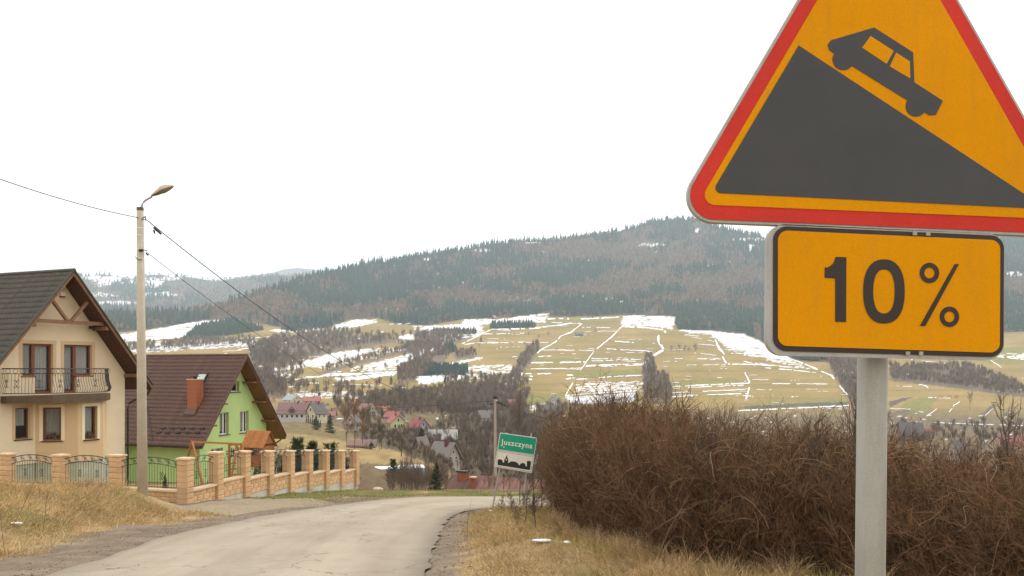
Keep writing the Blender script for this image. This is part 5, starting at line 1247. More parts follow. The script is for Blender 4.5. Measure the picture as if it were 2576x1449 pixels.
car = [(888, 247), (1148, 170), (1383, 320), (1390, 500), (1562, 612), (1520, 696), (1482, 700), (1452, 682)] + arc_(1400, 645, 62, 38, 215) + [(1015, 402)] + arc_(962, 362, 65, 40, 212) + [(878, 306), (867, 275)]
mb = flat_prism(car, SY - .0042, .003, s7); cs_ = mb.build('car_symbol', BLK, tri_p)
for q in ([(1125, 222), (1265, 312), (1222, 390), (1075, 292)], [(1280, 322), (1362, 375), (1365, 478), (1242, 405)]):
    mb = flat_prism(q, SY - .0048, .0005, s7); mb.build('window_symbol', YEL, cs_)
PLQ = [(72, 92), (2218, 188), (2212, 1335), (62, 1287)]
mb = flat_prism(roundpoly(PLQ, 155, 12), SY + .001, .022, s8); pl = mb.build('plate', ALU, ws)
mb = flat_prism(roundpoly([(120, 113), (2208, 205), (2203, 1305), (118, 1245)], 122, 12), SY - .0015, .004, s8); mb.build('black_border', BLK2, pl)
mb = flat_prism(roundpoly([(160, 155), (2170, 246), (2166, 1264), (160, 1199)], 86, 12), SY - .003, .004, s8); mb.build('amber_field', YEL, pl)
mb = flat_prism([(680, 397), (776, 400), (774, 985), (676, 983), (676, 592), (580, 585), (582, 492), (607, 491), (630, 480), (650, 464), (665, 442)], SY - .0042, .003, s8); mb.build('digit_one', BLK2, pl)
def ring(cx, cy, rx, ry, ix, iy, p_=2.0, k=48):
    """ring as a strip, so that the middle stays open"""
    mb = MB(); sg = lambda v: math.copysign(abs(v) ** (2 / p_), v)
    A_ = [(cx + rx * sg(math.cos(2 * math.pi * i / k)), cy + ry * sg(math.sin(2 * math.pi * i / k))) for i in range(k)]
    B_ = [(cx + ix * sg(math.cos(2 * math.pi * i / k)), cy + iy * sg(math.sin(2 * math.pi * i / k))) for i in range(k)]
    V = [s8(x, y, SY - .0042) for x, y in A_] + [s8(x, y, SY - .0042) for x, y in B_]
    return mb.add(V, [(i, i + k, (i + 1) % k + k, (i + 1) % k) for i in range(k)])
ring(1116, 709, 188, 290, 97, 199, 2.35).build('digit_zero', BLK2, pl)
mb = ring(1527, 542, 88, 92, 46, 49); r2_ = ring(1708, 938, 88, 92, 46, 49); mb.add(r2_.v, r2_.f); mb.prism([s8(x, y, SY - .0042) for x, y in [(1755, 462), (1795, 460), (1490, 1022), (1440, 1022)]], (0, .003, 0)); mb.build('percent_symbol', BLK2, pl)
for yy in (1.02, -.12):
    pass
mb = MB(); c_ = at(2196, 735, 1.91); mb.box(c_, (.052, .03, .018)); mb.build('clamp', GALV, ws)
c_ = at(2196, 300, 1.91); mb = MB(); mb.box(c_, (.052, .03, .018)); mb.build('clamp', GALV, ws)
for x, y in ((1395, 185), (1515, 188), (1332, 1270), (1450, 1270)):   # bolt heads biting the rim
    mb = MB(); c_ = s8(x, y, SY - .003); mb.box(c_, (.004, .003, .004)); mb.build('bolt', GALV, pl)

# ------------------------------------------------------------------ town sign
TYd = 27.0
def s6(x, y, Y=TYd): return np.array([at(1190.7 + x * .2316, 972.7 + y * .2316, TYd)[0], Y, at(1190.7 + x * .2316, 972.7 + y * .2316, TYd)[2]])
tb = s6(390, 1400); tb[2] = near_h1(tb[0], TYd)
ts = thing('town_sign', tb, 'leaning green and white place name sign reading Juszczyna beside the thicket', 'road sign')
GRN = mat('green_sheeting', (.010, .30, .175), rough=.4, var=.05, coat=.2); WHS = mat('white_sheeting', (.72, .68, .60), rough=.45, var=.04, coat=.2); BKS = mat('black_sheet_print', (.03, .026, .024), rough=.5)
def quadmap(Q): # TL TR BR BL -> bilinear
    Q = [np.array(q, float) for q in Q]
    return lambda u, v: (Q[0] * (1 - u) + Q[1] * u) * (1 - v) + (Q[3] * (1 - u) + Q[2] * u) * v
def qpanel(Q, y0, th, m, name, parent, r_=.0):
    pts = roundpoly(Q, r_, 5) if r_ else Q
    mb = MB(); mb.prism([s6(x, y, y0) for x, y in pts], (0, th, 0)); return mb.build(name, m, parent)
GQ = [(290, 498), (692, 555), (665, 745), (258, 685)]; WQ = [(258, 688), (667, 748), (637, 942), (225, 870)]
def shrink(Q, k):
    f_ = quadmap(Q); return [tuple(f_(a, b)) for a, b in ((k, k * 2.1), (1 - k, k * 2.1), (1 - k, 1 - k * 2.1), (k, 1 - k * 2.1))]
gp = qpanel(GQ, TYd, .03, WHS, 'green_panel', ts, 12); qpanel(shrink(GQ, .018), TYd - .004, .005, GRN, 'green_field', gp, 10)
wp = qpanel(WQ, TYd, .03, ALU, 'white_panel', ts, 12); qpanel(shrink(WQ, .008), TYd - .004, .005, WHS, 'white_field', wp, 10)
fq = [(x, y) for x, y in shrink(WQ, .035)]
for i in range(4):
    a = np.array(fq[i]); b = np.array(fq[(i + 1) % 4]); mb = MB(); mb.tube([s6(*a, TYd - .005), s6(*b, TYd - .005)], .004, 4); mb.build('border_line', BKS, wp)
sky_pts = [(262, 850), (265, 795), (275, 789), (290, 787), (318, 800), (318, 822), (332, 824), (338, 790), (350, 775), (365, 738), (372, 775), (380, 795), (376, 832), (392, 822), (405, 812), (430, 810), (455, 815), (480, 828), (500, 855), (512, 838), (538, 825), (565, 842), (568, 865), (580, 867), (583, 808), (605, 805), (628, 814), (615, 907), (450, 880)]
mb = MB(); mb.prism([s6(x, y, TYd - .0065) for x, y in sky_pts], (0, .002, 0)); mb.build('skyline_symbol', BKS, wp)
mb = MB(); mb.prism([s6(*p_, TYd - .007) for p_ in [(353, 783), (359, 790), (366, 783), (364, 797), (358, 802), (352, 796)]], (0, .0004, 0)); mb.build('clock_mark', WHS, wp)
fc = bpy.data.curves.new('lettering', 'FONT'); fc.body = 'Juszczyna'; fc.size = 1; fc.offset = .016; fc.resolution_u = 3; fc.space_character = 1.12
fo = bpy.data.objects.new('lettering', fc); COL.objects.link(fo); bpy.context.view_layer.update()
me = bpy.data.meshes.new_from_object(fo.evaluated_get(bpy.context.evaluated_depsgraph_get())); bpy.data.objects.remove(fo)
co = np.zeros(len(me.vertices) * 3); me.vertices.foreach_get('co', co); co = co.reshape(-1, 3); x0, x1 = co[:, 0].min(), co[:, 0].max()
tq = [np.array(q, float) for q in [(302, 567), (648, 612), (640, 672), (300, 624)]]  # cap top-left, top-right, baseline right, baseline left
f_ = quadmap(tq); r0 = rootpos(gp)
new = []
for v in co:
    u = (v[0] - x0) / (x1 - x0); vv = 1 - v[1] / .72; q = f_(u, vv); new.append(s6(q[0], q[1], TYd - .0065) - r0)
me.vertices.foreach_set('co', np.array(new).ravel()); me.update(); link('lettering', me, WHS, gp)
mb = MB(); mb.prism([s6(*p_, TYd - .007) for p_ in [(322, 658), (332, 645), (342, 660)]], (0, .001, 0)); mb.build('small_mark', WHS, gp)
for (x0_, y0_), (x1_, y1_), (x2_, y2_) in (((362, 500), (287, 895), (207, 1328)), ((632, 506), (577, 945), (522, 1480))):
    a = s6(x0_, y0_, TYd + .05); b = s6(x1_, y1_, TYd + .05); c_ = s6(x2_, y2_, TYd + .05); mb = MB(); mb.tube([a, b, c_], .026, 8); mb.build('pole', GALV, ts)

# ------------------------------------------------------------------ street lamp on a concrete pole
LY = 27.0; lb = at(359, 1266, LY)
lp = thing('street_lamp', lb, 'tall tapered concrete pole with street lamp and wires, between road and garden wall', 'street lamp')
top = at(352.5, 530, LY); mb = MB(); mb.tube([lb - (0, 0, .3), lb + (top - lb) * .5, top], [.158, .132, .100], 20); mb.build('pole', CONC, lp, smooth=True)
mb = MB(); mb.tube([top, top + (0, 0, .10)], [.104, .104], 20); mb.build('pole_cap', mat('grey_cap', (.13, .10, .09), rough=.8), lp)
s5 = lambda x, y, o=0.: at(318.6 + x * .162, 436 + y * .162, LY) + np.array([0, o, 0])
mb = MB(); mb.tube([s5(232, 575), s5(234, 520), s5(242, 480), s5(262, 447), s5(300, 415), s5(345, 390), s5(395, 366)], .032, 8); mb.build('arm', mat('lamp_arm', (.33, .29, .30), rough=.5, metal=.3), lp, smooth=True)
axu = np.array([(710 - 370), 0, (345 - 195)], float); axu /= np.linalg.norm(axu); axv = np.array([0, 1., 0]); axw = np.cross(axv, axu) * -1; axw = axw if axw[2] > 0 else -axw
def lamp_shell(name, m, t0, t1, up, wd, cut, parent):
    mb = MB(); rows_ = []; a0 = s5(368, 338); L_ = .76; n = 14; k = 12
    for i in range(n + 1):
        t = t0 + (t1 - t0) * i / n; prof = max(math.sin(math.pi * min(max((t + .04) / 1.06, 0), 1)) ** .6, .02); prof *= (.55 + .6 * t if t < .5 else 1)
        c_ = a0 + axu * L_ * t - axw * .04
        for j in range(k + 1):
            a = math.pi * j / k; rows_.append(c_ + axv * wd * prof * math.cos(a) + axw * up * prof * math.sin(a))
    nn = k + 1; Fs = [(i * nn + j, i * nn + j + 1, (i + 1) * nn + j + 1, (i + 1) * nn + j) for i in range(n) for j in range(k)]
    mb.add(rows_, Fs); return mb.build(name, m, parent, smooth=True)
LH = mat('lamp_housing', (.50, .42, .35), rough=.5, var=.05); LG = mat('lamp_bowl', (.22, .18, .13), rough=.25, var=.1, spec=.6)
hd = lamp_shell('lamp_head', LH, 0, 1, .17, .17, 0, lp); lamp_shell('lamp_glass', LG, .25, .97, -.075, .14, 0, hd)
lamp_shell('lamp_collar', mat('lamp_dark', (.16, .12, .10), rough=.6), -.02, .34, -.09, .11, 0, hd)
for yy, z_ in ((850, 0), (960, 0), (1180, 0)):
    c_ = s5(212, yy); f_ = (c_[2] - lb[2]) / (top[2] - lb[2]); mb = MB(); mb.tube([c_ - (0, 0, .012), c_ + (0, 0, .012)], [.152 - .05 * f_] * 2, 20); mb.build('band', mat('steel_band', (.75, .72, .68), rough=.4, metal=.2), lp)
mb = MB(); mb.tube([s5(262, 690), s5(310, 680, -.1), s5(325, 735, -.12)], .018, 6); mb.build('bracket', DARKM, lp)
mb = MB(); mb.tube([s5(222, 1205, -.14), s5(285, 1207, -.16)], [.035, .045], 8); mb.tube([s5(285, 1200, -.1), s5(318, 1200)], .012, 5); mb.build('insulator', DARKM, lp)
mb = MB(); mb.tube([s5(300, 1240), s5(335, 1272)], [.022, .028], 8); mb.build('insulator', DARKM, lp)
mb = MB(); mb.tube([s5(408, 885), s5(425, 890), s5(437, 940)], [.02, .032, .02], 8); mb.build('insulator', DARKM, lp)
mb = MB(); mb.tube([s5(163, 1300, -.14), s5(190, 1335, -.16), s5(225, 1350, -.15), s5(262, 1350, -.1)], .010, 5); mb.build('cable_loop', DARKM, lp)

# second pole down the road
PY = 78.0; pb = at(1246, 1246, PY)
p2_ = thing('utility_pole', pb, 'slim concrete utility pole standing behind the town sign', 'utility pole')
tp = at(1245.5, 1003, PY); mb = MB(); mb.tube([pb - (0, 0, 1.5), tp], [.17, .105], 10); mb.build('pole', mat('pole_concrete_far', (.36, .30, .24), rough=.9, var=.1), p2_)
mb = MB(); mb.box(tp + (0, 0, .1), (.16, .12, .12)); mb.build('pole_cap', DARKM, p2_)
mb = MB(); mb.tube([tp + (-.5, 0, -.5), tp + (.55, 0, -.35)], .04, 5); mb.tube([tp + (0, 0, -.2), tp + (1.1, .2, -.75)], .05, 5); mb.build('bracket', DARKM, p2_)
for k in range(4):
    c_ = tp + np.array([.35 + .25 * k, .05 * k, -.34 - .12 * k]); mb = MB(); mb.tube([c_, c_ + (.03, 0, .14)], .05, 6); mb.build('insulator', DARKM, p2_)

# cables
CAB = mat('black_cable', (.03, .028, .03), rough=.6)
def cable(a, b, sag, r_, label, k=40):
    a = np.array(a); b = np.array(b); P_ = [a + (b - a) * t - np.array([0, 0, 4 * sag * t * (1 - t)]) for t in np.linspace(0, 1, k)]
    mb = MB(); mb.tube(P_, r_, 5); o = mb.build('overhead_cable', CAB, origin=a); o['kind'] = 'thing'; tagit(o, label, 'cable', 'overhead cables strung between the poles'); return o
c0_ = s5(325, 735)
cable(at(-160, 392, 18), s5(163, 690, -.12), .12, .012, 'overhead cable running from the left picture edge to the lamp pole')
cable(s5(163, 690, -.12), c0_ + (0, -.02, 0), .0, .012, 'short cable lashed across the head of the lamp pole')
cable(c0_, tp + (-.45, 0, -.45), 2.1, .015, 'upper sagging cable from lamp pole down to the farther pole')
cable(s5(300, 1215), tp + (-.45, 0, -1.3), 2.4, .009, 'lower thin cable from lamp pole down to the farther pole')
cable(tp + (-.3, 0, -.2), at(640, 1026, 300), 1.0, .03, 'thin cable from the farther pole across to the village houses')
cable(tp + (.5, 0, -.5), at(1560, 1060, 60), .6, .02, 'thin cable from the farther pole towards the right behind the thicket')
for (x, y) in ((448, 866), (475, 888), (510, 918)):
    pass
mb = MB()
for x, y in ((448, 866), (475, 888), (510, 918)): c_ = s5(x, y); f_ = .9 + .0 * x; mb.tube([c_ - (.05, 0, -.05), c_ + (.05, 0, -.05)], .035, 6)
mb.build('strain_clamp', DARKM, lp)

# ------------------------------------------------------------------ village houses
_hm = {}
def cm(hexc, k='wall'):
    key = k + hexc
    if key not in _hm: _hm[key] = mat(key.replace('#', '_'), np.array(lin(hexc)) * .50 + .30 * float(np.mean(lin(hexc))), rough=.85 if k == 'wall' else .6, var=.10, scale=.35, detail=8)
    return _hm[key]
DW = mat('far_window', (.045, .045, .05), rough=.2, spec=.6); FRW = mat('far_window_frame', (.62, .60, .56), rough=.5)
def hut(dx, dy, wD, hD, yaw, wall, roof, label, Y=None, wallf=.5, ratio=1.3, wins=(3, 2), chim=True, over=.45, base=.0, group=None, name='house', cat='house', chimc='#8a4030', dormer=False, plinth=1.):
    """gabled house: dx, dy base point seen in the photo; wD, hD apparent size there; yaw 0 = ridge across the view, 90 = gable to us"""
    b = fat1(dx, dy) if Y is None else at(dx, dy, Y); m_ = b[1] / F; H = hD * m_; ya = abs(R(yaw)); Wd = wD * m_ / (ratio * abs(math.cos(ya)) + abs(math.sin(ya))); Ln = Wd * ratio
    hw = H * wallf; rise = H - hw; a = R(yaw)
    t = thing(name, b, label, cat, group)
    U_ = np.array([math.cos(a), math.sin(a)]); N_ = np.array([math.sin(a), -math.cos(a)])
    ctr = b[:2] + np.array([0, .5 * Ln * abs(math.sin(a)) + .5 * Wd * abs(math.cos(a))])
    fr = Frame(ctr, U=U_, N=N_); l, w_ = Ln / 2, Wd / 2; z0 = b[2] - 3.; z1 = b[2] + hw; za2 = z1 + rise
    mb = MB(); g1 = [fr.p(-l, -w_, z0), fr.p(-l, w_, z0), fr.p(-l, w_, z1), fr.p(-l, 0, za2), fr.p(-l, -w_, z1)]; mb.prism(g1, fr.ax[0] * 2 * l); mb.build('wall', cm(wall), t)
    k = rise / w_; ov = over; mb = MB(); th = .22
    for s_ in (-1, 1):
        pr = [(0, za2 + .12), (s_ * (w_ + ov), z1 - ov * k + .12), (s_ * (w_ + ov), z1 - ov * k + .12 - th), (0, za2 + .12 - th)]
        mb.prism([fr.p(-l - ov, n, z) for n, z in pr], fr.ax[0] * 2 * (l + ov))
    rf = mb.build('roof', cm(roof, 'roof'), t)
    if chim: mb = MB(); fr.box(mb, l * .25, l * .25 + .5, w_ * .04, w_ * .04 + .5, z1, za2 + .55); mb.build('chimney', cm(chimc), rf)
    ww, wh = min(1.0, Wd * .14), min(1.2, hw * .42)
    def winat(face, u, z, s=1.):
        if face == 'side': A = (fr, u, w_)
        mb = MB(); g = MB()
        if face in ('front', 'back'):
            sg = 1 if face == 'front' else -1; c_ = sg * w_
            fr.box(mb, u - ww * .62 * s, u + ww * .62 * s, c_ - .02, c_ + sg * .05, z - wh * .6, z + wh * .6); fr.box(g, u - ww * .45 * s, u + ww * .45 * s, c_ - .01, c_ + sg * .07, z - wh * .45, z + wh * .45)
        else:
            sg = 1 if face == 'right' else -1; c_ = sg * l
            fr.box(mb, c_ - .02, c_ + sg * .05, u - ww * .62 * s, u + ww * .62 * s, z - wh * .6, z + wh * .6); fr.box(g, c_ - .01, c_ + sg * .07, u - ww * .45 * s, u + ww * .45 * s, z - wh * .45, z + wh * .45)
        o_ = mb.build('window', FRW, t); g.build('pane', DW, o_)
    faces = []
    if abs(math.cos(a)) > .25: faces.append(('front', l, wins[0], False))
    if math.sin(a) > .2: faces.append(('left', w_, wins[1], True))
    if math.sin(a) < -.2: faces.append(('right', w_, wins[1], True))
    for f_, half, n, gab in faces:
        for i in range(n):
            u = (-1 + 2 * (i + .5) / n) * half * .85
            winat(f_, u, b[2] + hw * .62)
        if gab and n: 
            for i in range(max(1, n - 1)): winat(f_, (i - (max(1, n - 1) - 1) / 2) * w_ * .55, z1 + rise * .30, .9)
    if dormer:
        mb = MB(); mb.prism([fr.p(-1.4, w_ + .1, z1 - .3), fr.p(1.4, w_ + .1, z1 - .3), fr.p(1.4, w_ + .1, z1 + rise * .3), fr.p(0, w_ + .1, z1 + rise * .75), fr.p(-1.4, w_ + .1, z1 + rise * .3)], fr.ax[1] * -w_); dm = mb.build('dormer', cm(roof, 'roof'), t)
        g = MB(); fr.box(g, -.8, .8, w_ + .11, w_ + .16, z1, z1 + rise * .35); g.build('dormer_window', DW, dm)
    return t
G_ = 'houses of the village in the valley'
hut(732, 1061, 76, 47, 4, '#cfc3b2', '#9a6464', 'large pale house with mauve roof and small pointed dormer, nearest village house on the left', dormer=True, group=G_, wallf=.48, wins=(5, 2))
hut(790, 1063, 50, 49, 62, '#e2cf98', '#5d4f50', 'cream gabled house with dark grey roof beside the mauve-roofed house', group=G_, wins=(2, 2))
hut(729, 1017, 50, 23, -40, '#dfcf96', '#a9b4c0', 'house with pale bluish roof above the mauve-roofed house', group=G_, wins=(2, 2), chim=False)
hut(780, 1018, 46, 20, 8, '#d8c5ac', '#c0624e', 'house with wide red roof above the dark-roofed cream house', group=G_, wins=(3, 2))
hut(683, 1014, 13, 15, -50, '#e4c59a', '#c98468', 'tiny cream house just beside the green house eave', group=G_, wins=(1, 1), chim=False)
hut(803, 1028, 34, 13, 0, '#cdbb9d', '#7b6a63', 'low flat-looking beige house behind the dark-roofed cream house', group=G_, wins=(4, 1), wallf=.7, chim=False)
hut(828, 1056, 28, 26, 0, '#b98d7c', '#b47667', 'dusky pink house behind the round spruce', group=G_, wins=(2, 2))
hut(893, 1024, 48, 16, -12, '#d6a193', '#cf7d6c', 'long pinkish-red roofed house in the middle of the village', group=G_, wins=(4, 2))
hut(920, 1049, 52, 33, -42, '#d9c69c', '#b0705c', 'cream house with brownish red roof behind two small spruces', group=G_, wins=(2, 2))
hut(961, 1042, 34, 20, 6, '#a8988a', '#c8693f', 'low house with bright orange roof right of the brownish-roofed house', group=G_, wins=(2, 1))
hut(988, 1055, 50, 19, -32, '#9b9694', '#bc5046', 'grey gabled house with red roof above the bright yellow house', group=G_, wins=(2, 2), wallf=.35)
hut(992, 1087, 54, 42, -68, '#dcdc7c', '#c24a3c', 'bright yellow house with red roof at the foot of the village', group=G_, wins=(2, 2), wallf=.58)
hut(1052, 1096, 56, 42, -58, '#b39cb0', '#b3413a', 'lilac house with red roof right of the yellow house', group=G_, wins=(2, 1), wallf=.5)
hut(882, 1081, 38, 38, 84, '#c3b8ac', '#6d5d56', 'pale grey stone-faced gabled house seen through bare larches', group=G_, wins=(2, 2), wallf=.5)
hut(1108, 1107, 80, 24, 8, '#7c6a58', '#c4c0ba', 'long low barn with pale tin roof below the lilac house', group=G_, wins=(0, 0), wallf=.2, chim=False, name='barn', cat='barn', ratio=2.2)
hut(1058, 1130, 34, 29, 52, '#d2b684', '#7d6f66', 'small tan gabled cottage below the pale tin barn', group=G_, wins=(1, 0), chim=False, wallf=.3)
hut(1116, 1162, 76, 46, -40, '#c6b8a4', '#8d8077', 'grey-roofed house with dark red chimney right above the road bend', group=G_, wins=(2, 2), wallf=.3, chimc='#7a3330')
hut(921, 1126, 30, 17, 5, '#c9b9aa', '#8e7f76', 'small whitish shed below the larches', group=G_, wins=(2, 1), chim=False, name='shed', cat='shed')
hut(903, 1125, 44, 14, -10, '#9c7a60', '#9a6c60', 'low brown-roofed outbuilding beside the whitish shed', group=G_, wins=(2, 1), chim=False, name='shed', cat='shed')
hut(1279, 1027, 46, 22, -22, '#c28066', '#b1614c', 'brick house with red roof just right of the utility pole top', group=G_, wins=(3, 1))
hut(1219, 1066, 50, 33, 34, '#c9ac86', '#7d7069', 'cream gabled house with grey roof left of the utility pole', group=G_, wins=(3, 1))
hut(1268, 1052, 34, 18, 10, '#8e8884', '#5f5c5f', 'dark grey roofed house right of the utility pole', group=G_, wins=(3, 1))
hut(1396, 1021, 42, 24, 76, '#b9b2a2', '#70675f', 'pale gabled house rising above the thicket left end', group=G_, wins=(2, 2), wallf=.35)
hut(1385, 1046, 54, 27, 6, '#8e8078', '#6a6560', 'dark roofed house in front of the pale gabled house above the thicket', group=G_, wins=(2, 1))
hut(2302, 1112, 60, 48, -8, '#a3614c', '#6f6560', 'red brick house with dark grey roof right of the sign pole', group=G_, wins=(3, 2), wallf=.4)
hut(2350, 1093, 26, 15, -50, '#a58673', '#b8694c', 'little orange-roofed outbuilding beside the red brick house', group=G_, wins=(0, 0), chim=False, name='shed', cat='shed')
hut(2432, 1178, 88, 68, 40, '#c4b8b0', '#5c5550', 'house with dark roof and pale gable seen through bare twigs at right', group=G_, wins=(2, 2), wallf=.3)
hut(2562, 1142, 78, 45, 4, '#d0a88a', '#9a4640', 'house with crimson hipped roof at the right edge', group=G_, wins=(3, 2))
hut(2500, 1240, 70, 34, -20, '#b49c90', '#7a4a40', 'house with brownish roof half hidden in the right thicket', Y=150, group=G_, wins=(2, 2))
hut(1457.5, 845, 20, 10, 5, '#7a6c60', '#82787a', 'small grey field barn on the terraces near the central track', group=None, wins=(0, 0), chim=False, name='barn', cat='barn', wallf=.45)
hut(1242.5, 803, 13, 10, 55, '#8e5c50', '#a5807c', 'tiny reddish hut on snow below the forest edge', group=None, wins=(0, 0), chim=False, name='hut', cat='hut', wallf=.4)
# sheet-metal roofed house just below the road
NH = Frame((-4.69 + 2.6, 75 - 1.7), U=(math.cos(R(-30)), math.sin(R(-30))), N=(math.sin(R(-30)), -math.cos(R(-30))))
nh = thing('house', NH.p(0, -4, E - 14.5), 'house with faded red sheet-metal roof just below the road, behind the town sign', 'house')
rz = E - 8.9
mb = MB(); mb.prism([NH.p(-3.0, n, z) for n, z in [(-4, E - 15), (4, E - 15), (4, rz - 3.4), (0, rz - .15), (-4, rz - 3.4)]], NH.ax[0] * 10); mb.build('wall', cm('#b79a86'), nh)
RM = mat('faded_red_sheet', (.25, .125, .105), rough=.6, var=.3, scale=.8, bump=.2, detail=8); RM2 = mat('rusty_dark_sheet', (.15, .085, .07), rough=.7, var=.3, scale=1)
mb = MB()
for s_ in (-1, 1): mb.prism([NH.p(-3.4, n, z) for n, z in [(0, rz), (s_ * 4.6, rz - 4.0), (s_ * 4.6, rz - 4.08), (0, rz - .08)]], NH.ax[0] * 10.8)
nr = mb.build('roof', RM, nh)
for i in range(22): g = MB(); bar(g, NH.p(-3.4 + i * .5, .02, rz + .01), NH.p(-3.4 + i * .5, 4.6, rz - 3.99), .045); g.build('seam', RM, nr)
for i in range(6): g = MB(); g.prism([NH.p(-3.38 + i * .5, n, z) for n, z in [(.1, rz + .0 - .07), (4.5, rz - 3.9), (4.5, rz - 3.93 + .02), (.1, rz - .06)]], NH.ax[0] * .46); g.build('rusty_sheet', RM2, nr)
CB = mat('old_brick', (.26, .085, .05), rough=.9, var=.4, scale=3)
for u_, n_, w_, dep, h_, nm_ in ((-2.5, .2, .85, .45, .85, 0), (-.9, .8, .34, .34, 1.0, 1)):
    g = MB(); NH.box(g, u_, u_ + w_, n_, n_ + dep, rz - 2, rz + (.25 if nm_ == 0 else -.1)); c_ = g.build('chimney', CB, nr)
    g = MB(); NH.box(g, u_ - .08, u_ + w_ + .08, n_ - .08, n_ + dep + .08, rz + (.25 if nm_ == 0 else -.1), rz + (.25 if nm_ == 0 else -.1) + .10); g.build('chimney_cap', DARKM if nm_ == 0 else CAPS, c_)

# ------------------------------------------------------------------ pool, stone, scraps of snow, litter
pw = at(935, 1194, 70); PF = Frame(pw[:2], U=unit(np.array([1., .32])), N=unit(np.array([.32, -1.])))
pool = thing('pool', pw, 'pale blue-sided low garden pool with a snowy cover beyond the wall end', 'pool')
mb = MB(); PF.box(mb, 0, 4.3, -2.0, 0, pw[2] - .5, pw[2] + .36); mb.build('pool_side', mat('pale_blue_board', (.30, .50, .60), rough=.5, var=.08), pool)
A_ = []; nu, nv = 24, 12
for i in range(nu):
    for j in range(nv):
        u, v = i / (nu - 1), j / (nv - 1); A_.append(PF.p(-.04 + 4.38 * u, .04 - 2.08 * v, pw[2] + .405 + .07 * float(fbm(u * 6, v * 4, 3)) * (0 if u in (0, 1) or v in (0, 1) else 1) + .12 * sstep(.35, .8, u) * math.sin(v * 3.14)))
o = link('snow_cover', mesh_np('snow_cover', np.array(A_) - pw, grid_faces(nu, nv)), snowm, pool, smooth=True)
def blob(name, loc, sx, sy, sz, m, label, cat, seed=1, kind=None, group=None):
    rg = np.random.default_rng(seed); V = []; Fs = []; n, k = 7, 12
    for i in range(n + 1):
        ph_ = math.pi * i / n
        for j in range(k):
            th_ = 2 * math.pi * j / k; r_ = 1 + .28 * (float(fbm(np.array([math.cos(th_) * 1.3 + seed]), np.array([math.sin(th_) * 1.3 + ph_]), 3)[0]) - .5) * 2
            V.append((sx * r_ * math.sin(ph_) * math.cos(th_), sy * r_ * math.sin(ph_) * math.sin(th_), sz * r_ * math.cos(ph_)))
    Fs = [(i * k + j, i * k + (j + 1) % k, (i + 1) * k + (j + 1) % k, (i + 1) * k + j) for i in range(n) for j in range(k)]
    me = bpy.data.meshes.new(name); me.from_pydata(V, [], Fs); me.update(); o = link(name, me, m, loc=tuple(loc), smooth=True); return tagit(o, label, cat, group, kind)
ST = mat('pale_stone', (.50, .43, .34), rough=.9, var=.2, scale=4, bump=.5)
l_ = at(951, 1229, 40.0); l_[2] = near_h1(l_[0], 40) + .08; blob('stone', l_, .24, .2, .10, ST, 'flat pale stone lying on the grass past the wall end', 'stone', 3)
def onplane(dx, dy):
    for Yq in np.arange(9, 42, .05):
        if near_h1((dx - CX) / F * Yq, Yq) > EYE + (HY - dy) / F * Yq: break
    X = (dx - CX) / F * Yq; return np.array([X, Yq, near_h1(X, Yq)])
for i, (dx, dy, sx, lab, cat, nm_) in enumerate([(42, 1324, .13, 'small white patch of snow in the dry grass at the left edge', 'snow', 'snow_patch'), (1362, 1368, .17, 'white snow strip at the foot of the thicket', 'snow', 'snow_patch'), (1426, 1372, .06, 'smaller snow scrap right of the white snow strip', 'snow', 'snow_patch'), (1234, 1290, .05, 'tiny white scrap on the verge by the sign pole', 'litter', 'litter')]):
    p_ = onplane(dx, dy); blob(nm_, p_ + (0, 0, .05), sx, sx * .5, .022, snowm, lab, cat, 20 + i)
hay = mat('fresh_wood', (.52, .30, .13), rough=.8, var=.1)
for i, x in enumerate((2367, 2389, 2406)):
    b = fat1(x, 1001); t = thing('wood_pen', b, ['left', 'middle', 'right'][i] + ' one of three tiny orange wooden stacks on the right slope', 'wood stack', 'orange wooden stacks in a row on the right slope'); m_ = b[1] / F
    for k in range(3): g = MB(); g.box(b + (0, 0, (1.2 + 2.6 * k) * m_), (4.2 * m_, 1.0, .9 * m_)); g.build('plank', hay, t)
    for s_ in (-3.8, 3.8): g = MB(); g.box(b + (s_ * m_, -.3, 4 * m_), (.5 * m_, .4, 4 * m_)); g.build('post', hay, t)

# ------------------------------------------------------------------ individual trees and shrubs
def T_(dx, dy, topy, k, label, wide=1., Y=None, group=None, kind=bare_tree, **kw):
    b = fat1(dx, dy) if Y is None else at(dx, dy, Y); kind(b - (0, 0, .1), (dy - topy) * b[1] / F, k, label, group=group, wide=wide, **kw)
T_(795, 1082, 1045, 0, 'broad dark spruce beside the dusky pink house', kind=spruce, wide=1.35); T_(830, 1090, 1040, 1, 'tall dark spruce right of the dusky pink house', kind=spruce, wide=1.0)
T_(913, 1060, 1025, 0, 'left of two small spruces before the brownish-roofed house', kind=spruce); T_(926, 1063, 1030, 1, 'right of two small spruces before the brownish-roofed house', kind=spruce, wide=1.1)
T_(962, 1052, 1030, 0, 'small spruce under the orange roof', kind=spruce, wide=1.2); T_(1060, 1112, 1075, 1, 'grey-green spruce in front of the lilac house', kind=spruce, wide=1.4)
for i, x in enumerate(range(771, 808, 5)): T_(x, 1063 + (x - 771) * .28, 1046 + (x - 771) * .25, i, 'narrow dark conifer in the clipped row below the cream gabled house', kind=spruce, wide=.6, group='row of narrow dark conifers below the cream gabled house', name='thuja')
T_(1210, 860, 845, 0, 'single dark spruce at the top left of the field', kind=spruce, wide=1); T_(984, 968, 942, 1, 'slim dark spruce standing alone on the snowy strip', kind=spruce, wide=.8, )
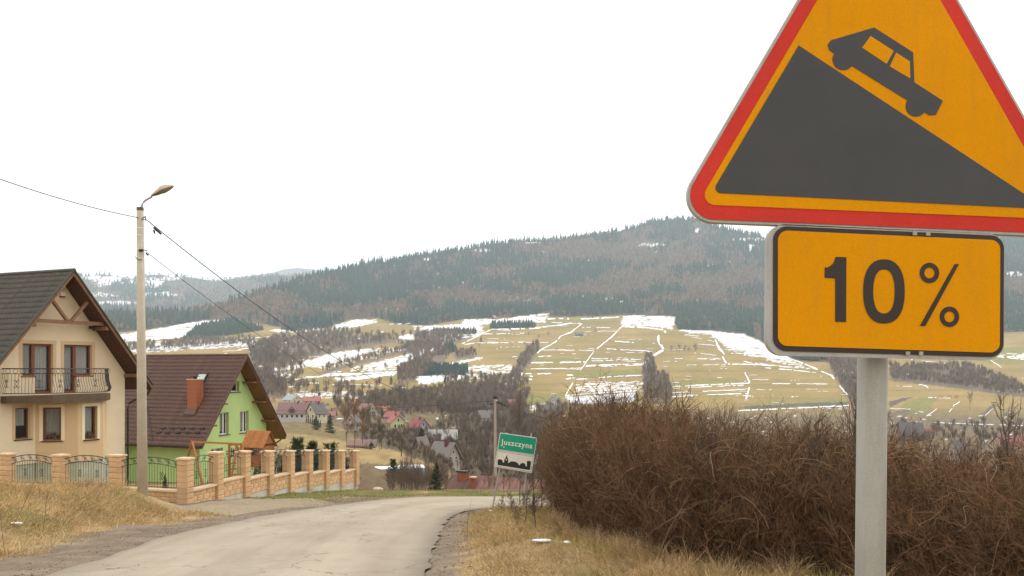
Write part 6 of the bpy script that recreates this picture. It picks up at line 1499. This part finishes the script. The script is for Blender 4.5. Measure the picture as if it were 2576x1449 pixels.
T_(637, 893, 868, 0, 'dark spruce at the left end of the wooded slope', kind=spruce, wide=1.1); T_(722, 838, 818, 1, 'small spruce by the upper snow field', kind=spruce); T_(904, 838, 820, 1, 'small spruce above the brown wood', kind=spruce)
T_(1490, 800, 793, 0, 'tiny round conifer below the forest edge', kind=spruce, wide=1.6); T_(1602, 1010, 985, 1, 'dark conifer below the tall bare poplars', kind=spruce, wide=1.1); T_(1190, 1110, 1080, 0, 'dark spruce in the woods right of the barn', kind=spruce)
T_(2232, 1068, 1030, 0, 'dark round orchard tree left of the red brick house', wide=1.3); T_(2318, 1062, 1048, 3, 'small round orchard tree behind the red brick house', wide=1.6); T_(2336, 986, 975, 1, 'dark little bush alone on the right meadow', wide=1.3)
T_(1640, 1012, 895, 0, 'tall grey poplar on the field edge, left one of the pair', wide=.45); T_(1675, 1018, 936, 2, 'grey poplar on the field edge, right one of the pair', wide=.7)
T_(2440, 1030, 985, 1, 'slender grey tree in front of the right meadow', wide=.75)
for i, (x, y, tt) in enumerate([(1540, 884, 868), (1560, 884, 866), (1572, 885, 867), (1583, 885, 870), (1598, 886, 864), (1318, 872, 858), (1335, 873, 862), (1288, 873, 864), (1205, 874, 862), (1400, 884, 872), (1380, 846, 833), (1498, 836, 826), (1355, 852, 840), (1330, 845, 835)]):
    if i < 5: lab = ['leftmost', 'second', 'third', 'fourth', 'rightmost'][i] + ' tree of the short row across the field right of the winding snowy ditch'
    else: lab = ['shrub tree left of a pair on the upper field line', 'shrub tree right of a pair on the upper field line', 'shrub tree leftmost on the upper field line', 'little bare tree above the dark hedge strip at left', 'single bare tree right of the hedge strip top', 'bare tree near the field barn, on its left', 'bare tree near the field barn, on its right', 'bare tree between barn and hedge strip on a terrace', 'little bare tree by the snowy plantation edge'][i - 5]
    T_(x + 150 if i < 5 else x, y, tt, i, lab, wide=1.3, group='small bare trees dotted over the terraced fields')
# larches and bare trees around the village, all distinct masses of twigs
LM = []
for a, b in TPM[:2]:
    bb = b.copy(); bb.materials.clear(); bb.materials.append(LARCH); LM.append((a, bb))
for i, (x, y, tt, wd) in enumerate([(872, 1120, 1008, .45), (892, 1130, 1000, .42), (912, 1126, 1012, .45)]):
    b = fat1(x, y); t = thing('larch', b, ['left', 'middle', 'right'][i] + ' of three tall orange-brown larches before the grey stone-faced house', 'tree', 'three orange-brown larches'); hh = (y - tt) * b[1] / F
    for nm_, me in zip(('trunk', 'crown'), LM[i % 2]): o = bpy.data.objects.new(nm_, me); COL.objects.link(o); o.parent = t
    t.scale = (hh * wd, hh * wd, hh); t.rotation_euler = (0, 0, i * 2.)
for i, (x, y, tt, wd, lab) in enumerate([(1010, 1150, 1072, 1.25, 'wide dark bare tree below the yellow house'), (1150, 1120, 985, .6, 'tall bare tree above the pale tin barn'), (1118, 1110, 998, .6, 'bare tree left of the tallest one above the barn'), (1215, 1180, 1065, .7, 'bare tree left of the utility pole'), (1175, 1160, 1050, .8, 'bare tree above the grey-roofed house'), (1085, 1215, 1130, .9, 'bare tree below the tan cottage'), (1290, 1175, 1060, .8, 'bare tree behind the town sign'), (960, 1130, 1060, 1., 'bare tree between the larches and the wide dark tree'), (740, 985, 935, .8, 'bare tree behind the pale bluish roof'), (860, 1000, 935, .7, 'bare tree above the pinkish-red roof'), (1060, 1040, 960, .7, 'bare tree above the lilac house'), (1000, 1035, 955, .7, 'bare tree above the grey red-roofed house'), (1145, 1180, 1105, .9, 'bare tree right of the grey-roofed house')]):
    T_(x, y, tt, i, lab, wide=wd)
# scrub merged from real branching trees around the village, nearer than the far woods
TW = Acc(); RGT = np.random.default_rng(55)
PV = [(np.concatenate(c.V), np.concatenate(c.F)) for t_, c in TP]; PT = [(np.concatenate(t_.V), np.concatenate(t_.F)) for t_, c in TP]
def stamp(acc, b, h, wd, k, q=1.):
    a = RGT.random() * 6.28; c_, s_ = math.cos(a), math.sin(a); M_ = np.array([[c_, -s_, 0], [s_, c_, 0], [0, 0, 1]]) @ np.diag([wd, wd, h])
    for V, Fq in (PV[k % 6], PT[k % 6]):
        if q < 1 and len(Fq) > 400: Fq = Fq[RGT.random(len(Fq)) < q]
        acc.add((V @ M_.T + b, Fq))
zones = [(1020, 1085, 1255, 1205, 60, 46), (880, 1092, 1060, 1135, 30, 26), (1155, 1020, 1345, 1110, 60, 40), (930, 985, 1160, 1040, 46, 32), (700, 960, 900, 1010, 30, 28), (2230, 1090, 2760, 1200, 50, 50), (640, 900, 720, 985, 20, 34), (1260, 1120, 1420, 1200, 24, 60), (860, 1090, 960, 1130, 8, 26)]
for x0, y0, x1, y1, n, hp in zones:
    for _ in range(n):
        x = RGT.uniform(x0, x1); y = RGT.uniform(y0, y1)
        if y > 1068 + max(0, (x - 700)) * .255 + 30 and x < 1120: continue
        b = fat1(x, y); h = hp * RGT.uniform(.6, 1.25) * b[1] / F; stamp(TW, b - (0, 0, .2), h, h * RGT.uniform(.7, 1.2), int(RGT.integers(6)), .25)
o = link('valley_thicket', TW.mesh('valley_thicket'), TRW); tagit(o, 'tangle of bare grey-brown trees between the village houses', 'woodland', kind='stuff')
# young pines and garden shrubs behind the wall
PG = 'young pines behind the garden wall'
for i, (x, tt, Y0, wd, lab) in enumerate([(722, 1150, 45.5, 1.0, 'low bushy pine just right of the playhouse'), (750, 1107, 48.5, .95, 'tallest young pine behind the wall'), (786, 1116, 50, .9, 'second young pine right of the tallest'), (830, 1120, 51.5, .95, 'third young pine, near the far wall end'), (772, 1142, 47, 1.2, 'dense low pine between the two tallest'), (806, 1140, 48, 1.2, 'dense low pine left of the third'), (858, 1142, 50, 1.1, 'last low pine before the wall end')]):
    b = at(x, 1200, Y0); b[2] = gz(Y0) - .1; h = (EYE + (HY - tt) / F * Y0) - b[2]; pine(b, h, i, lab, PG, wd * (1.7 if h < 2.2 else 1.35))
for i, (x, Y0, h) in enumerate([(663, 45, 1.5), (738, 46, 1.7), (765, 48.5, 1.7), (798, 49.5, 1.8), (820, 48, 1.8), (846, 51.5, 1.8)]):
    b = at(x, 1200, Y0); b[2] = gz(Y0) - .1; spruce(b, h, i, ['broad dark shrub right of the playhouse leg', 'broad dark shrub under the tallest pine', 'broad dark shrub between the two tallest pines', 'broad dark shrub right of the second pine', 'broad dark shrub left of the third pine', 'broad dark shrub right of the third pine'][i], wide=2.1, name='evergreen_shrub')
for i, (x, Y0, h) in enumerate([(694, 47, 2.2), (706, 48, 2.0)]):
    b = at(x, 1200, Y0); b[2] = gz(Y0); bare_tree(b, h, i, ['thin leafless shrub right of the playhouse', 'second thin leafless shrub before the tallest pine'][i], name='shrub', wide=1.2)
for i, (x, Y0, h) in enumerate([(530, 38, 1.0), (556, 41, 1.1), (640, 41, 1.0), (415, 38, .9), (618, 43, .8)]):
    b = at(x, 1200, Y0); b[2] = gz(Y0) - .05; spruce(b, h, i, ['small conical shrub behind the first wall panel', 'dark conical shrub behind the second wall panel', 'small dark shrub below the playhouse', 'tiny shrub on the lawn behind the lamp pole', 'low dark shrub left of the playhouse'][i], wide=.8, name='conical_shrub')
b = fat1(990, 1206); pine(b, (1206 - 1157) * b[1] / F, 1, 'small round pine standing by the pool', None, 1.5)
b = fat1(1098, 1236); spruce(b, 1.35, 0, 'small dark conifer at the edge of the roadside scrub', wide=1.1)
SBm = Acc()
for _ in range(190):
    x = RGT.uniform(975, 1125); y = RGT.uniform(1203, 1236); b = fat1(x, y); stamp(SBm, b - (0, 0, .15), RGT.uniform(.6, 1.25) * (1.5 if x > 1000 else 1), RGT.uniform(.8, 1.5), int(RGT.integers(6)), .14)
for _ in range(34):
    x = RGT.uniform(1215, 1420); y = RGT.uniform(1215, 1236); b = fat1(x, y); stamp(SBm, b - (0, 0, .15), RGT.uniform(.8, 1.9), RGT.uniform(.8, 1.5), int(RGT.integers(6)), .5)
o = link('roadside_scrub', SBm.mesh('roadside_scrub'), TRW); tagit(o, 'low brown leafless scrub on the far side of the road bend', 'scrub', kind='stuff')

# ------------------------------------------------------------------ the brown thicket on the right
rg = np.random.default_rng(77)
FX = np.array([(4, 4.9), (8, 4.9), (10.5, 4.7), (11.7, 4.1), (12.4, 2.95), (13.2, 2.2), (15, 1.8), (17, 1.5), (21, 1.10), (24, 1.2), (27.0, 1.7), (31, 2.4)])
TT = np.array([(1150, 1260), (1240, 1210), (1300, 1150), (1345, 1105), (1400, 1062), (1450, 1026), (1500, 1008), (1600, 1006), (1660, 1012), (1700, 1030), (1760, 1068), (1850, 1066), (1950, 1080), (2050, 1066), (2150, 1075), (2240, 1095), (2300, 1120), (2400, 1145), (2500, 1140), (2576, 1130), (3500, 1120)], float)
n = 3100
Yq = np.r_[rg.uniform(6.5, 27.5, int(n * .55)), rg.uniform(10, 24, n - int(n * .55))]
off = np.r_[np.abs(rg.normal(0, .9, int(n * .6))), rg.uniform(0, 7, n - int(n * .6))]
Xq = np.interp(Yq, FX[:, 0], FX[:, 1]) + off
k_ = (Xq / Yq < .68) & (Yq > 5); Xq, Yq, off = Xq[k_], Yq[k_], off[k_]
base = near_h(Xq, Yq); dxq = CX + F * Xq / Yq; topz = EYE + (HY - (np.interp(dxq, TT[:, 0], TT[:, 1]) + rg.normal(20, 14, len(Xq)) + 70 * (fbm(Xq * 1.1 + 3, Yq * .55, 3) - .42) - 40 * (rg.random(len(Xq)) < .04))) / F * Yq
hq = np.clip(topz - base, .8, 3.9) * np.where(rg.random(len(Xq)) < .25, rg.uniform(.45, .8, len(Xq)), rg.uniform(.84, 1.03, len(Xq)))
hq = hq * (1 - .35 * np.exp(-off / .35))
S0 = np.stack([Xq, Yq, base - .05], -1); az = rg.random(len(Xq)) * 6.283
D0 = np.stack([.30 * np.cos(az), .30 * np.sin(az), np.ones(len(Xq))], -1)
ST_ = grow(S0, D0, hq * 1.12, 7, .13, .05, rg)
def zcap(P_, tops):   # keep tips below the local crown height
    P_[..., 2] = np.minimum(P_[..., 2], tops[:, None] + .05); return P_
s, dd, t, idx = children(ST_, 14, rg, .02); az = rg.random(len(s)) * 6.283
dv = .75 * unit(dd) + np.stack([np.cos(az), np.sin(az), .15 + .5 * t], -1) * .85
L1 = (.85 - .45 * t) * rg.uniform(.5, 1.1, len(s)) * np.clip(hq[idx] / 2.6, .5, 1.2); B1 = grow(s, dv, L1, 4, .20, -.01, rg)
s2_, dd2, t2_, id2 = children(B1, 4, rg, .12); dv = unit(dd2) + rg.normal(0, .6, dd2.shape) + [0, 0, .12]
B2 = grow(s2_, dv, .36 * rg.uniform(.35, 1.1, len(s2_)), 2, .22, 0., rg)
offB = off[idx]
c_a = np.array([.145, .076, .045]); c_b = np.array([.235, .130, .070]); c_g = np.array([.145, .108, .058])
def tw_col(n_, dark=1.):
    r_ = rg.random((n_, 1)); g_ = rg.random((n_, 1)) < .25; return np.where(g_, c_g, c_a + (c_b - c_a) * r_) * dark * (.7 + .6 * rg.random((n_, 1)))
def clear_sign(P_):   # the town sign stands free: nothing grows across its front
    dxp = CX + F * P_[..., 0] / P_[..., 1]; dyp = HY - F * (P_[..., 2] - EYE) / P_[..., 1]
    return ~(((dxp < 1354) & (dyp < 1215) & (dyp > 1075)).any(1) & (P_[:, 0, 1] < 27.2))
kB = clear_sign(B1); B1 = B1[kB]; offB = offB[kB]; B2 = B2[clear_sign(B2)]
ST_ = ST_[clear_sign(ST_)]
TH = Acc(); TH.add(tubes(ST_, .011, .0025, 3), tw_col(len(ST_), .45)); TH.add(ribbons(B1, np.where(offB > .7, .015, .0085), np.where(offB > .7, .008, .0035), rg), tw_col(len(B1)) * np.where(offB > .7, .7, 1.)[:, None]);  # inner twigs widened to block light; they and the stems coloured darker as shade
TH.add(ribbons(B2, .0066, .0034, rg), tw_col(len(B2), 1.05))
thm = mat('thicket_twigs', (1, 1, 1), rough=.9, var=.15, scale=1.2, attr='cov', spec=.12, world=True)
o = link('thicket', TH.mesh('thicket'), thm); tagit(o, 'dense brown leafless thicket filling the right bank behind the sign', 'thicket', kind='stuff')
# pale arching canes hanging out of the front
n = 260; Yc = rg.uniform(9, 24, n); Xc = np.interp(Yc, FX[:, 0], FX[:, 1]) + rg.uniform(-.1, .6, n); zb_ = near_h(Xc, Yc)
az = rg.uniform(-2.6, -.4, n); Pc = grow(np.stack([Xc, Yc, zb_ + rg.uniform(.2, 1.7, n)], -1), np.stack([np.cos(az), np.sin(az) * .8, rg.uniform(.2, 1.3, n)], -1), rg.uniform(.5, 1.5, n), 8, .13, -.16, rg)
Pc = Pc[clear_sign(Pc)]; CA = Acc(); CA.add(tubes(Pc, .0045, .0018, 3)); o = link('bramble_canes', CA.mesh('bramble_canes'), mat('pale_cane', (.30, .19, .11), rough=.8, var=.3, scale=2)); tagit(o, 'pale arching canes hanging out of the thicket front', 'brambles', kind='stuff')
# saplings near the town sign
for i, (x, y, tt, wd, Y0) in enumerate([(1308, 1270, 988, .30, 29.5), (1344, 1275, 1065, .42, 28.6), (1362, 1310, 1040, .4, 24.5)]):
    b = at(x, y, Y0); b[2] = near_h1(b[0], Y0) - .05; zt_ = EYE + (HY - tt) / F * Y0
    bare_tree(b, zt_ - b[2], i + 1, ['tall thin sapling rising above the town sign', 'thin sapling crossing in front of the town sign', 'sapling at the left end of the thicket'][i], wide=wd, name='sapling')
for i, (x, y, hh) in enumerate([(1262, 1283, .45), (1290, 1288, .6), (1322, 1312, .75), (1348, 1330, .9), (1302, 1318, .4)]):
    b = onplane(x, y); bare_tree(b - (0, 0, .05), hh, i + 2, ['small twiggy bush at the left leg of the town sign', 'twiggy bush between the legs of the town sign', 'twiggy bush at the right leg of the town sign', 'twiggy bush where the thicket begins', 'low twiggy bush before the right leg of the town sign'][i], wide=1.3, name='twiggy_bush')
# taller shoots sticking out of the thicket against the fields
for i, (x, tt, Y0) in enumerate([(1768, 1035, 13.5), (2165, 1000, 11.5), (2556, 985, 10.5), (2500, 1040, 11), (1545, 978, 18), (2050, 1030, 12.5)]):
    X = (x - CX) / F * Y0; b = np.array([X, Y0, near_h1(X, Y0)]); bare_tree(b, EYE + (HY - tt) / F * Y0 - b[2], i, ['shoot standing above the thicket at its middle dip', 'thin tree above the thicket left of the sign pole', 'bare tree at the right picture edge', 'bare young tree next to the one at the right picture edge', 'thin tree above the left part of the thicket', 'thin shoot above the thicket between two dips'][i], wide=.42, name='bare_tree')

# ------------------------------------------------------------------ grass, weeds, gravel
def grass(n, xr, yr, maskf, hf, cols, w_=.006, lean=.45, flow=(0, 0), K=2):
    X = RNG.uniform(*xr, n); Yg = RNG.uniform(*yr, n); m_ = maskf(X, Yg); k = RNG.random(n) < m_; X, Yg = X[k], Yg[k]; Z = near_h(X, Yg)
    d_ = np.stack([RNG.normal(flow[0], lean, len(X)), RNG.normal(flow[1], lean, len(X)), np.ones(len(X))], -1)
    P_ = grow(np.stack([X, Yg, Z - .01], -1), d_, hf(X, Yg) * RNG.uniform(.4, 1.2, len(X)), K, .22, -.22)
    ca = np.array(cols, float); q = RNG.integers(len(ca), size=len(X)); nn = fbm(X * .9, Yg * .9, 3)
    gg = .5 * sstep(.55, .7, fbm(X * .55 + 11, Yg * .55 + 5, 3))[:, None] * .55; base_ = ca[q] * np.array([1.0, .95, .95]); base_ = base_ + (np.array([.30, .32, .09]) - base_) * gg * (hf(X, Yg)[:, None] < 9)
    cc = base_ * (.6 + .8 * nn)[:, None] * (.75 + .5 * RNG.random(len(X)))[:, None]
    return ribbons(P_, w_, w_ * .35), cc
straw = [(.60, .42, .21), (.52, .35, .16), (.42, .28, .13), (.64, .48, .26), (.30, .28, .09)]
def rxm(X, Yg): return X - np.interp(Yg, RE[:, 1][:112], RE[:, 0][:112])
def lxm(X, Yg): return np.interp(Yg, LE[:, 1][:112], LE[:, 0][:112]) - X
gmat = mat('dry_grass_blades', (1, 1, 1), rough=.85, var=.12, scale=2, attr='cov', spec=.15, world=True)
GA = Acc()
for VF, cc in [grass(90000, (-19, -6), (12, 30.5), lambda X, Yg: sstep(1.0, 2.4, lxm(X, Yg) + (fbm(X * 1.5, Yg * 1.5, 3) - .5) * 1.2) * np.where((Yg > 26) & (X > -12), .0, 1.) * (.35 + .65 * fbm(X * .8, Yg * .8, 3)), lambda X, Yg: .16 + .38 * fbm(X * .6 + 7, Yg * .6, 3) * sstep(1.0, 3.5, lxm(X, Yg)), straw, .010, .6, (.25, -.1)),
               grass(60000, (-1.6, 5.2), (9.3, 28), lambda X, Yg: sstep(.40, .9, rxm(X, Yg) + (fbm(X * 2, Yg * 2, 3) - .5) * .7) * np.where(Yg < 13.6, 1., sstep(5.5, 3.5, rxm(X, Yg))), lambda X, Yg: .08 + .20 * fbm(X * 1.2 + 3, Yg * 1.2, 3) + .08 * sstep(2.0, 3.2, rxm(X, Yg)), straw, .008, .6, (-.15, -.2)),
               grass(26000, (-12, 4), (31, 42), lambda X, Yg: np.where(inpoly(X, Yg, ROADPOLY), 0, 1.) * sstep(.2, .7, np.minimum(dist_poly(X, Yg, LE), 9)) * (lxm(X, Yg) > -20) * (((X + 11.1) * .979 - (Yg - 30) * .2045) > .3) , lambda X, Yg: .05 + .09 * fbm(X, Yg, 3), [(.20, .20, .06), (.26, .22, .09), (.30, .23, .11), (.15, .18, .05)], .012, .5)]:
    GA.add(VF, cc)
# big tufts where verge meets thicket
tuft = []
for _ in range(95):
    Y0 = RNG.uniform(10.8, 20); X0 = np.interp(Y0, FX[:, 0], FX[:, 1]) - RNG.uniform(-.25, .45); tuft.append((X0, Y0, RNG.uniform(.25, .55)))
for _ in range(60): 
    Y0 = RNG.uniform(11.2, 12.7); X0 = RNG.uniform(1.8, 5.2); tuft.append((X0, Y0, RNG.uniform(.15, .42)))
tf = np.array(tuft); tf = tf[~((tf[:, 0] / tf[:, 1] > .32) & (tf[:, 0] / tf[:, 1] < .40))]
rep = 110; X = np.repeat(tf[:, 0], rep) + RNG.normal(0, .07, len(tf) * rep); Yg = np.repeat(tf[:, 1], rep) + RNG.normal(0, .07, len(tf) * rep); hh = np.repeat(tf[:, 2], rep)
aa = RNG.random(len(X)) * 6.283; P_ = grow(np.stack([X, Yg, near_h(X, Yg) - .02], -1), np.stack([np.cos(aa) * .45 - .1, np.sin(aa) * .45 - .15, np.ones(len(X))], -1), hh * RNG.uniform(.5, 1.2, len(X)), 4, .14, -.20)
GA.add(ribbons(P_, .0075, .002), np.array([.60, .42, .22]) * (.55 + .7 * RNG.random((len(X), 1))) * (1 + .15 * RNG.normal(0, 1, (len(X), 3)) * [0, .3, .5]))
o = link('dry_grass', GA.mesh('dry_grass'), gmat); tagit(o, 'long straw-coloured dry grass on both road banks', 'grass', kind='stuff')
# tall weed stalks
WS = mat('weed_stalk', (.22, .15, .09), rough=.9, var=.3)
def weed(x, y, h, lean, label, k=0):
    b = onplane(x, y); t = thing('weed_stalk', b, label, 'weed'); rg_ = np.random.default_rng(900 + k)
    P_ = grow(np.array([b]), [[lean, 0, 1.]], [h], 8, .05, -.01, rg_); s, dd, _, _ = children(P_, 10, rg_, .35); Q_ = grow(s, dd + rg_.normal(0, .5, dd.shape), rg_.uniform(.08, .3, len(s)), 3, .15, .05, rg_)
    A = Acc(); A.add(tubes(P_ - b, .007, .002, 4)); link('stem', A.mesh('stem'), WS, t); A = Acc(); A.add(tubes(Q_ - b, .003, .0015, 3)); link('side_shoots', A.mesh('side_shoots'), WS, t)
for i, a in enumerate([(108, 1345, 1.35, .12, 'upright dark weed stalk on the left bank'), (15, 1400, 1.3, -.15, 'leaning weed stalk at the left picture edge'), (30, 1330, 1.4, .5, 'weed stalk bending right over the wall at the left edge'), (1175, 1345, .5, 0, 'small dry weed on the right verge'), (1630, 1449, 1.3, .5, 'long bent grass stem before the thicket'), (1880, 1420, 1.0, -.5, 'pale stem leaning left before the thicket'), (1850, 1446, .7, .3, 'short pale stem among the grass tufts')]): weed(*a, k=i)
# gravel and crumbs along the road edges
n = 4200; tt_ = RNG.integers(0, 118, n); side = RNG.random(n) < .62; E_ = np.where(side[:, None], LE[tt_], RE[tt_]); sgn = np.where(side, -1, 1)
X = E_[:, 0] + sgn * np.abs(RNG.normal(.35, .45, n)) + RNG.normal(0, .1, n); Yg = E_[:, 1] + RNG.uniform(-.3, .3, n); k = ~inpoly(X, Yg, ROADPOLY) & (Yg > 9); X, Yg = X[k], Yg[k]; n = len(X)
r_ = RNG.uniform(.006, .024, n) * RNG.uniform(.5, 1.2, n); Bp = np.stack([X, Yg, near_h(X, Yg) + r_ * .3], -1)
oct_ = np.array([(1, 0, 0), (0, 1, 0), (-1, 0, 0), (0, -1, 0), (0, 0, .6), (0, 0, -.6)]); of = np.array([(0, 1, 4), (1, 2, 4), (2, 3, 4), (3, 0, 4), (1, 0, 5), (2, 1, 5), (3, 2, 5), (0, 3, 5)])
V = (Bp[:, None] + oct_[None] * r_[:, None, None] * RNG.uniform(.6, 1.3, (n, 6, 1))).reshape(-1, 3); Fg = (np.arange(n)[:, None, None] * 6 + of[None]).reshape(-1, 3)
cc = np.repeat(np.array([.28, .225, .175]) * RNG.uniform(.6, 1.4, (n, 1)), 6, 0)
o = link('gravel', mesh_np('gravel', V, Fg, cc), mat('gravel_stones', (1, 1, 1), rough=.95, var=.1, attr='cov', world=True)); tagit(o, 'loose gravel and clods along the road edges', 'gravel', kind='stuff')

# ------------------------------------------------------------------ haze
hz = MB(); hz.box((0, 5000, 430), (9500, 5400, 560)); 
me = bpy.data.meshes.new('haze'); me.from_pydata(hz.v, [], hz.f); me.update(); ho = bpy.data.objects.new('haze', me); COL.objects.link(ho); ho['kind'] = 'stuff'; ho['label'] = 'pale bluish haze filling the valley air'; ho['category'] = 'haze'
hm = bpy.data.materials.new('haze_air'); hm.use_nodes = True; t = hm.node_tree; t.nodes.clear(); pv = t.nodes.new('ShaderNodeVolumePrincipled'); mo = t.nodes.new('ShaderNodeOutputMaterial'); t.links.new(pv.outputs[0], mo.inputs['Volume'])
pv.inputs['Color'].default_value = (.74, .88, 1, 1); pv.inputs['Density'].default_value = .000125; pv.inputs['Anisotropy'].default_value = .2
me.materials.append(hm)
